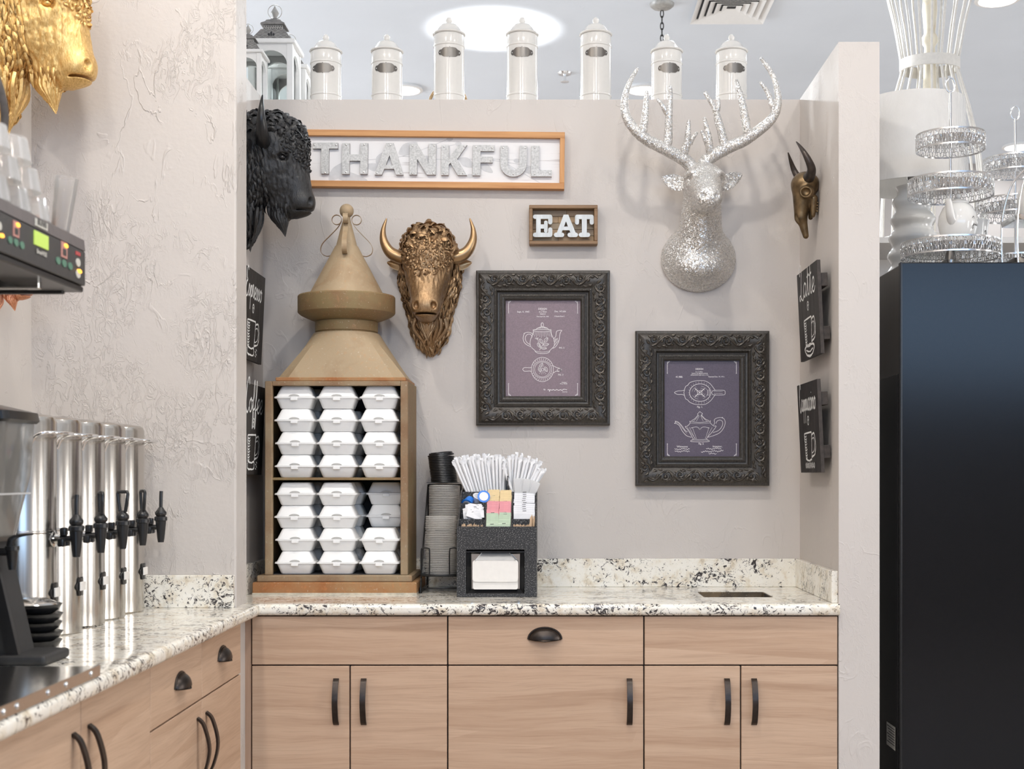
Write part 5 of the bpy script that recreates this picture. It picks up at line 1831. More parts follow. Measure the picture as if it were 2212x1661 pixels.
def chalk_sign(label, word, loc, rotz, size, xs, art):
    """local: x reading direction, -y towards the viewer; board 0.333 x 0.298, its foot at the origin"""
    t = thing('chalk_sign', label, 'sign', loc, rotz, 'coffee chalk signs')
    BWd, BHt, n = 0.333, 0.298, 5
    lean = Matrix.Rotation(math.radians(2.7), 4, 'X')          # top leans away from the wall

    def put(name, mb, mat, parent=None):
        return obj(name, mb.xf(lean), mat, parent or t)
    pwid = BWd / n
    y0, y1 = -0.036, -0.024
    for i in range(n):
        put('plank', MB().rbox(-BWd / 2 + i * pwid + 0.0006, -BWd / 2 + (i + 1) * pwid - 0.0006, y0, y1, 0, BHt, 0.001, 1), MT['chalkwood'])
    for z in (0.045, 0.215):
        put('cleat', MB().rbox(-BWd / 2 + 0.004, BWd / 2 - 0.004, y1, -0.002, z, z + 0.042, 0.001, 1), MT['chalkside'])
    for sg_ in (-1, 1):
        put('edge_band', MB().rbox(sg_ * (BWd / 2 + 0.00075) - 0.00075, sg_ * (BWd / 2 + 0.00075) + 0.00075, y0 + 0.0005, y1, 0, BHt, 0.0004, 1), MT['chalkside'])
    ink = MB()
    script(ink, word, 0, 0.205, size, 0.0058, xs)
    # swirl of steam
    sw_ = [(0.012 * (1 - q / 30) * math.cos(q * 0.42) * 1.2, 0.172 - q * 0.0002 + 0.017 * (1 - q / 34) * math.sin(q * 0.42)) for q in range(22)]
    ink.stroke(sw_, 0.0042)
    art(ink)
    put('chalk_lettering', ink.shift((0, y0 - 0.0006, 0)), MT['chalk'])
    return t


def chalk_line(ink, pts, w=0.005, sm=6):
    p = cat(pts, sm)
    r_ = random.Random(int(abs(p[0][0] * 1e4)) + len(p))
    ink.stroke([(x + r_.gauss(0, 0.0006), z + r_.gauss(0, 0.0006)) for x, z in p], [w * r_.uniform(0.6, 1.3) for _ in p])


def mug(ink, tall=0.0, foot='plain'):
    chalk_line(ink, [(-0.075, 0.130), (0.045, 0.132)], 0.006, 4)
    chalk_line(ink, [(-0.075, 0.130), (-0.066, 0.080), (-0.060, 0.045)], 0.006)
    chalk_line(ink, [(0.045, 0.132), (0.040, 0.080), (0.034, 0.045)], 0.005)
    chalk_line(ink, [(-0.060, 0.045), (-0.010, 0.040), (0.034, 0.045)], 0.006)
    chalk_line(ink, [(0.046, 0.122), (0.085, 0.128), (0.105, 0.095), (0.090, 0.062), (0.038, 0.052)], 0.006)
    chalk_line(ink, [(0.050, 0.110), (0.078, 0.113), (0.090, 0.092), (0.078, 0.072), (0.044, 0.065)], 0.004)
    for i in range(9):
        z = 0.122 - i * 0.009
        chalk_line(ink, [(-0.072 + i * 0.001, z), (-0.052 + 0.002 * (i % 3), z - 0.003), (-0.040 + 0.004 * (i % 2), z + 0.002)], 0.0045, 3)
    if foot == 'saucer':
        chalk_line(ink, [(-0.085, 0.036), (-0.050, 0.014), (0.0, 0.008), (0.045, 0.014), (0.075, 0.036), (0.030, 0.044), (-0.040, 0.044), (-0.085, 0.036)], 0.007)
        chalk_line(ink, [(-0.060, 0.030), (0.0, 0.022), (0.050, 0.030)], 0.005)
    elif foot == 'beans':
        for k in range(6):
            chalk_line(ink, [(-0.075 + 0.026 * k, 0.030), (-0.066 + 0.026 * k, 0.016), (-0.056 + 0.026 * k, 0.024), (-0.066 + 0.026 * k, 0.034)], 0.0045)
    else:
        chalk_line(ink, [(-0.062, 0.040), (-0.058, 0.022), (0.0, 0.018), (0.034, 0.022), (0.036, 0.042)], 0.006)
        for k in range(4):
            chalk_line(ink, [(0.055 + 0.012 * (k % 2), 0.022 + 0.007 * k), (0.070 + 0.010 * (k % 2), 0.018 + 0.007 * k)], 0.004, 3)


zl = wz(780, 4.56)
chalk_sign('black plank chalk sign reading Latte below the cow skull', 'Latte', (XR, 4.412, 1.698), -PI / 2, 0.105, 1.15, lambda k: mug(k, 0, 'saucer'))
chalk_sign('black plank chalk sign reading Cappuccino below the Latte sign', 'Cappuccino', (XR, 4.408, 1.319), -PI / 2, 0.088, 0.72, lambda k: mug(k, 0, 'beans'))
chalk_sign('black plank chalk sign reading Espresso below the black bison head', 'Espresso', (XL, 4.422, 1.690), PI / 2, 0.090, 0.85, lambda k: mug(k))
chalk_sign('black plank chalk sign reading Coffee below the Espresso sign', 'Coffee', (XL, 4.426, 1.312), PI / 2, 0.105, 1.05, lambda k: mug(k, 0, 'plain'))


# ================================================================ lid rack on the counter
RX, RY = wx(954, 4.60), 4.60
lr = thing('lid_rack', 'black wire lid rack between the lantern shelf and the condiment organizer', 'rack', (RX, RY, CTR))


def RP(name, mb, smooth=60):
    return obj(name, mb, MT['wire'], lr, smooth)


yf, ybk = -0.085, 0.150
bxw = 0.056
zc0 = 0.066
for s in (-1, 1):
    RP('side_rod', MB().tube([(s * 0.0645, yf - 0.005, 0.0), (s * 0.063, yf + 0.01, 0.07), (s * 0.058, ybk - 0.02, 0.365)], 0.0028, 8))
    RP('rear_rod', MB().tube([(s * 0.063, ybk, 0.0), (s * 0.058, ybk - 0.008, 0.365)], 0.0028, 8))
    RP('base_bar', MB().tube([(s * 0.0645, yf - 0.005, 0.006), (s * 0.063, ybk, 0.006)], 0.0028, 8))
    RP('foot', MB().lathe([(0.005, 0), (0.0052, 0.014), (0.004, 0.02)], 10, (s * 0.0645, yf - 0.005, 0)))
    # hoops holding the front stack
    RP('guard_hoop', MB().tube(cat([(s * 0.062, yf + 0.002, zc0), (s * 0.062, yf - 0.002, zc0 + 0.075), (s * 0.055, yf - 0.002, zc0 + 0.086), (s * 0.040, yf - 0.004, zc0 + 0.086), (s * 0.034, yf - 0.006, zc0 + 0.076), (s * 0.034, yf - 0.008, zc0 - 0.002)], 4), 0.0024, 8))
RP('front_bar', MB().rbox(-0.0655, 0.0655, yf - 0.008, yf - 0.004, 0.014, 0.020, 0.001, 1))
RP('front_bar', MB().rbox(-0.0640, 0.0640, yf - 0.006, yf - 0.002, zc0 - 0.010, zc0 - 0.003, 0.001, 1))
RP('rear_bar', MB().tube([(-0.058, ybk - 0.008, 0.365), (0.058, ybk - 0.008, 0.365)], 0.0028, 8))
RP('tray_floor', MB().box(-0.064, 0.064, yf, 0.036, zc0 - 0.005, zc0 - 0.003))
RP('middle_bar', MB().tube([(-0.0625, 0.026, 0.207), (0.0625, 0.026, 0.207)], 0.0028, 8))
RP('middle_tray', MB().box(-0.059, 0.059, 0.030, 0.142, 0.196, 0.199))
RP('upper_tray', MB().box(-0.056, 0.056, 0.046, 0.142, 0.372, 0.3735))


def clear_lid(r):
    t = thing('clear_cup_cover', 'clear ribbed plastic cup lid', 'cup lid')
    n = 64
    rings = []
    for rr, z in ((r * 0.80, 0.0042), (r * 0.93, 0.0040), (r * 0.955, 0.0028), (r, 0.0014), (r, 0.0)):
        rings.append([((rr + (0.0009 if j % 2 and rr > r * 0.94 else 0)) * math.cos(2 * PI * j / n), (rr + (0.0009 if j % 2 and rr > r * 0.94 else 0)) * math.sin(2 * PI * j / n), z) for j in range(n)])
    obj('rim', MB().loft(rings, False), MT['lid'], t)
    return t


def stack(proto, base, n, pitch, lean, label, group, jit=0.0005, seed=1):
    r_ = random.Random(seed)
    for k in range(n):
        o = proto if k == 0 else copy_tree(proto)
        o['label'] = label
        o['group'] = group
        o.location = (base[0] + lean[0] * k + r_.gauss(0, jit), base[1] + lean[1] * k + r_.gauss(0, jit), base[2] + pitch * k)
        o.rotation_euler = (0, 0, r_.uniform(0, 0.1))


stack(clear_lid(0.0530), (RX, RY - 0.026, CTR + zc0 - 0.003), 33, 0.0060, (0, 0.00012), 'clear ribbed cup lid in the front stack of the black wire rack', 'clear lids in the front stack')
stack(clear_lid(0.0515), (RX + 0.001, RY + 0.084, CTR + 0.199), 28, 0.0060, (0.0, 0.00005), 'clear ribbed cup lid in the rear stack of the black wire rack', 'clear lids in the rear stack', seed=2)


def black_lid():
    t = thing('black_cup_cover', 'black cup lid', 'cup lid')
    obj('rim', MB().lathe([(0.0455, 0.0), (0.0470, 0.002), (0.0462, 0.0052), (0.0430, 0.0060), (0.0415, 0.0062)], 36, cap=False), MT['blackplastic'], t, 40)
    return t


bl = black_lid()
nb = 16
stack(bl, (RX + 0.002, RY + 0.092, CTR + 0.374), nb, 0.0058, (-0.00072, 0.0001), 'black cup lid in the leaning stack on top of the wire rack', 'black lids on the rack', 0.0003, 3)
tl = thing('black_cup_cover', 'raised black sip lid topping the leaning stack of black lids', 'cup lid', (RX + 0.002 - 0.0118, RY + 0.094, CTR + 0.374 + nb * 0.0058), 0, 'black lids on the rack')
tl.rotation_euler = (0.06, -0.10, 0)
obj('rim', MB().lathe([(0.0455, 0.0), (0.0470, 0.002), (0.0462, 0.0052), (0.0425, 0.0060), (0.0412, 0.0115), (0.0395, 0.0122), (0.0385, 0.0105), (0.02, 0.010)], 40), MT['blackplastic'], tl, 40)
obj('sip_ridge', MB().tube(cat([(-0.033, 0.012, 0.0108), (-0.015, -0.004, 0.0112), (0.012, 0.004, 0.0112), (0.034, -0.006, 0.0108)], 6), 0.0028, 8), MT['blackplastic'], tl, 60)

# ================================================================ condiment organizer
OY = 4.365
OX0, OX1 = wx(990, OY), wx(1156, OY)
og = thing('condiment_organizer', 'black speckled acrylic condiment organizer with straws and a napkin opening', 'organizer', ((OX0 + OX1) / 2, OY, CTR))
hw_ = (OX1 - OX0) / 2
Y1, Y2, Y3, Y4 = 0.065, 0.135, 0.205, 0.335
Z0, Z1_, Z2, Z3 = 1.141 - CTR, 1.1635 - CTR, 1.217 - CTR, 1.252 - CTR
th = 0.005


def OP(name, mb, mat='acrylic', parent=None, smooth=None, **kw):
    return obj(name, mb, MT[mat], parent or og, smooth, **kw)


# face with the napkin opening
nx0, nx1, nz0, nz1 = wx(1007, OY) - (OX0 + OX1) / 2, wx(1133, OY) - (OX0 + OX1) / 2, wz(1282, OY) - CTR, wz(1187, OY) - CTR
OP('front_panel', MB().box(-hw_, nx0, 0, th, 0.004, Z0).box(nx1, hw_, 0, th, 0.004, Z0).box(nx0, nx1, 0, th, nz1, Z0).box(nx0, nx1, 0, th, 0.004, nz0))
side = [(0, 0.004), (Y4, 0.004), (Y4, Z3 + 0.012), (Y3, Z3 + 0.004), (Y1, Z1_ + 0.006), (0, Z0)]
OP('side_panel', MB().prism(side, -hw_ - th, -hw_, 'yz'))
OP('side_panel', MB().prism(side, hw_, hw_ + th, 'yz'))
OP('base_panel', MB().rbox(-hw_ - th, hw_ + th, -0.004, Y4, 0.0, 0.0045, 0.001, 1))
OP('back_panel', MB().box(-hw_, hw_, Y4 - th, Y4, 0.0045, Z3 + 0.01))
OP('step_divider', MB().box(-hw_, hw_, Y1, Y1 + 0.004, 0.16, Z1_))
OP('step_divider', MB().box(-hw_, hw_, Y2, Y2 + 0.004, 0.16, Z2 - 0.002))
OP('step_divider', MB().box(-hw_, hw_, Y3, Y3 + 0.004, 0.10, Z3))
OP('tray_floor', MB().box(-hw_, hw_, th, Y3, 0.156, 0.160))
OP('tray_floor', MB().box(-hw_, hw_, Y3 + 0.004, Y4 - th, 0.200, 0.204))
c1, c2 = wx(1047, OY) - (OX0 + OX1) / 2, wx(1104, OY) - (OX0 + OX1) / 2
dv = [(th, 0.16), (Y3, 0.16), (Y3, Z3), (Y2, Z2), (Y1, Z1_), (th, Z0 - 0.002)]
OP('column_divider', MB().prism(dv, c1 - 0.002, c1 + 0.002, 'yz'))
OP('column_divider', MB().prism(dv, c2 - 0.002, c2 + 0.002, 'yz'))
OP('straw_divider', MB().box(0.028, 0.032, Y3 + 0.004, Y4 - th, 0.205, Z3 + 0.055))
# recess behind the opening
OP('recess', MB().box(nx0 - 0.004, nx1 + 0.004, 0.095, 0.098, 0.005, 0.150).box(nx0 - 0.004, nx0, th, 0.095, 0.005, 0.150).box(nx1, nx1 + 0.004, th, 0.095, 0.005, 0.150).box(nx0, nx1, th, 0.095, 0.146, 0.150), 'blackplastic')

# ---- chrome napkin dispenser set in the opening
ncx = (nx0 + nx1) / 2
nd_ = thing('napkin_dispenser', 'chrome napkin dispenser set in the black organizer opening', 'napkin dispenser', (og.location.x + ncx, OY, CTR + 0.005))
hw2 = (nx1 - nx0) / 2 - 0.002
zt2 = nz1 - 0.009
a_, b_ = 0.081, 0.0
out_, inn = [(-hw2, 0.004), (hw2, 0.004), (hw2, zt2), (-hw2, zt2)], [(-0.079, 0.020), (0.079, 0.020), (0.080, zt2 - 0.012), (-0.080, zt2 - 0.012)]
mb = MB()
mb.add([(x, 0.006, z) for x, z in out_] + [(x, 0.026, z) for x, z in inn], [(i, (i + 1) % 4, 4 + (i + 1) % 4, 4 + i) for i in range(4)])
obj('black_bezel', mb, MT['blackplastic'], nd_)
mb = MB()
mb.add([(-0.079, 0.027, 0.018), (0.079, 0.027, 0.018), (0.082, 0.027, zt2 - 0.010), (-0.082, 0.027, zt2 - 0.010)], [(0, 1, 2, 3)])
obj('chrome_face', mb, MT['chrome'], nd_)
# folded chrome hood above the napkins
MT['hoodmetal'] = plain('bright_steel', (0.72, 0.72, 0.72), 0.32, 0.6, var=0.03)
hd = MB()
hz = zt2 - 0.026
hd.add([(-0.062, 0.0, hz - 0.004), (0.062, 0.0, hz - 0.004), (0.042, 0.022, hz + 0.018), (-0.042, 0.022, hz + 0.018)], [(0, 1, 2, 3)])
hd.add([(-0.066, -0.0005, hz - 0.006), (-0.062, 0.0, hz - 0.004), (-0.042, 0.022, hz + 0.018), (-0.046, 0.022, hz + 0.020)], [(0, 1, 2, 3)])
hd.add([(0.066, -0.0005, hz - 0.006), (0.062, 0.0, hz - 0.004), (0.042, 0.022, hz + 0.018), (0.046, 0.022, hz + 0.020)], [(0, 3, 2, 1)])
hd.tube([(-0.066, -0.001, hz - 0.006), (-0.045, 0.021, hz + 0.019), (0.045, 0.021, hz + 0.019), (0.066, -0.001, hz - 0.006)], 0.0018, 6)
obj('hood', hd, MT['hoodmetal'], nd_)


def rrect(x0, x1, z0, z1, r, n=5):
    return arc(x1 - r, z1 - r, r, r, 0, 90, n) + arc(x0 + r, z1 - r, r, r, 90, 180, n) + arc(x0 + r, z0 + r, r, r, 180, 270, n) + arc(x1 - r, z0 + r, r, r, 270, 360, n)


xo = og.location.x + ncx
o = obj('paper_napkin', MB().prism(rrect(-0.0735, 0.0735, 0.020, 0.090, 0.006), 0.006, 0.026), MT['napkin'])
o.location = (xo, OY, CTR + 0.005)
tagit(o, 'pack of white paper napkins standing in the chrome dispenser', 'napkins')
o.name = 'napkin_pack'
mb = MB()
pl = rrect(-0.0745, 0.0745, 0.045, hz - 0.004, 0.010, 6)
mb.prism(pl, 0.0015, 0.0055)
o = obj('paper_napkin', mb, MT['napkin'])
o.location = (xo, OY, CTR + 0.005)
tagit(o, 'single white folded napkin hanging over the front of the napkin pack', 'napkin')


# ---- wrapped straws
def straw_mesh(L, w, seed):
    r_ = random.Random(seed)
    mb = MB()
    rings = []
    for t in (0.0, 0.02, 0.06, 0.3, 0.6, 0.88, 0.93, 0.955, 0.975, 1.0):
        a = w * (0.62 if t < 0.94 else 0.75 + r_.random() * 0.35)
        b = w * (0.45 if 0.05 < t < 0.92 else 0.08)
        tw = 0 if t < 0.9 else (t - 0.9) * r_.uniform(-9, 9)
        off = (r_.gauss(0, 0.0012), r_.gauss(0, 0.0012)) if t > 0.93 else (0, 0)
        rings.append([(off[0] + a * math.cos(q + 0) * math.cos(tw) - b * math.sin(q) * math.sin(tw), off[1] + a * math.cos(q) * math.sin(tw) + b * math.sin(q) * math.cos(tw), L * t) for q in [2 * PI * j / 8 for j in range(8)]])
    return mb.loft(rings, True).mesh('wrapped_straw', 50)


SM = [straw_mesh(0.235, 0.0072, k) for k in range(6)]
for m in SM:
    m.materials.append(MT['paper'])
rs = random.Random(21)
gxo = og.location.x


def straws(n, xa, xb, lab, grp, ta, tb):
    """xa..xb at the rim height; each straw stands on the slot floor"""
    for i in range(n):
        f = (i + 0.5) / n
        row = i % 4
        tilt = ta + (tb - ta) * f + rs.uniform(-0.035, 0.035)
        x = gxo + xa + (xb - xa) * f + rs.uniform(-0.0015, 0.0015) - math.tan(tilt) * 0.135
        y = OY + Y3 + 0.016 + (Y4 - Y3 - 0.040) * (row + 0.5) / 4
        o = obj('wrapped_straw', SM[i % 6], None)
        o.location = (x, y, CTR + 0.205)
        o.scale = (1, 1, rs.uniform(1.06, 1.17) - 0.12 * max(0, f - 0.55))
        o.rotation_euler = (rs.uniform(-0.05, 0.02) + 0.015 * row, tilt, 0)
        tagit(o, lab, 'straw', grp)


straws(56, -0.113, 0.022, 'white paper wrapped straw fanned in the wide rear slot of the organizer', 'wrapped straws in the wide slot', -0.40, 0.07)
straws(34, 0.038, 0.113, 'white paper wrapped straw fanned in the narrow rear slot of the organizer', 'wrapped straws in the narrow slot', -0.02, 0.55)
o = obj('wrapped_straw', SM[2], None)
o.location = (gxo + 0.094, OY + Y3 + 0.008, CTR + 0.205)
o.rotation_euler = (0.0, -0.34, 0)
tagit(o, 'white paper wrapped straw leaning across the other straws', 'straw')


# ---- sweetener packets standing in the middle column, two files of each colour
def packet_mesh(w, h, t=0.0022):
    mb = MB()
    rings = []
    for z, k in ((0, 0.15), (0.06, 0.2), (0.12, 1), (0.5, 1.25), (0.88, 1), (0.94, 0.2), (1, 0.15)):
        rings.append([(-w / 2, -t * k / 2, h * z), (w / 2, -t * k / 2, h * z), (w / 2, t * k / 2, h * z), (-w / 2, t * k / 2, h * z)])
    return mb.loft(rings, True).mesh('sweetener_packet')


PKM = {}
for c in ('green', 'pink', 'yellow'):
    PKM[c] = packet_mesh(0.0385, 0.060)
    PKM[c].materials.append(MT['pkt_' + c])
PKM['white'] = packet_mesh(0.070, 0.052)
PKM['white'].materials.append(MT['pkt_white'])
print_m = MB().stroke([(-0.006, 0.054), (0.006, 0.0545)], 0.0018, -0.0016).mesh('printed_mark')
print_m.materials.append(MT['inkdark'])


def slope_z(y):
    return Z0 + (Z3 - Z0) * (y / Y3)


for c, ya, yb_ in (('green', 0.008, 0.062), ('pink', 0.072, 0.130), ('yellow', 0.142, 0.200)):
    for f in (0, 1):
        for i in range(9):
            y = ya + (yb_ - ya) * i / 8
            x = (c1 + c2) / 2 + (-0.0205 if f == 0 else 0.0205)
            top = slope_z(y) + 0.010 + rs.uniform(-0.0015, 0.0015)
            o = obj('sweetener_packet', PKM[c], None)
            o.location = (gxo + x, OY + y, CTR + top - 0.060)
            o.rotation_euler = (rs.uniform(-0.05, 0.02) - 0.03, rs.uniform(-0.03, 0.03), rs.uniform(-0.03, 0.03))
            tagit(o, '%s paper sweetener packet standing in the %s file of the organizer middle column' % (c, ('straw rack side' if f else 'lid rack side') if False else ('first' if f == 0 else 'second')), 'sweetener packet', '%s sweetener packets, %s file' % (c, 'first' if f == 0 else 'second'))
            if i % 4 == 0:
                obj('printed_mark', print_m, None, o)
# white sugar packets lying stacked in the right-hand bin and cellophane cutlery behind
WPK = MB().rbox(-0.0385, 0.0385, -0.022, 0.022, -0.0018, 0.0018, 0.0012, 1).mesh('sugar_packet')
WPK.materials.append(MT['pkt_white'])
for i in range(11):
    y = 0.072 + i * 0.0125
    o = obj('sugar_packet', PKM['white'], None)
    o.location = (gxo + (c2 + hw_) / 2 + 0.0015, OY + y, CTR + slope_z(y) - 0.052 + 0.008)
    o.rotation_euler = (-0.12 + rs.uniform(-0.04, 0.04), rs.uniform(-0.04, 0.04), rs.uniform(-0.04, 0.04))
    tagit(o, 'long white sugar packet standing in the row beside the coloured packets', 'sugar packet', 'white sugar packets')
    obj('printed_mark', print_m, None, o)
FKM = MB().rbox(-0.012, 0.012, -0.0012, 0.0012, 0, 0.15, 0.001, 1).mesh('wrapped_cutlery')
FKM.materials.append(MT['paperclear'])
for i in range(7):
    o = obj('wrapped_cutlery', FKM, None)
    tl_ = -0.12 + 0.09 * i
    o.location = (gxo + c2 + 0.020 + i * 0.0075 - 0.10 * tl_, OY + 0.193 + 0.0035 * (i % 3), CTR + 0.238)
    o.rotation_euler = (0.0, tl_, 0.0)
    tagit(o, 'clear cellophane wrapped cutlery pack behind the white sugar packets', 'cutlery pack', 'cellophane cutlery packs')
# loose white packets in the left bin
for i in range(13):
    o = obj('creamer_packet', WPK if i % 2 else PKM['white'], None)
    fz = i / 12
    o.location = (gxo + (-hw_ + c1) / 2 + rs.uniform(-0.010, 0.010), OY + 0.078 + 0.048 * fz, CTR + 0.262 + 0.030 * fz + rs.uniform(-0.003, 0.004) - (0.0 if i % 2 else 0.026))
    o.rotation_euler = (0.9 if i % 2 else -0.2, rs.uniform(-0.35, 0.35), rs.uniform(-0.2, 0.2))
    o.scale = (0.72,) * 3
    tagit(o, 'loose white packet heaped in the bin below the blue creamer cups', 'packet', 'loose white packets')
    obj('printed_mark', print_m, None, o)


# creamer cups
def creamer(label, mat, x, y, z, rot):
    t = thing('creamer_cup', label, 'creamer cup', (gxo + x, OY + y, CTR + z))
    t.rotation_euler = rot
    obj('cup', MB().lathe([(0.013, 0), (0.0145, 0.004), (0.0185, 0.027), (0.0215, 0.0275), (0.0215, 0.029)], 24), MT[mat], t, 40)
    obj('foil_lid', MB().lathe([(0.0150, 0.0292), (0.0150, 0.0300)], 24), MT['foil'], t)
    return t


xb0 = -hw_
creamer('bright blue creamer cup lying on its side', 'blue', xb0 + 0.030, 0.172, 0.318, (2.35, 0.5, 0))
creamer('creamer cup with a blue ringed foil lid facing out', 'blue', xb0 + 0.073, 0.168, 0.318, (1.25, 0.1, 0.1))
creamer('white creamer cup upended beside the blue ringed one', 'pkt_white', xb0 + 0.096, 0.186, 0.322, (2.6, -0.4, 0))
creamer('white creamer cup wedged between the two blue creamer cups', 'pkt_white', xb0 + 0.052, 0.184, 0.303, (0.5, 0.3, 0))
creamer('second blue creamer cup under the bright blue one', 'blue', xb0 + 0.030, 0.182, 0.262, (0.2, 0.1, 0))
creamer('white creamer cup at the bottom of the creamer bin', 'pkt_white', xb0 + 0.082, 0.176, 0.262, (0.1, 0.1, 0))

# wooden stir sticks in the two front slots
STM = MB().add([(-0.0028, -0.0008, 0), (0.0028, -0.0008, 0), (0.0028, 0.0008, 0), (-0.0028, 0.0008, 0), (-0.0028, -0.0008, 0.085), (0.0028, -0.0008, 0.085), (0.0028, 0.0008, 0.085), (-0.0028, 0.0008, 0.085), (0, -0.0006, 0.091), (0, 0.0006, 0.091)],
               [(3, 2, 1, 0), (0, 1, 5, 4), (1, 2, 6, 5), (2, 3, 7, 6), (3, 0, 4, 7), (4, 5, 8), (6, 7, 9), (5, 6, 9, 8), (7, 4, 8, 9)]).mesh('stir_stick')
STM.materials.append(MT['stick'])
for nm, xa, xb, n in (('first', -hw_ + 0.006, c1 - 0.006, 20), ('third', c2 + 0.006, hw_ - 0.006, 22)):
    for i in range(n):
        x = xa + (xb - xa) * (i + 0.5) / n
        tall = nm == 'third' and i > n - 5
        o = obj('stir_stick', STM, None)
        o.location = (gxo + x, OY + 0.026 + 0.018 * rs.random(), CTR + 0.1605)
        o.scale = (1, 1, (0.79 + 0.10 * rs.random()) if not tall else 1.12 + 0.08 * rs.random())
        o.rotation_euler = (rs.uniform(-0.05, 0.05), rs.uniform(-0.06, 0.06), rs.uniform(-0.6, 0.6))
        tagit(o, 'birch stir stick in the front slot below the %s packets' % ('loose white' if nm == 'first' else 'white sugar'), 'stir stick', 'stir sticks in the %s front slot' % nm)


# ================================================================ steel coffee servers
SR, SXc = 0.0850, -1.265
server_y = [3.205 + 0.1757 * k for k in range(5)]


def server(label, y, turn, sideways):
    t = thing('coffee_server', label, 'coffee server', (SXc, y, CTR), 0, 'steel coffee servers')
    obj('body', MB().lathe([(SR - 0.004, 0), (SR, 0.004), (SR, 0.528), (SR - 0.004, 0.538), (SR - 0.012, 0.543), (SR - 0.03, 0.545)], 56), MT['steel'], t, 35)
    obj('seam_band', MB().lathe([(SR + 0.0004, 0.260), (SR + 0.0012, 0.262), (SR + 0.0012, 0.266), (SR + 0.0004, 0.268)], 56, cap=False), MT['steel'], t, 40)
    obj('lid', MB().lathe([(SR - 0.03, 0.545), (SR - 0.034, 0.5465), (0.02, 0.547)], 40), MT['steel'], t, 40)
    # bent rod handle, ends turned down onto the body
    pts = cat([(SR - 0.030, -0.077, 0.465), (SR - 0.018, -0.078, 0.490), (SR + 0.004, -0.074, 0.499), (SR + 0.028, -0.045, 0.4995), (SR + 0.034, 0.0, 0.4995), (SR + 0.028, 0.045, 0.4995), (SR + 0.004, 0.074, 0.499), (SR - 0.018, 0.078, 0.490), (SR - 0.030, 0.077, 0.465)], 6)
    obj('handle', MB().tube(pts, 0.0042, 8), MT['chrome'], t, 60)
    # faucet
    f = obj('faucet', MB().lathe([(0.0085, 0), (0.0105, 0.012), (0.0155, 0.062), (0.0185, 0.064), (0.0185, 0.073), (0.0150, 0.076)], 18, (SR + 0.052, 0, 0.203)), MT['blackplastic'], t, 40)
    obj('shank', MB().tube([(SR - 0.002, 0, 0.247), (SR + 0.045, 0, 0.247)], 0.0075, 12), MT['blackplastic'], f, 50)
    wing = MB()
    for q in range(3):
        a = q * 2 * PI / 3 + PI / 2
        wing.rbox(SR + 0.014, SR + 0.030, -0.010 + 0.017 * math.cos(a), 0.010 + 0.017 * math.cos(a), 0.247 - 0.010 + 0.017 * math.sin(a), 0.247 + 0.010 + 0.017 * math.sin(a), 0.004, 2)
    obj('wing_nut', wing, MT['blackplastic'], f, 40)
    obj('collar', MB().lathe([(0.020, 0), (0.020, 0.004), (0.013, 0.006), (0.011, 0.018)], 20).xf(Matrix.Translation((SR - 0.003, 0, 0.247)) @ Matrix.Rotation(PI / 2, 4, 'Y')), MT['chrome'], f, 40)
    bon = obj('bonnet', MB().lathe([(0.0125, 0), (0.0165, 0.006), (0.0165, 0.012), (0.010, 0.020), (0.0065, 0.026)], 18, (SR + 0.052, 0, 0.279)), MT['blackplastic'], f, 40)
    M = Matrix.Translation((SR + 0.052, 0, 0.302)) @ Matrix.Rotation(turn, 4, 'Z')
    if sideways:
        lv = MB().tube(cat([(0, 0, 0), (0.001, 0, 0.03), (0.004, 0, 0.05)], 5), 0.0052, 10)
    else:
        lv = MB().tube([(0, -0.010, 0.0), (0, -0.014, 0.018), (0, -0.019, 0.048), (0, -0.016, 0.053), (0, 0.016, 0.053), (0, 0.019, 0.048), (0, 0.014, 0.018), (0, 0.010, 0.0)], 0.0046, 8)
    obj('lever', lv.xf(M), MT['blackplastic'], f, 50)
    # scalloped name badge
    n = 48
    bd_ = MB()
    ring = []
    for j in range(n):
        a = 2 * PI * j / n
        rr = 0.0235 * (1 + 0.13 * math.cos(6 * a))
        ring.append((rr * math.cos(a), rr * math.sin(a)))
    vs = []
    for dx in (0.0, 0.003):
        for yy, zz in ring:
            vs.append((math.sqrt(max(0, SR ** 2 - yy ** 2)) + 0.0008 + dx, yy, 0.118 + zz))
    bd_.add(vs, [tuple(range(n)), tuple(range(2 * n - 1, n - 1, -1))] + [(i, (i + 1) % n, n + (i + 1) % n, n + i) for i in range(n)])
    b = obj('name_badge', bd_, MT['blackplastic'], t)
    obj('label_card', MB().rbox(SR + 0.0045, SR + 0.0085, -0.018, 0.018, 0.108, 0.130, 0.0008, 1), MT['napkin'], b, label='white label card')
    return t


labs = ['beside the black filter baskets', 'second along from the black filter baskets', 'middle one of the five', 'second from the granite backsplash', 'beside the granite backsplash']
turns = [(PI / 2, True), (0.55, False), (1.05, False), (0.6, False), (PI / 2, True)]
for y, lb_, (tn, sd) in zip(server_y, labs, turns):
    server('tall brushed steel coffee server with a black faucet, ' + lb_, y, tn, sd)

# ================================================================ coffee brewer
YE = 2.656                 # far end
XP = -0.917                # panel plane
zA, zB, zC, zD = wz(515, YE), wz(543, YE), wz(618, YE), wz(634, YE)
YN = 1.55
br = thing('coffee_brewer', 'large twin coffee brewer with a dark control panel and steel drip tray', 'coffee brewer', (-1.25, 2.1, CTR))


def BP(name, mb, mat, parent=None, smooth=None, **kw):
    return obj(name, mb.shift((1.25, -2.1, -CTR)), MT[mat], parent or br, smooth, **kw)


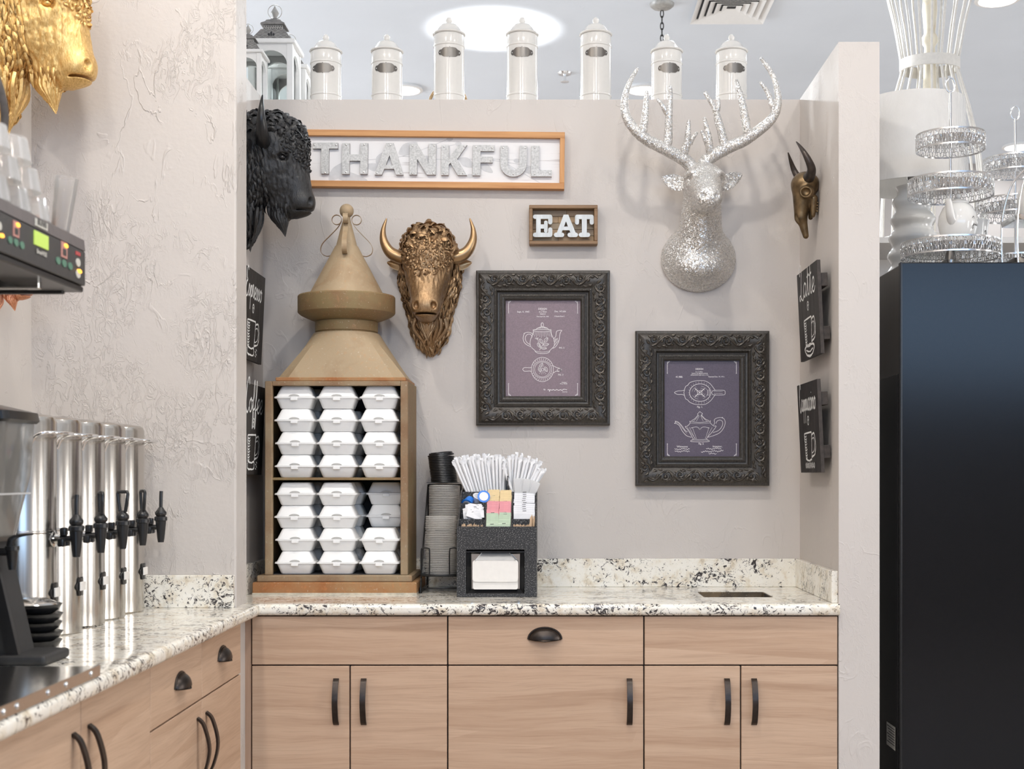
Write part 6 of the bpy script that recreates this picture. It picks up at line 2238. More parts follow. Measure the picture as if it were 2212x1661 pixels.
BP('head_housing', MB().rbox(-1.50, XP - 0.012, YN, YE - 0.002, zC - 0.002, zA - 0.002, 0.004, 2), 'panelbrown')
BP('top_trim', MB().prism([(XP - 0.022, zA), (XP - 0.002, zA - 0.004), (XP, zB), (XP - 0.022, zB)], YN, YE, 'xz').rbox(-1.50, XP - 0.02, YN, YE, zA - 0.006, zA, 0.002, 1), 'panelbrown')
pnl = BP('control_panel', MB().rbox(XP - 0.013, XP, YN, YE, zC, zB - 0.0012, 0.0015, 1), 'panel')
BP('lower_lip', MB().rbox(-1.02, XP - 0.004, YN, YE, zD + 0.002, zC - 0.001, 0.002, 1), 'blackplastic')
BP('steel_underside', MB().box(-1.49, XP - 0.03, YN, YE - 0.006, zD + 0.003, zC - 0.002), 'steelflat')
BP('spray_head', MB().lathe([(0.055, 0.012), (0.055, -0.006), (0.03, -0.012)], 28, (-1.07, 2.42, zD)), 'blackplastic', smooth=40)
BP('basket_rail', MB().rbox(-1.40, -0.95, 2.50, 2.515, zD - 0.012, zD + 0.004, 0.002, 1), 'steelflat')
BP('basket_rail', MB().rbox(-1.40, -0.95, 2.30, 2.315, zD - 0.012, zD + 0.004, 0.002, 1), 'blackplastic')
BP('rear_skirt', MB().rbox(-1.45, -0.955, YE - 0.02, YE - 0.006, zD - 0.003, zD + 0.010, 0.002, 1), 'blackplastic')
BP('tower', MB().rbox(-1.50, -1.12, 1.62, YE - 0.02, CTR + 0.02, zC, 0.006, 2), 'steel')
# drip tray base reaching the worktop edge
tr_ = BP('drip_tray', MB().rbox(-1.50, -0.892, YN, YE, CTR, CTR + 0.020, 0.003, 2), 'steelflat')
BP('tray_lip', MB().rbox(-0.892, -0.887, YN, YE, CTR + 0.0005, CTR + 0.0235, 0.001, 1), 'steelflat', tr_)
for px in (8, 37, 104, 143, 197):
    y = 0.887 * F / (CX - px)
    BP('rivet', MB().ell((-0.8862, y, CTR + 0.013), (0.003, 0.0058, 0.0058), 12, 8), 'chrome', tr_, 60)


def on_panel(px, py):
    y = -XP * F / (CX - px)
    return y, CZ + (CY - py) * y / F


def key(name, px, py, wpx, hpx, mat, out=0.0012, oval=False, parent=None):
    y, z = on_panel(px, py)
    k = y / F
    hy = wpx * k * 0.5 * (y / -XP)
    hz_ = hpx * k * 0.5
    pl = arc(0, 0, 1, 1, 0, 345, 23) if oval else [(-1, -1), (1, -1), (1, 1), (-1, 1)]
    return BP(name, MB().prism([(y + a * hy, z + b * hz_) for a, b in pl], XP - 0.0005, XP + out, 'yz'), mat, parent or pnl)


for px0, py0 in ((138, 540), (34, 495)):
    key('brew_icon', px0, py0, 13, 34, 'pinkkey')
    key('icon_mark', px0, py0 + 5, 7, 14, 'panel', 0.0018)
    key('indicator_lamp', px0 + 3, py0 - 9, 8, 9, 'amber', 0.0025, True)
    for d in (-13, 0, 13):
        key('selector_key', px0 + d, py0 + 29 + d * 0.45, 9, 16, 'greendot', 0.0015, True)
key('rinse_key', 168, 567, 9, 18, 'ivorykey', 0.0015, True)
key('power_key', 168, 592, 9, 18, 'ivorykey', 0.0015, True)
key('indicator_lamp', 170, 586, 8, 9, 'amber', 0.003, True)
key('red_marking', 168, 548, 10, 8, 'redprint', 0.001)
key('power_key', -2, 488, 9, 18, 'ivorykey', 0.0015, True)
key('indicator_lamp', 2, 509, 8, 9, 'amber', 0.003, True)
dsp = key('display', 88, 519, 30, 30, 'display', 0.002)


def panel_text(s, px, py, size, mat, name):
    y, z = on_panel(px, py)
    mb = text_mb(s, size, 0, 0, 0, 'CENTER', 0.0003)
    # text x -> +y (reads left to right facing +x), plane at the panel face
    mb.v = [(XP + 0.0022, y + p[0], z + p[2]) for p in mb.v]
    return BP(name, mb, mat, pnl)


key('brand_plate', 89, 485, 26, 16, 'ivorykey', 0.0012)
panel_text('BUNN', 89, 489, 0.0155, 'inkdark', 'brand_lettering')
panel_text('BrewWISE', 88, 551, 0.011, 'ivorykey', 'model_lettering')

# clear cups standing on the brewer
CUPH = 0.043


def cup_mesh(r0, r1, h):
    return MB().lathe([(r0, 0), (r0 + 0.001, 0.002), (r1, h - 0.002), (r1 + 0.0015, h), (r1 - 0.0005, h - 0.001), (r0 - 0.001, 0.003)], 28, cap=False).lathe([(r0 - 0.0005, 0.002), (0.004, 0.0022)], 28, cap=False).mesh('clear_cup', 40)


CM = cup_mesh(0.037, 0.0445, CUPH)
CM.materials.append(MT['cup'])
zt0 = zA + 0.0002
rc = random.Random(3)
for tier, (ys, n) in enumerate((((2.480, 2.388, 2.296, 2.204), 4), ((2.434, 2.342, 2.250), 3), ((2.388, 2.296), 2))):
    for row, xx in enumerate((-0.968, -1.062)):
        for k, y in enumerate(ys):
            o = obj('clear_cup', CM, None)
            o.location = (xx, y, zt0 + tier * (CUPH + 0.0022) + CUPH)
            o.rotation_euler = (PI, 0, 0)
            tagit(o, 'clear plastic cup upside down in the %s of the cup pyramid on the brewer' % ('base row', 'second tier', 'top tier')[tier], 'cup', 'upturned cups on the brewer, tier %d' % (tier + 1))
TM = MB().lathe([(0.0165, 0), (0.0175, 0.002), (0.0225, 0.105), (0.0232, 0.106), (0.0220, 0.105), (0.0165, 0.003)], 24, cap=False).mesh('clear_tumbler', 40)
TM.materials.append(MT['cup'])
o = obj('clear_tumbler', TM, None)
o.location = (-0.950, 2.608, zt0 + 0.004)
o.rotation_euler = (0, 0.13, 0)
tagit(o, 'slim clear tumbler leaning at the end of the brewer top', 'tumbler')
tg = thing('carton', 'small white and orange carton beside the slim tumbler', 'carton', (-0.975, 2.572, zt0))
obj('body', MB().rbox(-0.014, 0.014, -0.010, 0.010, 0, 0.028, 0.002, 1), MT['orange'], tg)
obj('top', MB().rbox(-0.014, 0.014, -0.010, 0.010, 0.028, 0.050, 0.002, 1), MT['napkin'], tg)
bg = thing('cup_sleeve', 'clear plastic sleeve lying across the top of the cup pyramid', 'plastic sleeve', (-1.015, 2.335, zt0 + 3 * (CUPH + 0.0022) + 0.014))
obj('film', MB().tube([(0, -0.12, 0), (0.004, -0.04, 0.003), (0, 0.05, 0.0), (-0.002, 0.10, 0.002)], [0.012, 0.0135, 0.0135, 0.006], 12, flat=(2.2, 0.95)), MT['paperclear'], bg, 50)

# ================================================================ clear hopper dispenser
dp_ = thing('hopper_dispenser', 'drink dispenser with a clear tapered hopper and black stand', 'drink dispenser', (-1.245, 2.870, CTR))
obj('base_plate', MB().rbox(-0.19, 0.198, -0.080, 0.068, 0, 0.022, 0.008, 3), MT['blackmatte'], dp_)
obj('stand', MB().loft([[(-0.16, -0.06, 0.022), (0.125, -0.06, 0.022), (0.125, 0.05, 0.022), (-0.16, 0.05, 0.022)], [(-0.13, -0.055, 0.262), (0.070, -0.055, 0.262), (0.070, 0.05, 0.262), (-0.13, 0.05, 0.262)]], True), MT['blackmatte'], dp_)
obj('stand_rib', MB().loft([[(0.110, -0.066, 0.022), (0.136, -0.066, 0.022), (0.136, -0.05, 0.022), (0.110, -0.05, 0.022)], [(0.060, -0.060, 0.262), (0.078, -0.060, 0.262), (0.078, -0.05, 0.262), (0.060, -0.05, 0.262)]], True), MT['blackplastic'], dp_)


def hopper_ring(hx, hy, z):
    return [(x, y, z) for x, y in rrect(-hx - 0.0, hx, -hy, hy, 0.018, 4)]


obj('hopper', MB().loft([hopper_ring(0.080, 0.075, 0.266), hopper_ring(0.108, 0.088, 0.40), hopper_ring(0.116, 0.090, 0.515)], False), MT['hopper'], dp_, 40)
obj('fill_band', MB().loft([hopper_ring(0.1085, 0.0885, 0.358), hopper_ring(0.1090, 0.0888, 0.362)], False), MT['paperclear'], dp_)
obj('hopper_lid', MB().loft([hopper_ring(0.120, 0.093, 0.512), hopper_ring(0.126, 0.096, 0.518), hopper_ring(0.122, 0.094, 0.536), hopper_ring(0.06, 0.05, 0.552)], True), MT['blackplastic'], dp_, 40)
obj('hopper_floor', MB().loft([hopper_ring(0.082, 0.077, 0.258), hopper_ring(0.084, 0.078, 0.268)], True), MT['blackplastic'], dp_)
fx = obj('faucet', MB().lathe([(0.0075, 0), (0.009, 0.01), (0.0125, 0.04), (0.0145, 0.042), (0.0145, 0.05)], 16, (0.105, -0.02, 0.198)), MT['blackplastic'], dp_, 40)
obj('shank', MB().tube([(0.05, -0.02, 0.236), (0.100, -0.02, 0.236)], 0.0085, 12), MT['blackplastic'], fx, 50)
obj('lever', MB().tube(cat([(0.100, -0.02, 0.248), (0.104, -0.02, 0.262), (0.120, -0.02, 0.270), (0.150, -0.02, 0.274)], 5), [0.008] * 6 + [0.0065, 0.006, 0.005, 0.004, 0.0035, 0.003, 0.0025, 0.002, 0.002, 0.0015], 8, flat=(1, 0.7)), MT['blackplastic'], fx, 50)
obj('name_plate', MB().rbox(-0.06, 0.062, -0.0645, -0.0615, 0.125, 0.185, 0.001, 1), MT['ivorykey'], dp_)

# stacked black filter baskets with a perforated disc on top
FB = MB().lathe([(0.018, 0.0), (0.030, 0.001), (0.044, 0.010), (0.0515, 0.022), (0.0525, 0.024), (0.0505, 0.0235), (0.042, 0.012), (0.028, 0.004)], 36, cap=False).lathe([(0.0182, 0.0005), (0.002, 0.0007)], 24, cap=False).mesh('basket_bowl', 40)
FB.materials.append(MT['blackplastic'])
for k in range(5):
    t = thing('filter_basket', 'black plastic filter basket, %s in the stack beside the steel servers' % ('bottom one', 'second from the bottom', 'middle one', 'second from the top', 'topmost')[k], 'filter basket', (-1.155 + 0.0012 * (k % 2), 3.035, CTR + 0.001 + k * 0.0205), 0, 'stacked filter baskets')
    t.rotation_euler = (0, 0.012 * ((k % 2) * 2 - 1), 0)
    obj('bowl', FB, None, t)
ps = thing('perforated_disc', 'perforated steel strainer disc resting on the topmost filter basket', 'strainer', (-1.160, 3.035, CTR + 0.107))
ps.rotation_euler = (0.10, 0.08, 0)
obj('dome', MB().lathe([(0.047, 0.0), (0.044, 0.004), (0.030, 0.010), (0.010, 0.013)], 32), MT['steelflat'], ps, 40)
hl = MB()
for ring_, nn in ((0.012, 6), (0.020, 12), (0.028, 18), (0.036, 22)):
    for j in range(nn):
        a = 2 * PI * j / nn
        z = 0.0135 - 9.0 * ring_ ** 2 * 0.75
        hl.ell((ring_ * math.cos(a), ring_ * math.sin(a), z), (0.0021, 0.0021, 0.0012), 6, 4)
obj('perforations', hl, MT['zinc'], ps, kind='stuff')

BP('water_hose', MB().tube(cat([(-1.14, 2.60, zA - 0.002), (-1.10, 2.585, 1.88), (-1.047, 2.565, 1.95), (-1.043, 2.563, 2.03), (-1.08, 2.57, 2.10), (-1.18, 2.58, 2.12), (-1.40, 2.58, 2.05), (-1.45, 2.58, zA - 0.002)], 6), 0.0075, 10), 'chalkside', smooth=60)


# ================================================================ canisters on the wall ledge
def canister_proto(tall):
    h = 0.254 if tall else 0.192          # body height
    r = 0.0555
    t = thing('ceramic_canister', 'cream canister', 'canister')
    pr = [(r - 0.003, 0), (r, 0.003), (r, 0.028), (r + 0.0018, 0.030), (r + 0.0018, 0.034), (r, 0.036), (r, h - 0.046), (r + 0.0018, h - 0.044), (r + 0.0018, h - 0.040), (r, h - 0.038), (r, h - 0.004), (r - 0.002, h)]
    obj('jar', MB().lathe(pr, 44), MT['cream'], t, 35)
    ld = obj('lid', MB().lathe([(r + 0.002, h), (r + 0.0045, h + 0.003), (r + 0.003, h + 0.007), (r - 0.008, h + 0.012), (r - 0.020, h + 0.030), (r - 0.028, h + 0.038), (0.010, h + 0.042)], 44), MT['cream'], t, 35)
    obj('knob', MB().lathe([(0.009, h + 0.041), (0.0075, h + 0.044), (0.0115, h + 0.052), (0.0115, h + 0.058), (0.006, h + 0.066), (0.001, h + 0.068)], 20), MT['cream'], ld, 50)
    # cartouche plate bent round the jar
    zc = h - 0.070 if not tall else h - 0.075
    top = [(0.0, 0.0205), (0.0022, 0.0172), (0.012, 0.0175), (0.022, 0.0165), (0.0285, 0.0125), (0.0310, 0.0095), (0.037, 0.0100), (0.0425, 0.0065), (0.0445, 0.0)]
    outl = top + [(x, -z) for x, z in reversed(top[:-1])] + [(-x, -z) for x, z in top[1:]] + [(-x, z) for x, z in reversed(top[1:-1])]
    # sample to a strip so that it can bend
    xsn = [(-0.0445 + 0.089 * i / 36) for i in range(37)]

    def half(x):
        x = abs(x)
        for (a, za), (b, zb) in zip(top, top[1:]):
            if a <= x <= b:
                return za + (zb - za) * (x - a) / (b - a)
        return 0.0
    mb = MB()
    R = r + 0.0012
    vs = []
    for x in xsn:
        a = x / R
        hh = max(half(x), 0.0006)
        for z in (-hh, 0, hh):
            vs.append((R * math.sin(a), -R * math.cos(a), zc + z))
    fs = []
    for i in range(36):
        for j in range(2):
            fs.append((i * 3 + j, (i + 1) * 3 + j, (i + 1) * 3 + j + 1, i * 3 + j + 1))
    mb.add(vs, fs)
    pl = obj('label_plate', mb, MT['plate'], t, 60, label='gunmetal cartouche plate')
    for s in (-1, 1):
        a = s * 0.038 / R
        obj('rivet', MB().ell((R * math.sin(a), -R * math.cos(a) - 0.0006, zc), (0.0017, 0.0017, 0.0017), 8, 6), MT['white'], pl)
    return t


ps_, pt_ = canister_proto(False), canister_proto(True)
used_ = {}
YC = 4.865
spots = [(704, 0, -0.05, 'beside the white lanterns'), (836, 0, 0.05, 'second along from the white lanterns'), (970, 1, 0.12, 'in front of the rope hoop'), (1128, 1, 0.0, 'above the sign letter K'), (1287, 1, 0.02, 'next to the deer antlers'), (1440, 0, 0.12, 'under the pendant chain'), (1580, 0, 0.10, 'behind the tallest antler')]
for px, tl_, rz, lab in spots:
    p = pt_ if tl_ else ps_
    o = p if tl_ not in used_ else copy_tree(p)
    used_[tl_] = 1
    o.location = (wx(px, YC), YC, TOP)
    o.rotation_euler = (0, 0, rz)
    o['label'] = '%s cream canister with a dark label plate %s' % ('tall' if tl_ else 'short', lab)
    o['group'] = 'cream canisters on the wall ledge'


# ================================================================ white lanterns
def lantern(label, x, y, w, hb, rot=0):
    """white square lantern with arched openings and a grey roof; w body width, hb body height"""
    t = thing('white_lantern', label, 'lantern', (x, y, TOP), rot, 'white lanterns on the wall ledge')
    k = w / 0.165
    h = w / 2
    obj('base', MB().rbox(-h, h, -h, h, 0, 0.014 * k, 0.002, 1), MT['white'], t)
    pw = 0.022 * k
    for sx in (-1, 1):
        for sy in (-1, 1):
            obj('post', MB().rbox(sx * (h - pw / 2) - pw / 2, sx * (h - pw / 2) + pw / 2, sy * (h - pw / 2) - pw / 2, sy * (h - pw / 2) + pw / 2, 0.014 * k, hb - 0.012 * k, 0.001, 1), MT['white'], t)
    # arched spandrels and panes
    zsp, zrise = hb * 0.66, hb * 0.20
    inner = h - pw
    for f in range(4):
        arcp = [(inner * math.cos(PI * j / 14), zsp + zrise * math.sin(PI * j / 14)) for j in range(15)]
        M = Matrix.Rotation(f * PI / 2, 4, 'Z')
        for sgn in (0, 1):
            half_ = [p for p in arcp if (p[0] >= -1e-6 if sgn == 0 else p[0] <= 1e-6)]
            poly = half_ + ([(0, hb - 0.012 * k), (inner, hb - 0.012 * k)] if sgn == 0 else [(-inner, hb - 0.012 * k), (0, hb - 0.012 * k)])
            obj('arch', MB().prism(poly, -h + 0.003, -h + 0.013, 'xz').xf(M), MT['white'], t)
        obj('pane', MB().box(-inner, inner, -h + 0.0145, -h + 0.016, 0.014 * k, hb - 0.012 * k).xf(M), MT['glass'], t)
    obj('cornice', MB().rbox(-h * 1.12, h * 1.12, -h * 1.12, h * 1.12, hb - 0.012 * k, hb + 0.004 * k, 0.002, 1), MT['white'], t)
    zr = hb + 0.004 * k
    a0, a1, hr = h * 0.92, h * 0.52, 0.050 * k

    def sqr(a, z):
        return [(-a, -a, z), (a, -a, z), (a, a, z), (-a, a, z)]
    rf = obj('roof', MB().loft([sqr(a0, zr), sqr(a1, zr + hr)], True), MT['zinc'], t)
    # raised diamond lattice on the roof faces
    lat = MB()
    n = 7
    for f in range(4):
        M = Matrix.Rotation(f * PI / 2, 4, 'Z')
        for d in (-1, 1):
            for i in range(-n, n + 1):
                pts = []
                for q in range(13):
                    v = q / 12
                    a = a0 + (a1 - a0) * v
                    xx = (i * 0.30 + d * (v - 0.5) * 0.95) * a0
                    if abs(xx) < a - 0.002:
                        pts.append(Vector((xx, -a - 0.0006, zr + hr * v)))
                if len(pts) > 2:
                    lat.tube([tuple(M @ p) for p in pts], 0.0011 * k, 4)
    obj('lattice', lat, MT['zinclight'], rf, kind='stuff')
    fl = MB()
    for dx, dz, L in ((0, 0.004, 0.012), (-0.009, 0, 0.008), (0.009, 0, 0.008)):
        fl.ell((dx * k, -a0 + (a0 - a1) * 0.42 - 0.003, zr + hr * 0.45 + dz * k), (0.0035 * k, 0.002, L * 0.7 * k), 8, 6)
    obj('fleur_ornament', fl, MT['zincdark'], rf)
    zv = zr + hr
    vt_ = obj('vent_box', MB().loft([sqr(a1 * 0.84, zv), sqr(a1 * 0.80, zv + 0.024 * k)], True), MT['zinclight'], t)
    ho = MB()
    for f in range(4):
        M = Matrix.Rotation(f * PI / 2, 4, 'Z')
        for r_ in range(3):
            for c_ in range(8):
                p = M @ Vector(((c_ - 3.5 + 0.25 * (r_ % 2)) * a1 * 0.2, -a1 * (0.84 - 0.013 * r_) - 0.0004, zv + (0.005 + 0.007 * r_) * k))
                ho.ell(tuple(p), (0.0018 * k,) * 3, 6, 4)
    obj('vent_holes', ho, MT['zincdark'], vt_, kind='stuff')
    z2 = zv + 0.024 * k
    obj('cap', MB().loft([sqr(a1 * 1.05, z2 - 0.006 * k), sqr(a1 * 1.02, z2), sqr(a1 * 0.7, z2 + 0.010 * k), sqr(a1 * 0.62, z2 + 0.016 * k), sqr(a1 * 0.30, z2 + 0.024 * k), sqr(a1 * 0.18, z2 + 0.028 * k)], True), MT['zinc'], t)
    z3 = z2 + 0.028 * k
    fn = obj('finial', MB().lathe([(0.006 * k, z3), (0.008 * k, z3 + 0.005 * k), (0.016 * k, z3 + 0.020 * k), (0.012 * k, z3 + 0.028 * k), (0.005 * k, z3 + 0.040 * k), (0.001, z3 + 0.048 * k)], 20), MT['zinclight'], t, 40)
    obj('ring', MB().tube([(0.026 * k * math.cos(2 * PI * j / 28), 0, z3 + 0.026 * k + 0.026 * k * math.sin(2 * PI * j / 28)) for j in range(28)], 0.0014 * k, 6, closed=True), MT['zinclight'], fn, 60)
    return t


lantern('largest white lantern with arched openings and a grey lattice roof', -1.0175, 5.005, 0.165, 0.258)
lantern('smallest white lantern at the stub wall corner with a grey lattice roof', -1.077, 4.822, 0.118, 0.170)
lantern('white lantern with its grey roof half hidden behind the first canister', -0.998, 5.195, 0.150, 0.225)
# rope-wrapped hoop propped behind a canister
hp = thing('rope_hoop', 'gold rope wrapped hoop mirror propped behind a tall canister', 'hoop', (wx(968, 5.12), 5.12, TOP))
obj('rope', MB().tube([(0.070 * math.cos(2 * PI * j / 48), 0, 0.0765 + 0.070 * math.sin(2 * PI * j / 48)) for j in range(48)], [0.0062 + 0.0008 * (j % 2) for j in range(48)], 8, closed=True), MT['rope'], hp, 60)
obj('glass', MB().lathe([(0.068, -0.002), (0.068, 0.002)], 40).xf(Matrix.Translation((0, 0, 0.0765)) @ Matrix.Rotation(PI / 2, 4, 'X')), MT['mirror'], hp)


# ================================================================ things on the refrigerator
FT = 1.98


def tiered_stand(label, loc):
    t = thing('tiered_cake_stand', label, 'cake stand', loc, 0, 'three-tier silver cake stands')
    obj('foot', MB().lathe([(0.085, 0), (0.087, 0.004), (0.070, 0.010), (0.066, 0.016), (0.045, 0.026), (0.020, 0.040), (0.012, 0.079)], 40), MT['chrome'], t, 40)
    obj('post', MB().tube([(0, 0, 0.045), (0, 0, 0.60)], 0.0042, 12), MT['chrome'], t, 60)
    obj('ring_handle', MB().tube([(0.0155 * math.cos(2 * PI * j / 28), 0, 0.620 + 0.024 * math.sin(2 * PI * j / 28)) for j in range(28)], 0.0026, 8, closed=True), MT['chrome'], t, 60)
    for r, z, hh in ((0.1585, 0.048, 0.050), (0.1365, 0.250, 0.056), (0.1096, 0.403, 0.052)):
        tr = obj('tier_plate', MB().lathe([(0.004, 0), (r - 0.002, 0), (r - 0.001, 0.0018), (0.004, 0.0022)], 56, (0, 0, z + hh * 0.62), cap=False), MT['silver'], t, 40)
        ban = MB()
        for zz in (z - 0.001, z + hh - 0.004):
            ban.lathe([(r, zz), (r + 0.0018, zz), (r + 0.0018, zz + 0.005), (r, zz + 0.005), (r, zz)], 64, cap=False)
        obj('rim_band', ban, MT['silver'], tr, 40)
        # pierced filigree: rings, drops and scrolls bent round the rim
        fg = MB()
        nn = int(2 * PI * r / 0.0285)
        for q in range(nn):
            a0 = 2 * PI * q / nn

            def bend(u, v):
                a = a0 + u / r
                return ((r + 0.0008) * math.cos(a), (r + 0.0008) * math.sin(a), z + hh * v)

            def wire(pts, rad=0.0011, closed=False):
                fg.tube([bend(u, v) for u, v in pts], rad, 4, closed=closed, cap=False)
            p = 2 * PI * r / nn
            wire([(0.0046 * math.cos(g), 0.5 + 0.155 * math.sin(g)) for g in [2 * PI * j / 10 for j in range(10)]], 0.0014, True)
            wire([(p / 2 + 0.0036 * math.cos(g), 0.28 + 0.10 * math.sin(g)) for g in [2 * PI * j / 8 for j in range(8)]], 0.0012, True)
            wire([(p / 2 + 0.0036 * math.cos(g), 0.74 + 0.10 * math.sin(g)) for g in [2 * PI * j / 8 for j in range(8)]], 0.0012, True)
            for s in (-1, 1):
                wire(cat([(s * 0.002, 0.06), (s * 0.009, 0.16), (s * 0.011, 0.34), (s * 0.006, 0.44)], 3), 0.0012)
                wire(cat([(s * 0.002, 0.94), (s * 0.009, 0.84), (s * 0.011, 0.64), (s * 0.006, 0.54)], 3), 0.0012)
                wire([(s * p * 0.34, 0.06), (s * p * 0.40, 0.5), (s * p * 0.34, 0.94)], 0.0010)
            wire([(0, 0.05), (0, 0.34)], 0.0014)
            wire([(0, 0.66), (0, 0.95)], 0.0014)
            wire([(p / 2, 0.38), (p / 2, 0.64)], 0.0012)
        obj('filigree', fg, MT['silver'], tr, 60, kind='stuff')
    return t


S1 = (1.338, 4.42, FT)
S2 = (1.672, 4.76, FT)
tiered_stand('three-tier silver filigree cake stand holding a white teapot and mug', S1)
tiered_stand('three-tier silver filigree cake stand standing behind the arched silver rack', S2)


def teapot(label, loc, rotz, k=1.0):
    t = thing('teapot', label, 'teapot', loc, rotz, 'white teapots', k)
    obj('body', MB().lathe([(0.036, 0), (0.044, 0.003), (0.062, 0.030), (0.0715, 0.072), (0.068, 0.104), (0.054, 0.134), (0.040, 0.147), (0.036, 0.150)], 40), MT['cream2'], t, 40)
    l = obj('lid', MB().lathe([(0.041, 0.147), (0.040, 0.153), (0.024, 0.163), (0.008, 0.167)], 32), MT['cream2'], t, 40)
    obj('knob', MB().ell((0, 0, 0.177), (0.011, 0.011, 0.011), 16, 10), MT['cream2'], l, 60)
    obj('spout', MB().tube(cat([(0, -0.052, 0.070), (0, -0.080, 0.096), (0, -0.094, 0.126), (0, -0.106, 0.150)], 5), [0.019 - 0.0085 * i / 15 for i in range(16)], 14), MT['cream2'], t, 60)
    obj('handle', MB().tube(cat([(0, 0.050, 0.130), (0, 0.085, 0.130), (0, 0.100, 0.095), (0, 0.085, 0.050), (0, 0.055, 0.038)], 5), 0.007, 10), MT['cream2'], t, 60)
    return t


def mugobj(label, loc, rotz=0, k=1.0):
    t = thing('mug', label, 'mug', loc, rotz, None, k)
    obj('cup', MB().lathe([(0.026, 0), (0.029, 0.003), (0.031, 0.04), (0.036, 0.080), (0.0385, 0.088), (0.036, 0.086), (0.028, 0.01), (0.004, 0.008)], 36), MT['cream2'], t, 40)
    obj('handle', MB().tube(cat([(0.030, 0, 0.070), (0.055, 0, 0.068), (0.060, 0, 0.045), (0.048, 0, 0.024), (0.030, 0, 0.022)], 5), 0.005, 10), MT['cream2'], t, 60)
    return t


MT['cream2'] = plain('white_porcelain', (0.70, 0.685, 0.655), 0.12, var=0.01, coat=0.4)
pz = FT + 0.048 + 0.050 * 0.62 + 0.0025
tp = teapot('round white teapot on the lowest tier of the silver cake stand', (S1[0] + 0.002, S1[1] - 0.072, pz), -0.62, 0.88)
mgo = mugobj('white mug beside the teapot on the silver cake stand', (S1[0] + 0.098, S1[1] + 0.034, pz), 2.0, 1.08)
# dark script printed on the pot and the mug, as in the shop
for host, R, zz, ang in ((tp, 0.0690, 0.060, 1.45), (mgo, 0.0335, 0.03, -1.1)):
    mk = MB()
    script(mk, 'Just', 0, 0, 0.030 if host is tp else 0.022, 0.0022)
    mk.v = [((R + 0.0012) * math.sin(ang + p[0] / R), -(R + 0.0012) * math.cos(ang + p[0] / R), zz + p[2]) for p in mk.v]
    obj('script_print', mk, MT['inkdark'], host)

# arched silver rack with a second teapot
rk = thing('silver_rack', 'arched silver two-tier serving rack with white teapots', 'serving rack', (1.600, 4.36, FT))
ry = 0.075
for s in (-1, 1):
    obj('arch', MB().tube(cat([(-0.085, s * ry, 0.0), (-0.088, s * ry, 0.12), (-0.080, s * ry, 0.21), (-0.052, s * ry * 0.8, 0.30), (0.0, s * ry * 0.3, 0.345), (0.06, s * ry * 0.8, 0.30), (0.092, s * ry, 0.20), (0.095, s * ry, 0.0)], 6), 0.0036, 8), MT['silver'], rk, 60)
obj('handle_ring', MB().tube([(0.012 * math.cos(2 * PI * j / 20), 0, 0.362 + 0.020 * math.sin(2 * PI * j / 20)) for j in range(20)], 0.003, 8, closed=True), MT['silver'], rk, 60)
for z in (0.012, 0.150):
    fr_ = [(x, y, z + (0.0 if z < 0.1 else 0.0)) for x, y in rrect(-0.090, 0.098, -ry - 0.006, ry + 0.006, 0.02, 4)]
    obj('tray', MB().loft([[(x * 0.97, y * 0.97, zz) for x, y, zz in fr_], [(x, y, zz + 0.004) for x, y, zz in fr_], [(x * 1.04, y * 1.04, zz + 0.016) for x, y, zz in fr_], [(x * 0.99, y * 0.99, zz + 0.006) for x, y, zz in fr_]], True), MT['silver'], rk, 40)
teapot('white teapot on the upper tray of the arched silver rack', (1.606, 4.36, FT + 0.157), -0.3, 0.92)
teapot('white teapot on the lower tray of the arched silver rack', (1.612, 4.365, FT + 0.019), -0.3, 0.62)

# table lamp: stacked wave ceramic base under a wrapped drum shade
lm = thing('table_lamp', 'white table lamp with a rippled ceramic base and wrapped drum shade', 'lamp', (1.332, 4.85, FT))
pr = []
for i in range(61):
    z = 0.375 * i / 60
    env = 0.090 - 0.030 * (i / 60) ** 1.5
    pr.append((env + 0.0075 * math.cos(2 * PI * z / 0.0655 + 0.6), z))
pr += [(0.040, 0.382), (0.015, 0.386)]
obj('base', MB().lathe(pr, 48), MT['cream2'], lm, 60)
obj('socket', MB().lathe([(0.012, 0.380), (0.012, 0.395), (0.018, 0.400), (0.018, 0.430), (0.010, 0.435)], 20), MT['zinc'], lm, 40)
obj('harp', MB().tube(cat([(-0.02, 0, 0.40), (-0.055, 0, 0.50), (-0.045, 0, 0.62), (0, 0, 0.68), (0.045, 0, 0.62), (0.055, 0, 0.50), (0.02, 0, 0.40)], 5), 0.0025, 6), MT['silver'], lm, 60)
obj('shade', MB().lathe([(0.196, 0.372), (0.182, 0.682), (0.180, 0.682), (0.194, 0.372)], 56, cap=False), MT['shade'], lm, 40)
obj('shade_spider', MB().tube([(-0.181, 0, 0.672), (0.181, 0, 0.672)], 0.002, 6).tube([(0, -0.181, 0.672), (0, 0.181, 0.672)], 0.002, 6), MT['silver'], lm)

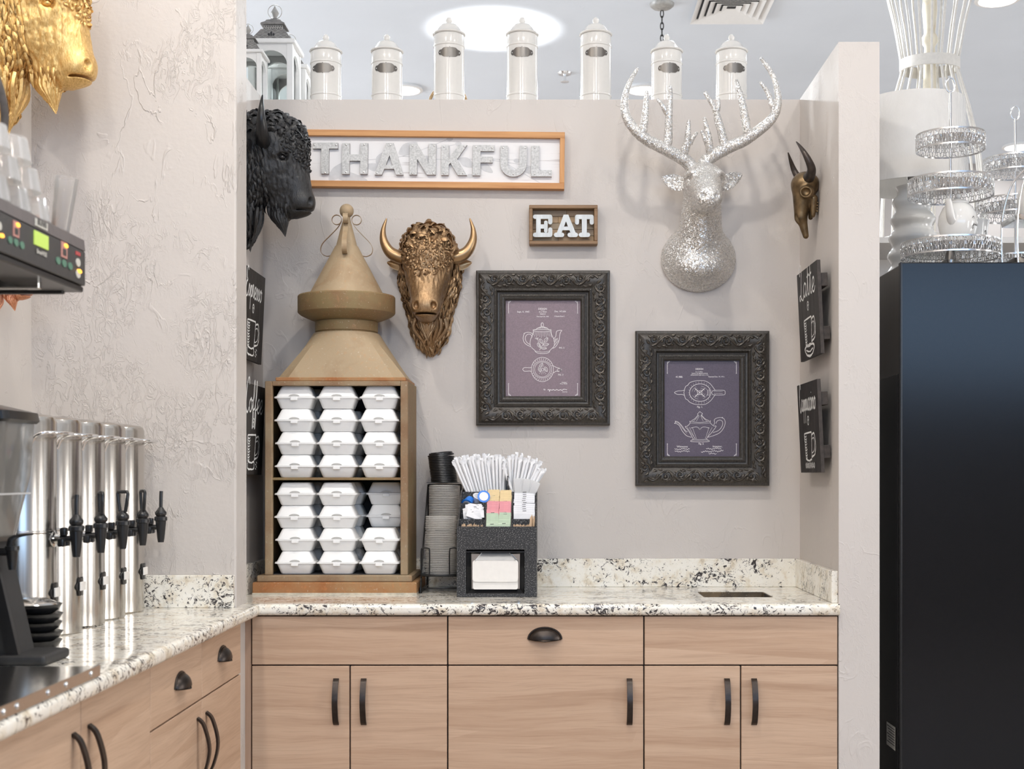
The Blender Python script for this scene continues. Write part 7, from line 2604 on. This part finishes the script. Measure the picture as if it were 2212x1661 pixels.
# ================================================================ shelf and wire dress form beyond
sf = thing('display_shelf', 'white display shelf unit behind the refrigerator', 'shelf unit', (1.62, 5.78, 0))
for x in (-0.42, 0.9):
    obj('side', MB().box(x - 0.012, x + 0.012, -0.22, 0.22, 0, 2.30), MT['shelfwhite'], sf)
for z in (0.4, 1.0, 1.6, 2.02, 2.288):
    obj('shelf_board', MB().box(-0.408, 0.888, -0.22, 0.22, z - 0.012, z + 0.012), MT['shelfwhite'], sf)
obj('back_panel', MB().box(-0.408, 0.888, 0.212, 0.22, 0.02, 2.275), MT['shelfwhite'], sf)
obj('price_strip', MB().box(-0.408, 0.888, -0.223, -0.2205, 2.008, 2.020), MT['orange'], sf)
df = thing('wire_dress_form', 'white wire dress form with a turned wooden post', 'dress form', (1.66, 5.78, 2.3005))
k = 5.78 / F
prof = [(0.235, 0.02), (0.232, 0.15), (0.222, 0.28), (0.205, 0.42), (0.165, 0.60), (0.120, 0.76), (0.122, 0.80), (0.150, 0.96), (0.180, 1.09), (0.182, 1.18), (0.150, 1.32), (0.075, 1.42)]
for q in range(18):
    a = 2 * PI * q / 18
    obj('wire', MB().tube(cat([(r * math.cos(a), r * math.sin(a) * 0.85, z) for r, z in prof], 4), 0.0055, 6), MT['wirewhite'], df, 60)
for r, z in ((0.235, 0.02), (0.222, 0.28), (0.182, 1.13)):
    obj('hoop', MB().tube([(r * math.cos(2 * PI * j / 36), r * 0.85 * math.sin(2 * PI * j / 36), z) for j in range(36)], 0.005, 6, closed=True), MT['wirewhite'], df, 60)
obj('waist_band', MB().lathe([(0.123, 0.755), (0.128, 0.757), (0.128, 0.803), (0.123, 0.805)], 40, cap=False, sy=0.88), MT['wirewhite'], df, 40)
obj('turned_post', MB().lathe([(0.05, 0.0), (0.05, 0.02), (0.024, 0.04), (0.020, 0.40), (0.030, 0.62), (0.026, 0.80), (0.022, 0.86), (0.034, 0.88), (0.034, 0.90), (0.024, 0.92), (0.032, 1.02), (0.026, 1.12), (0.036, 1.15), (0.036, 1.18), (0.024, 1.22), (0.028, 1.40), (0.01, 1.46)], 28), MT['oldpaint'], df, 40)
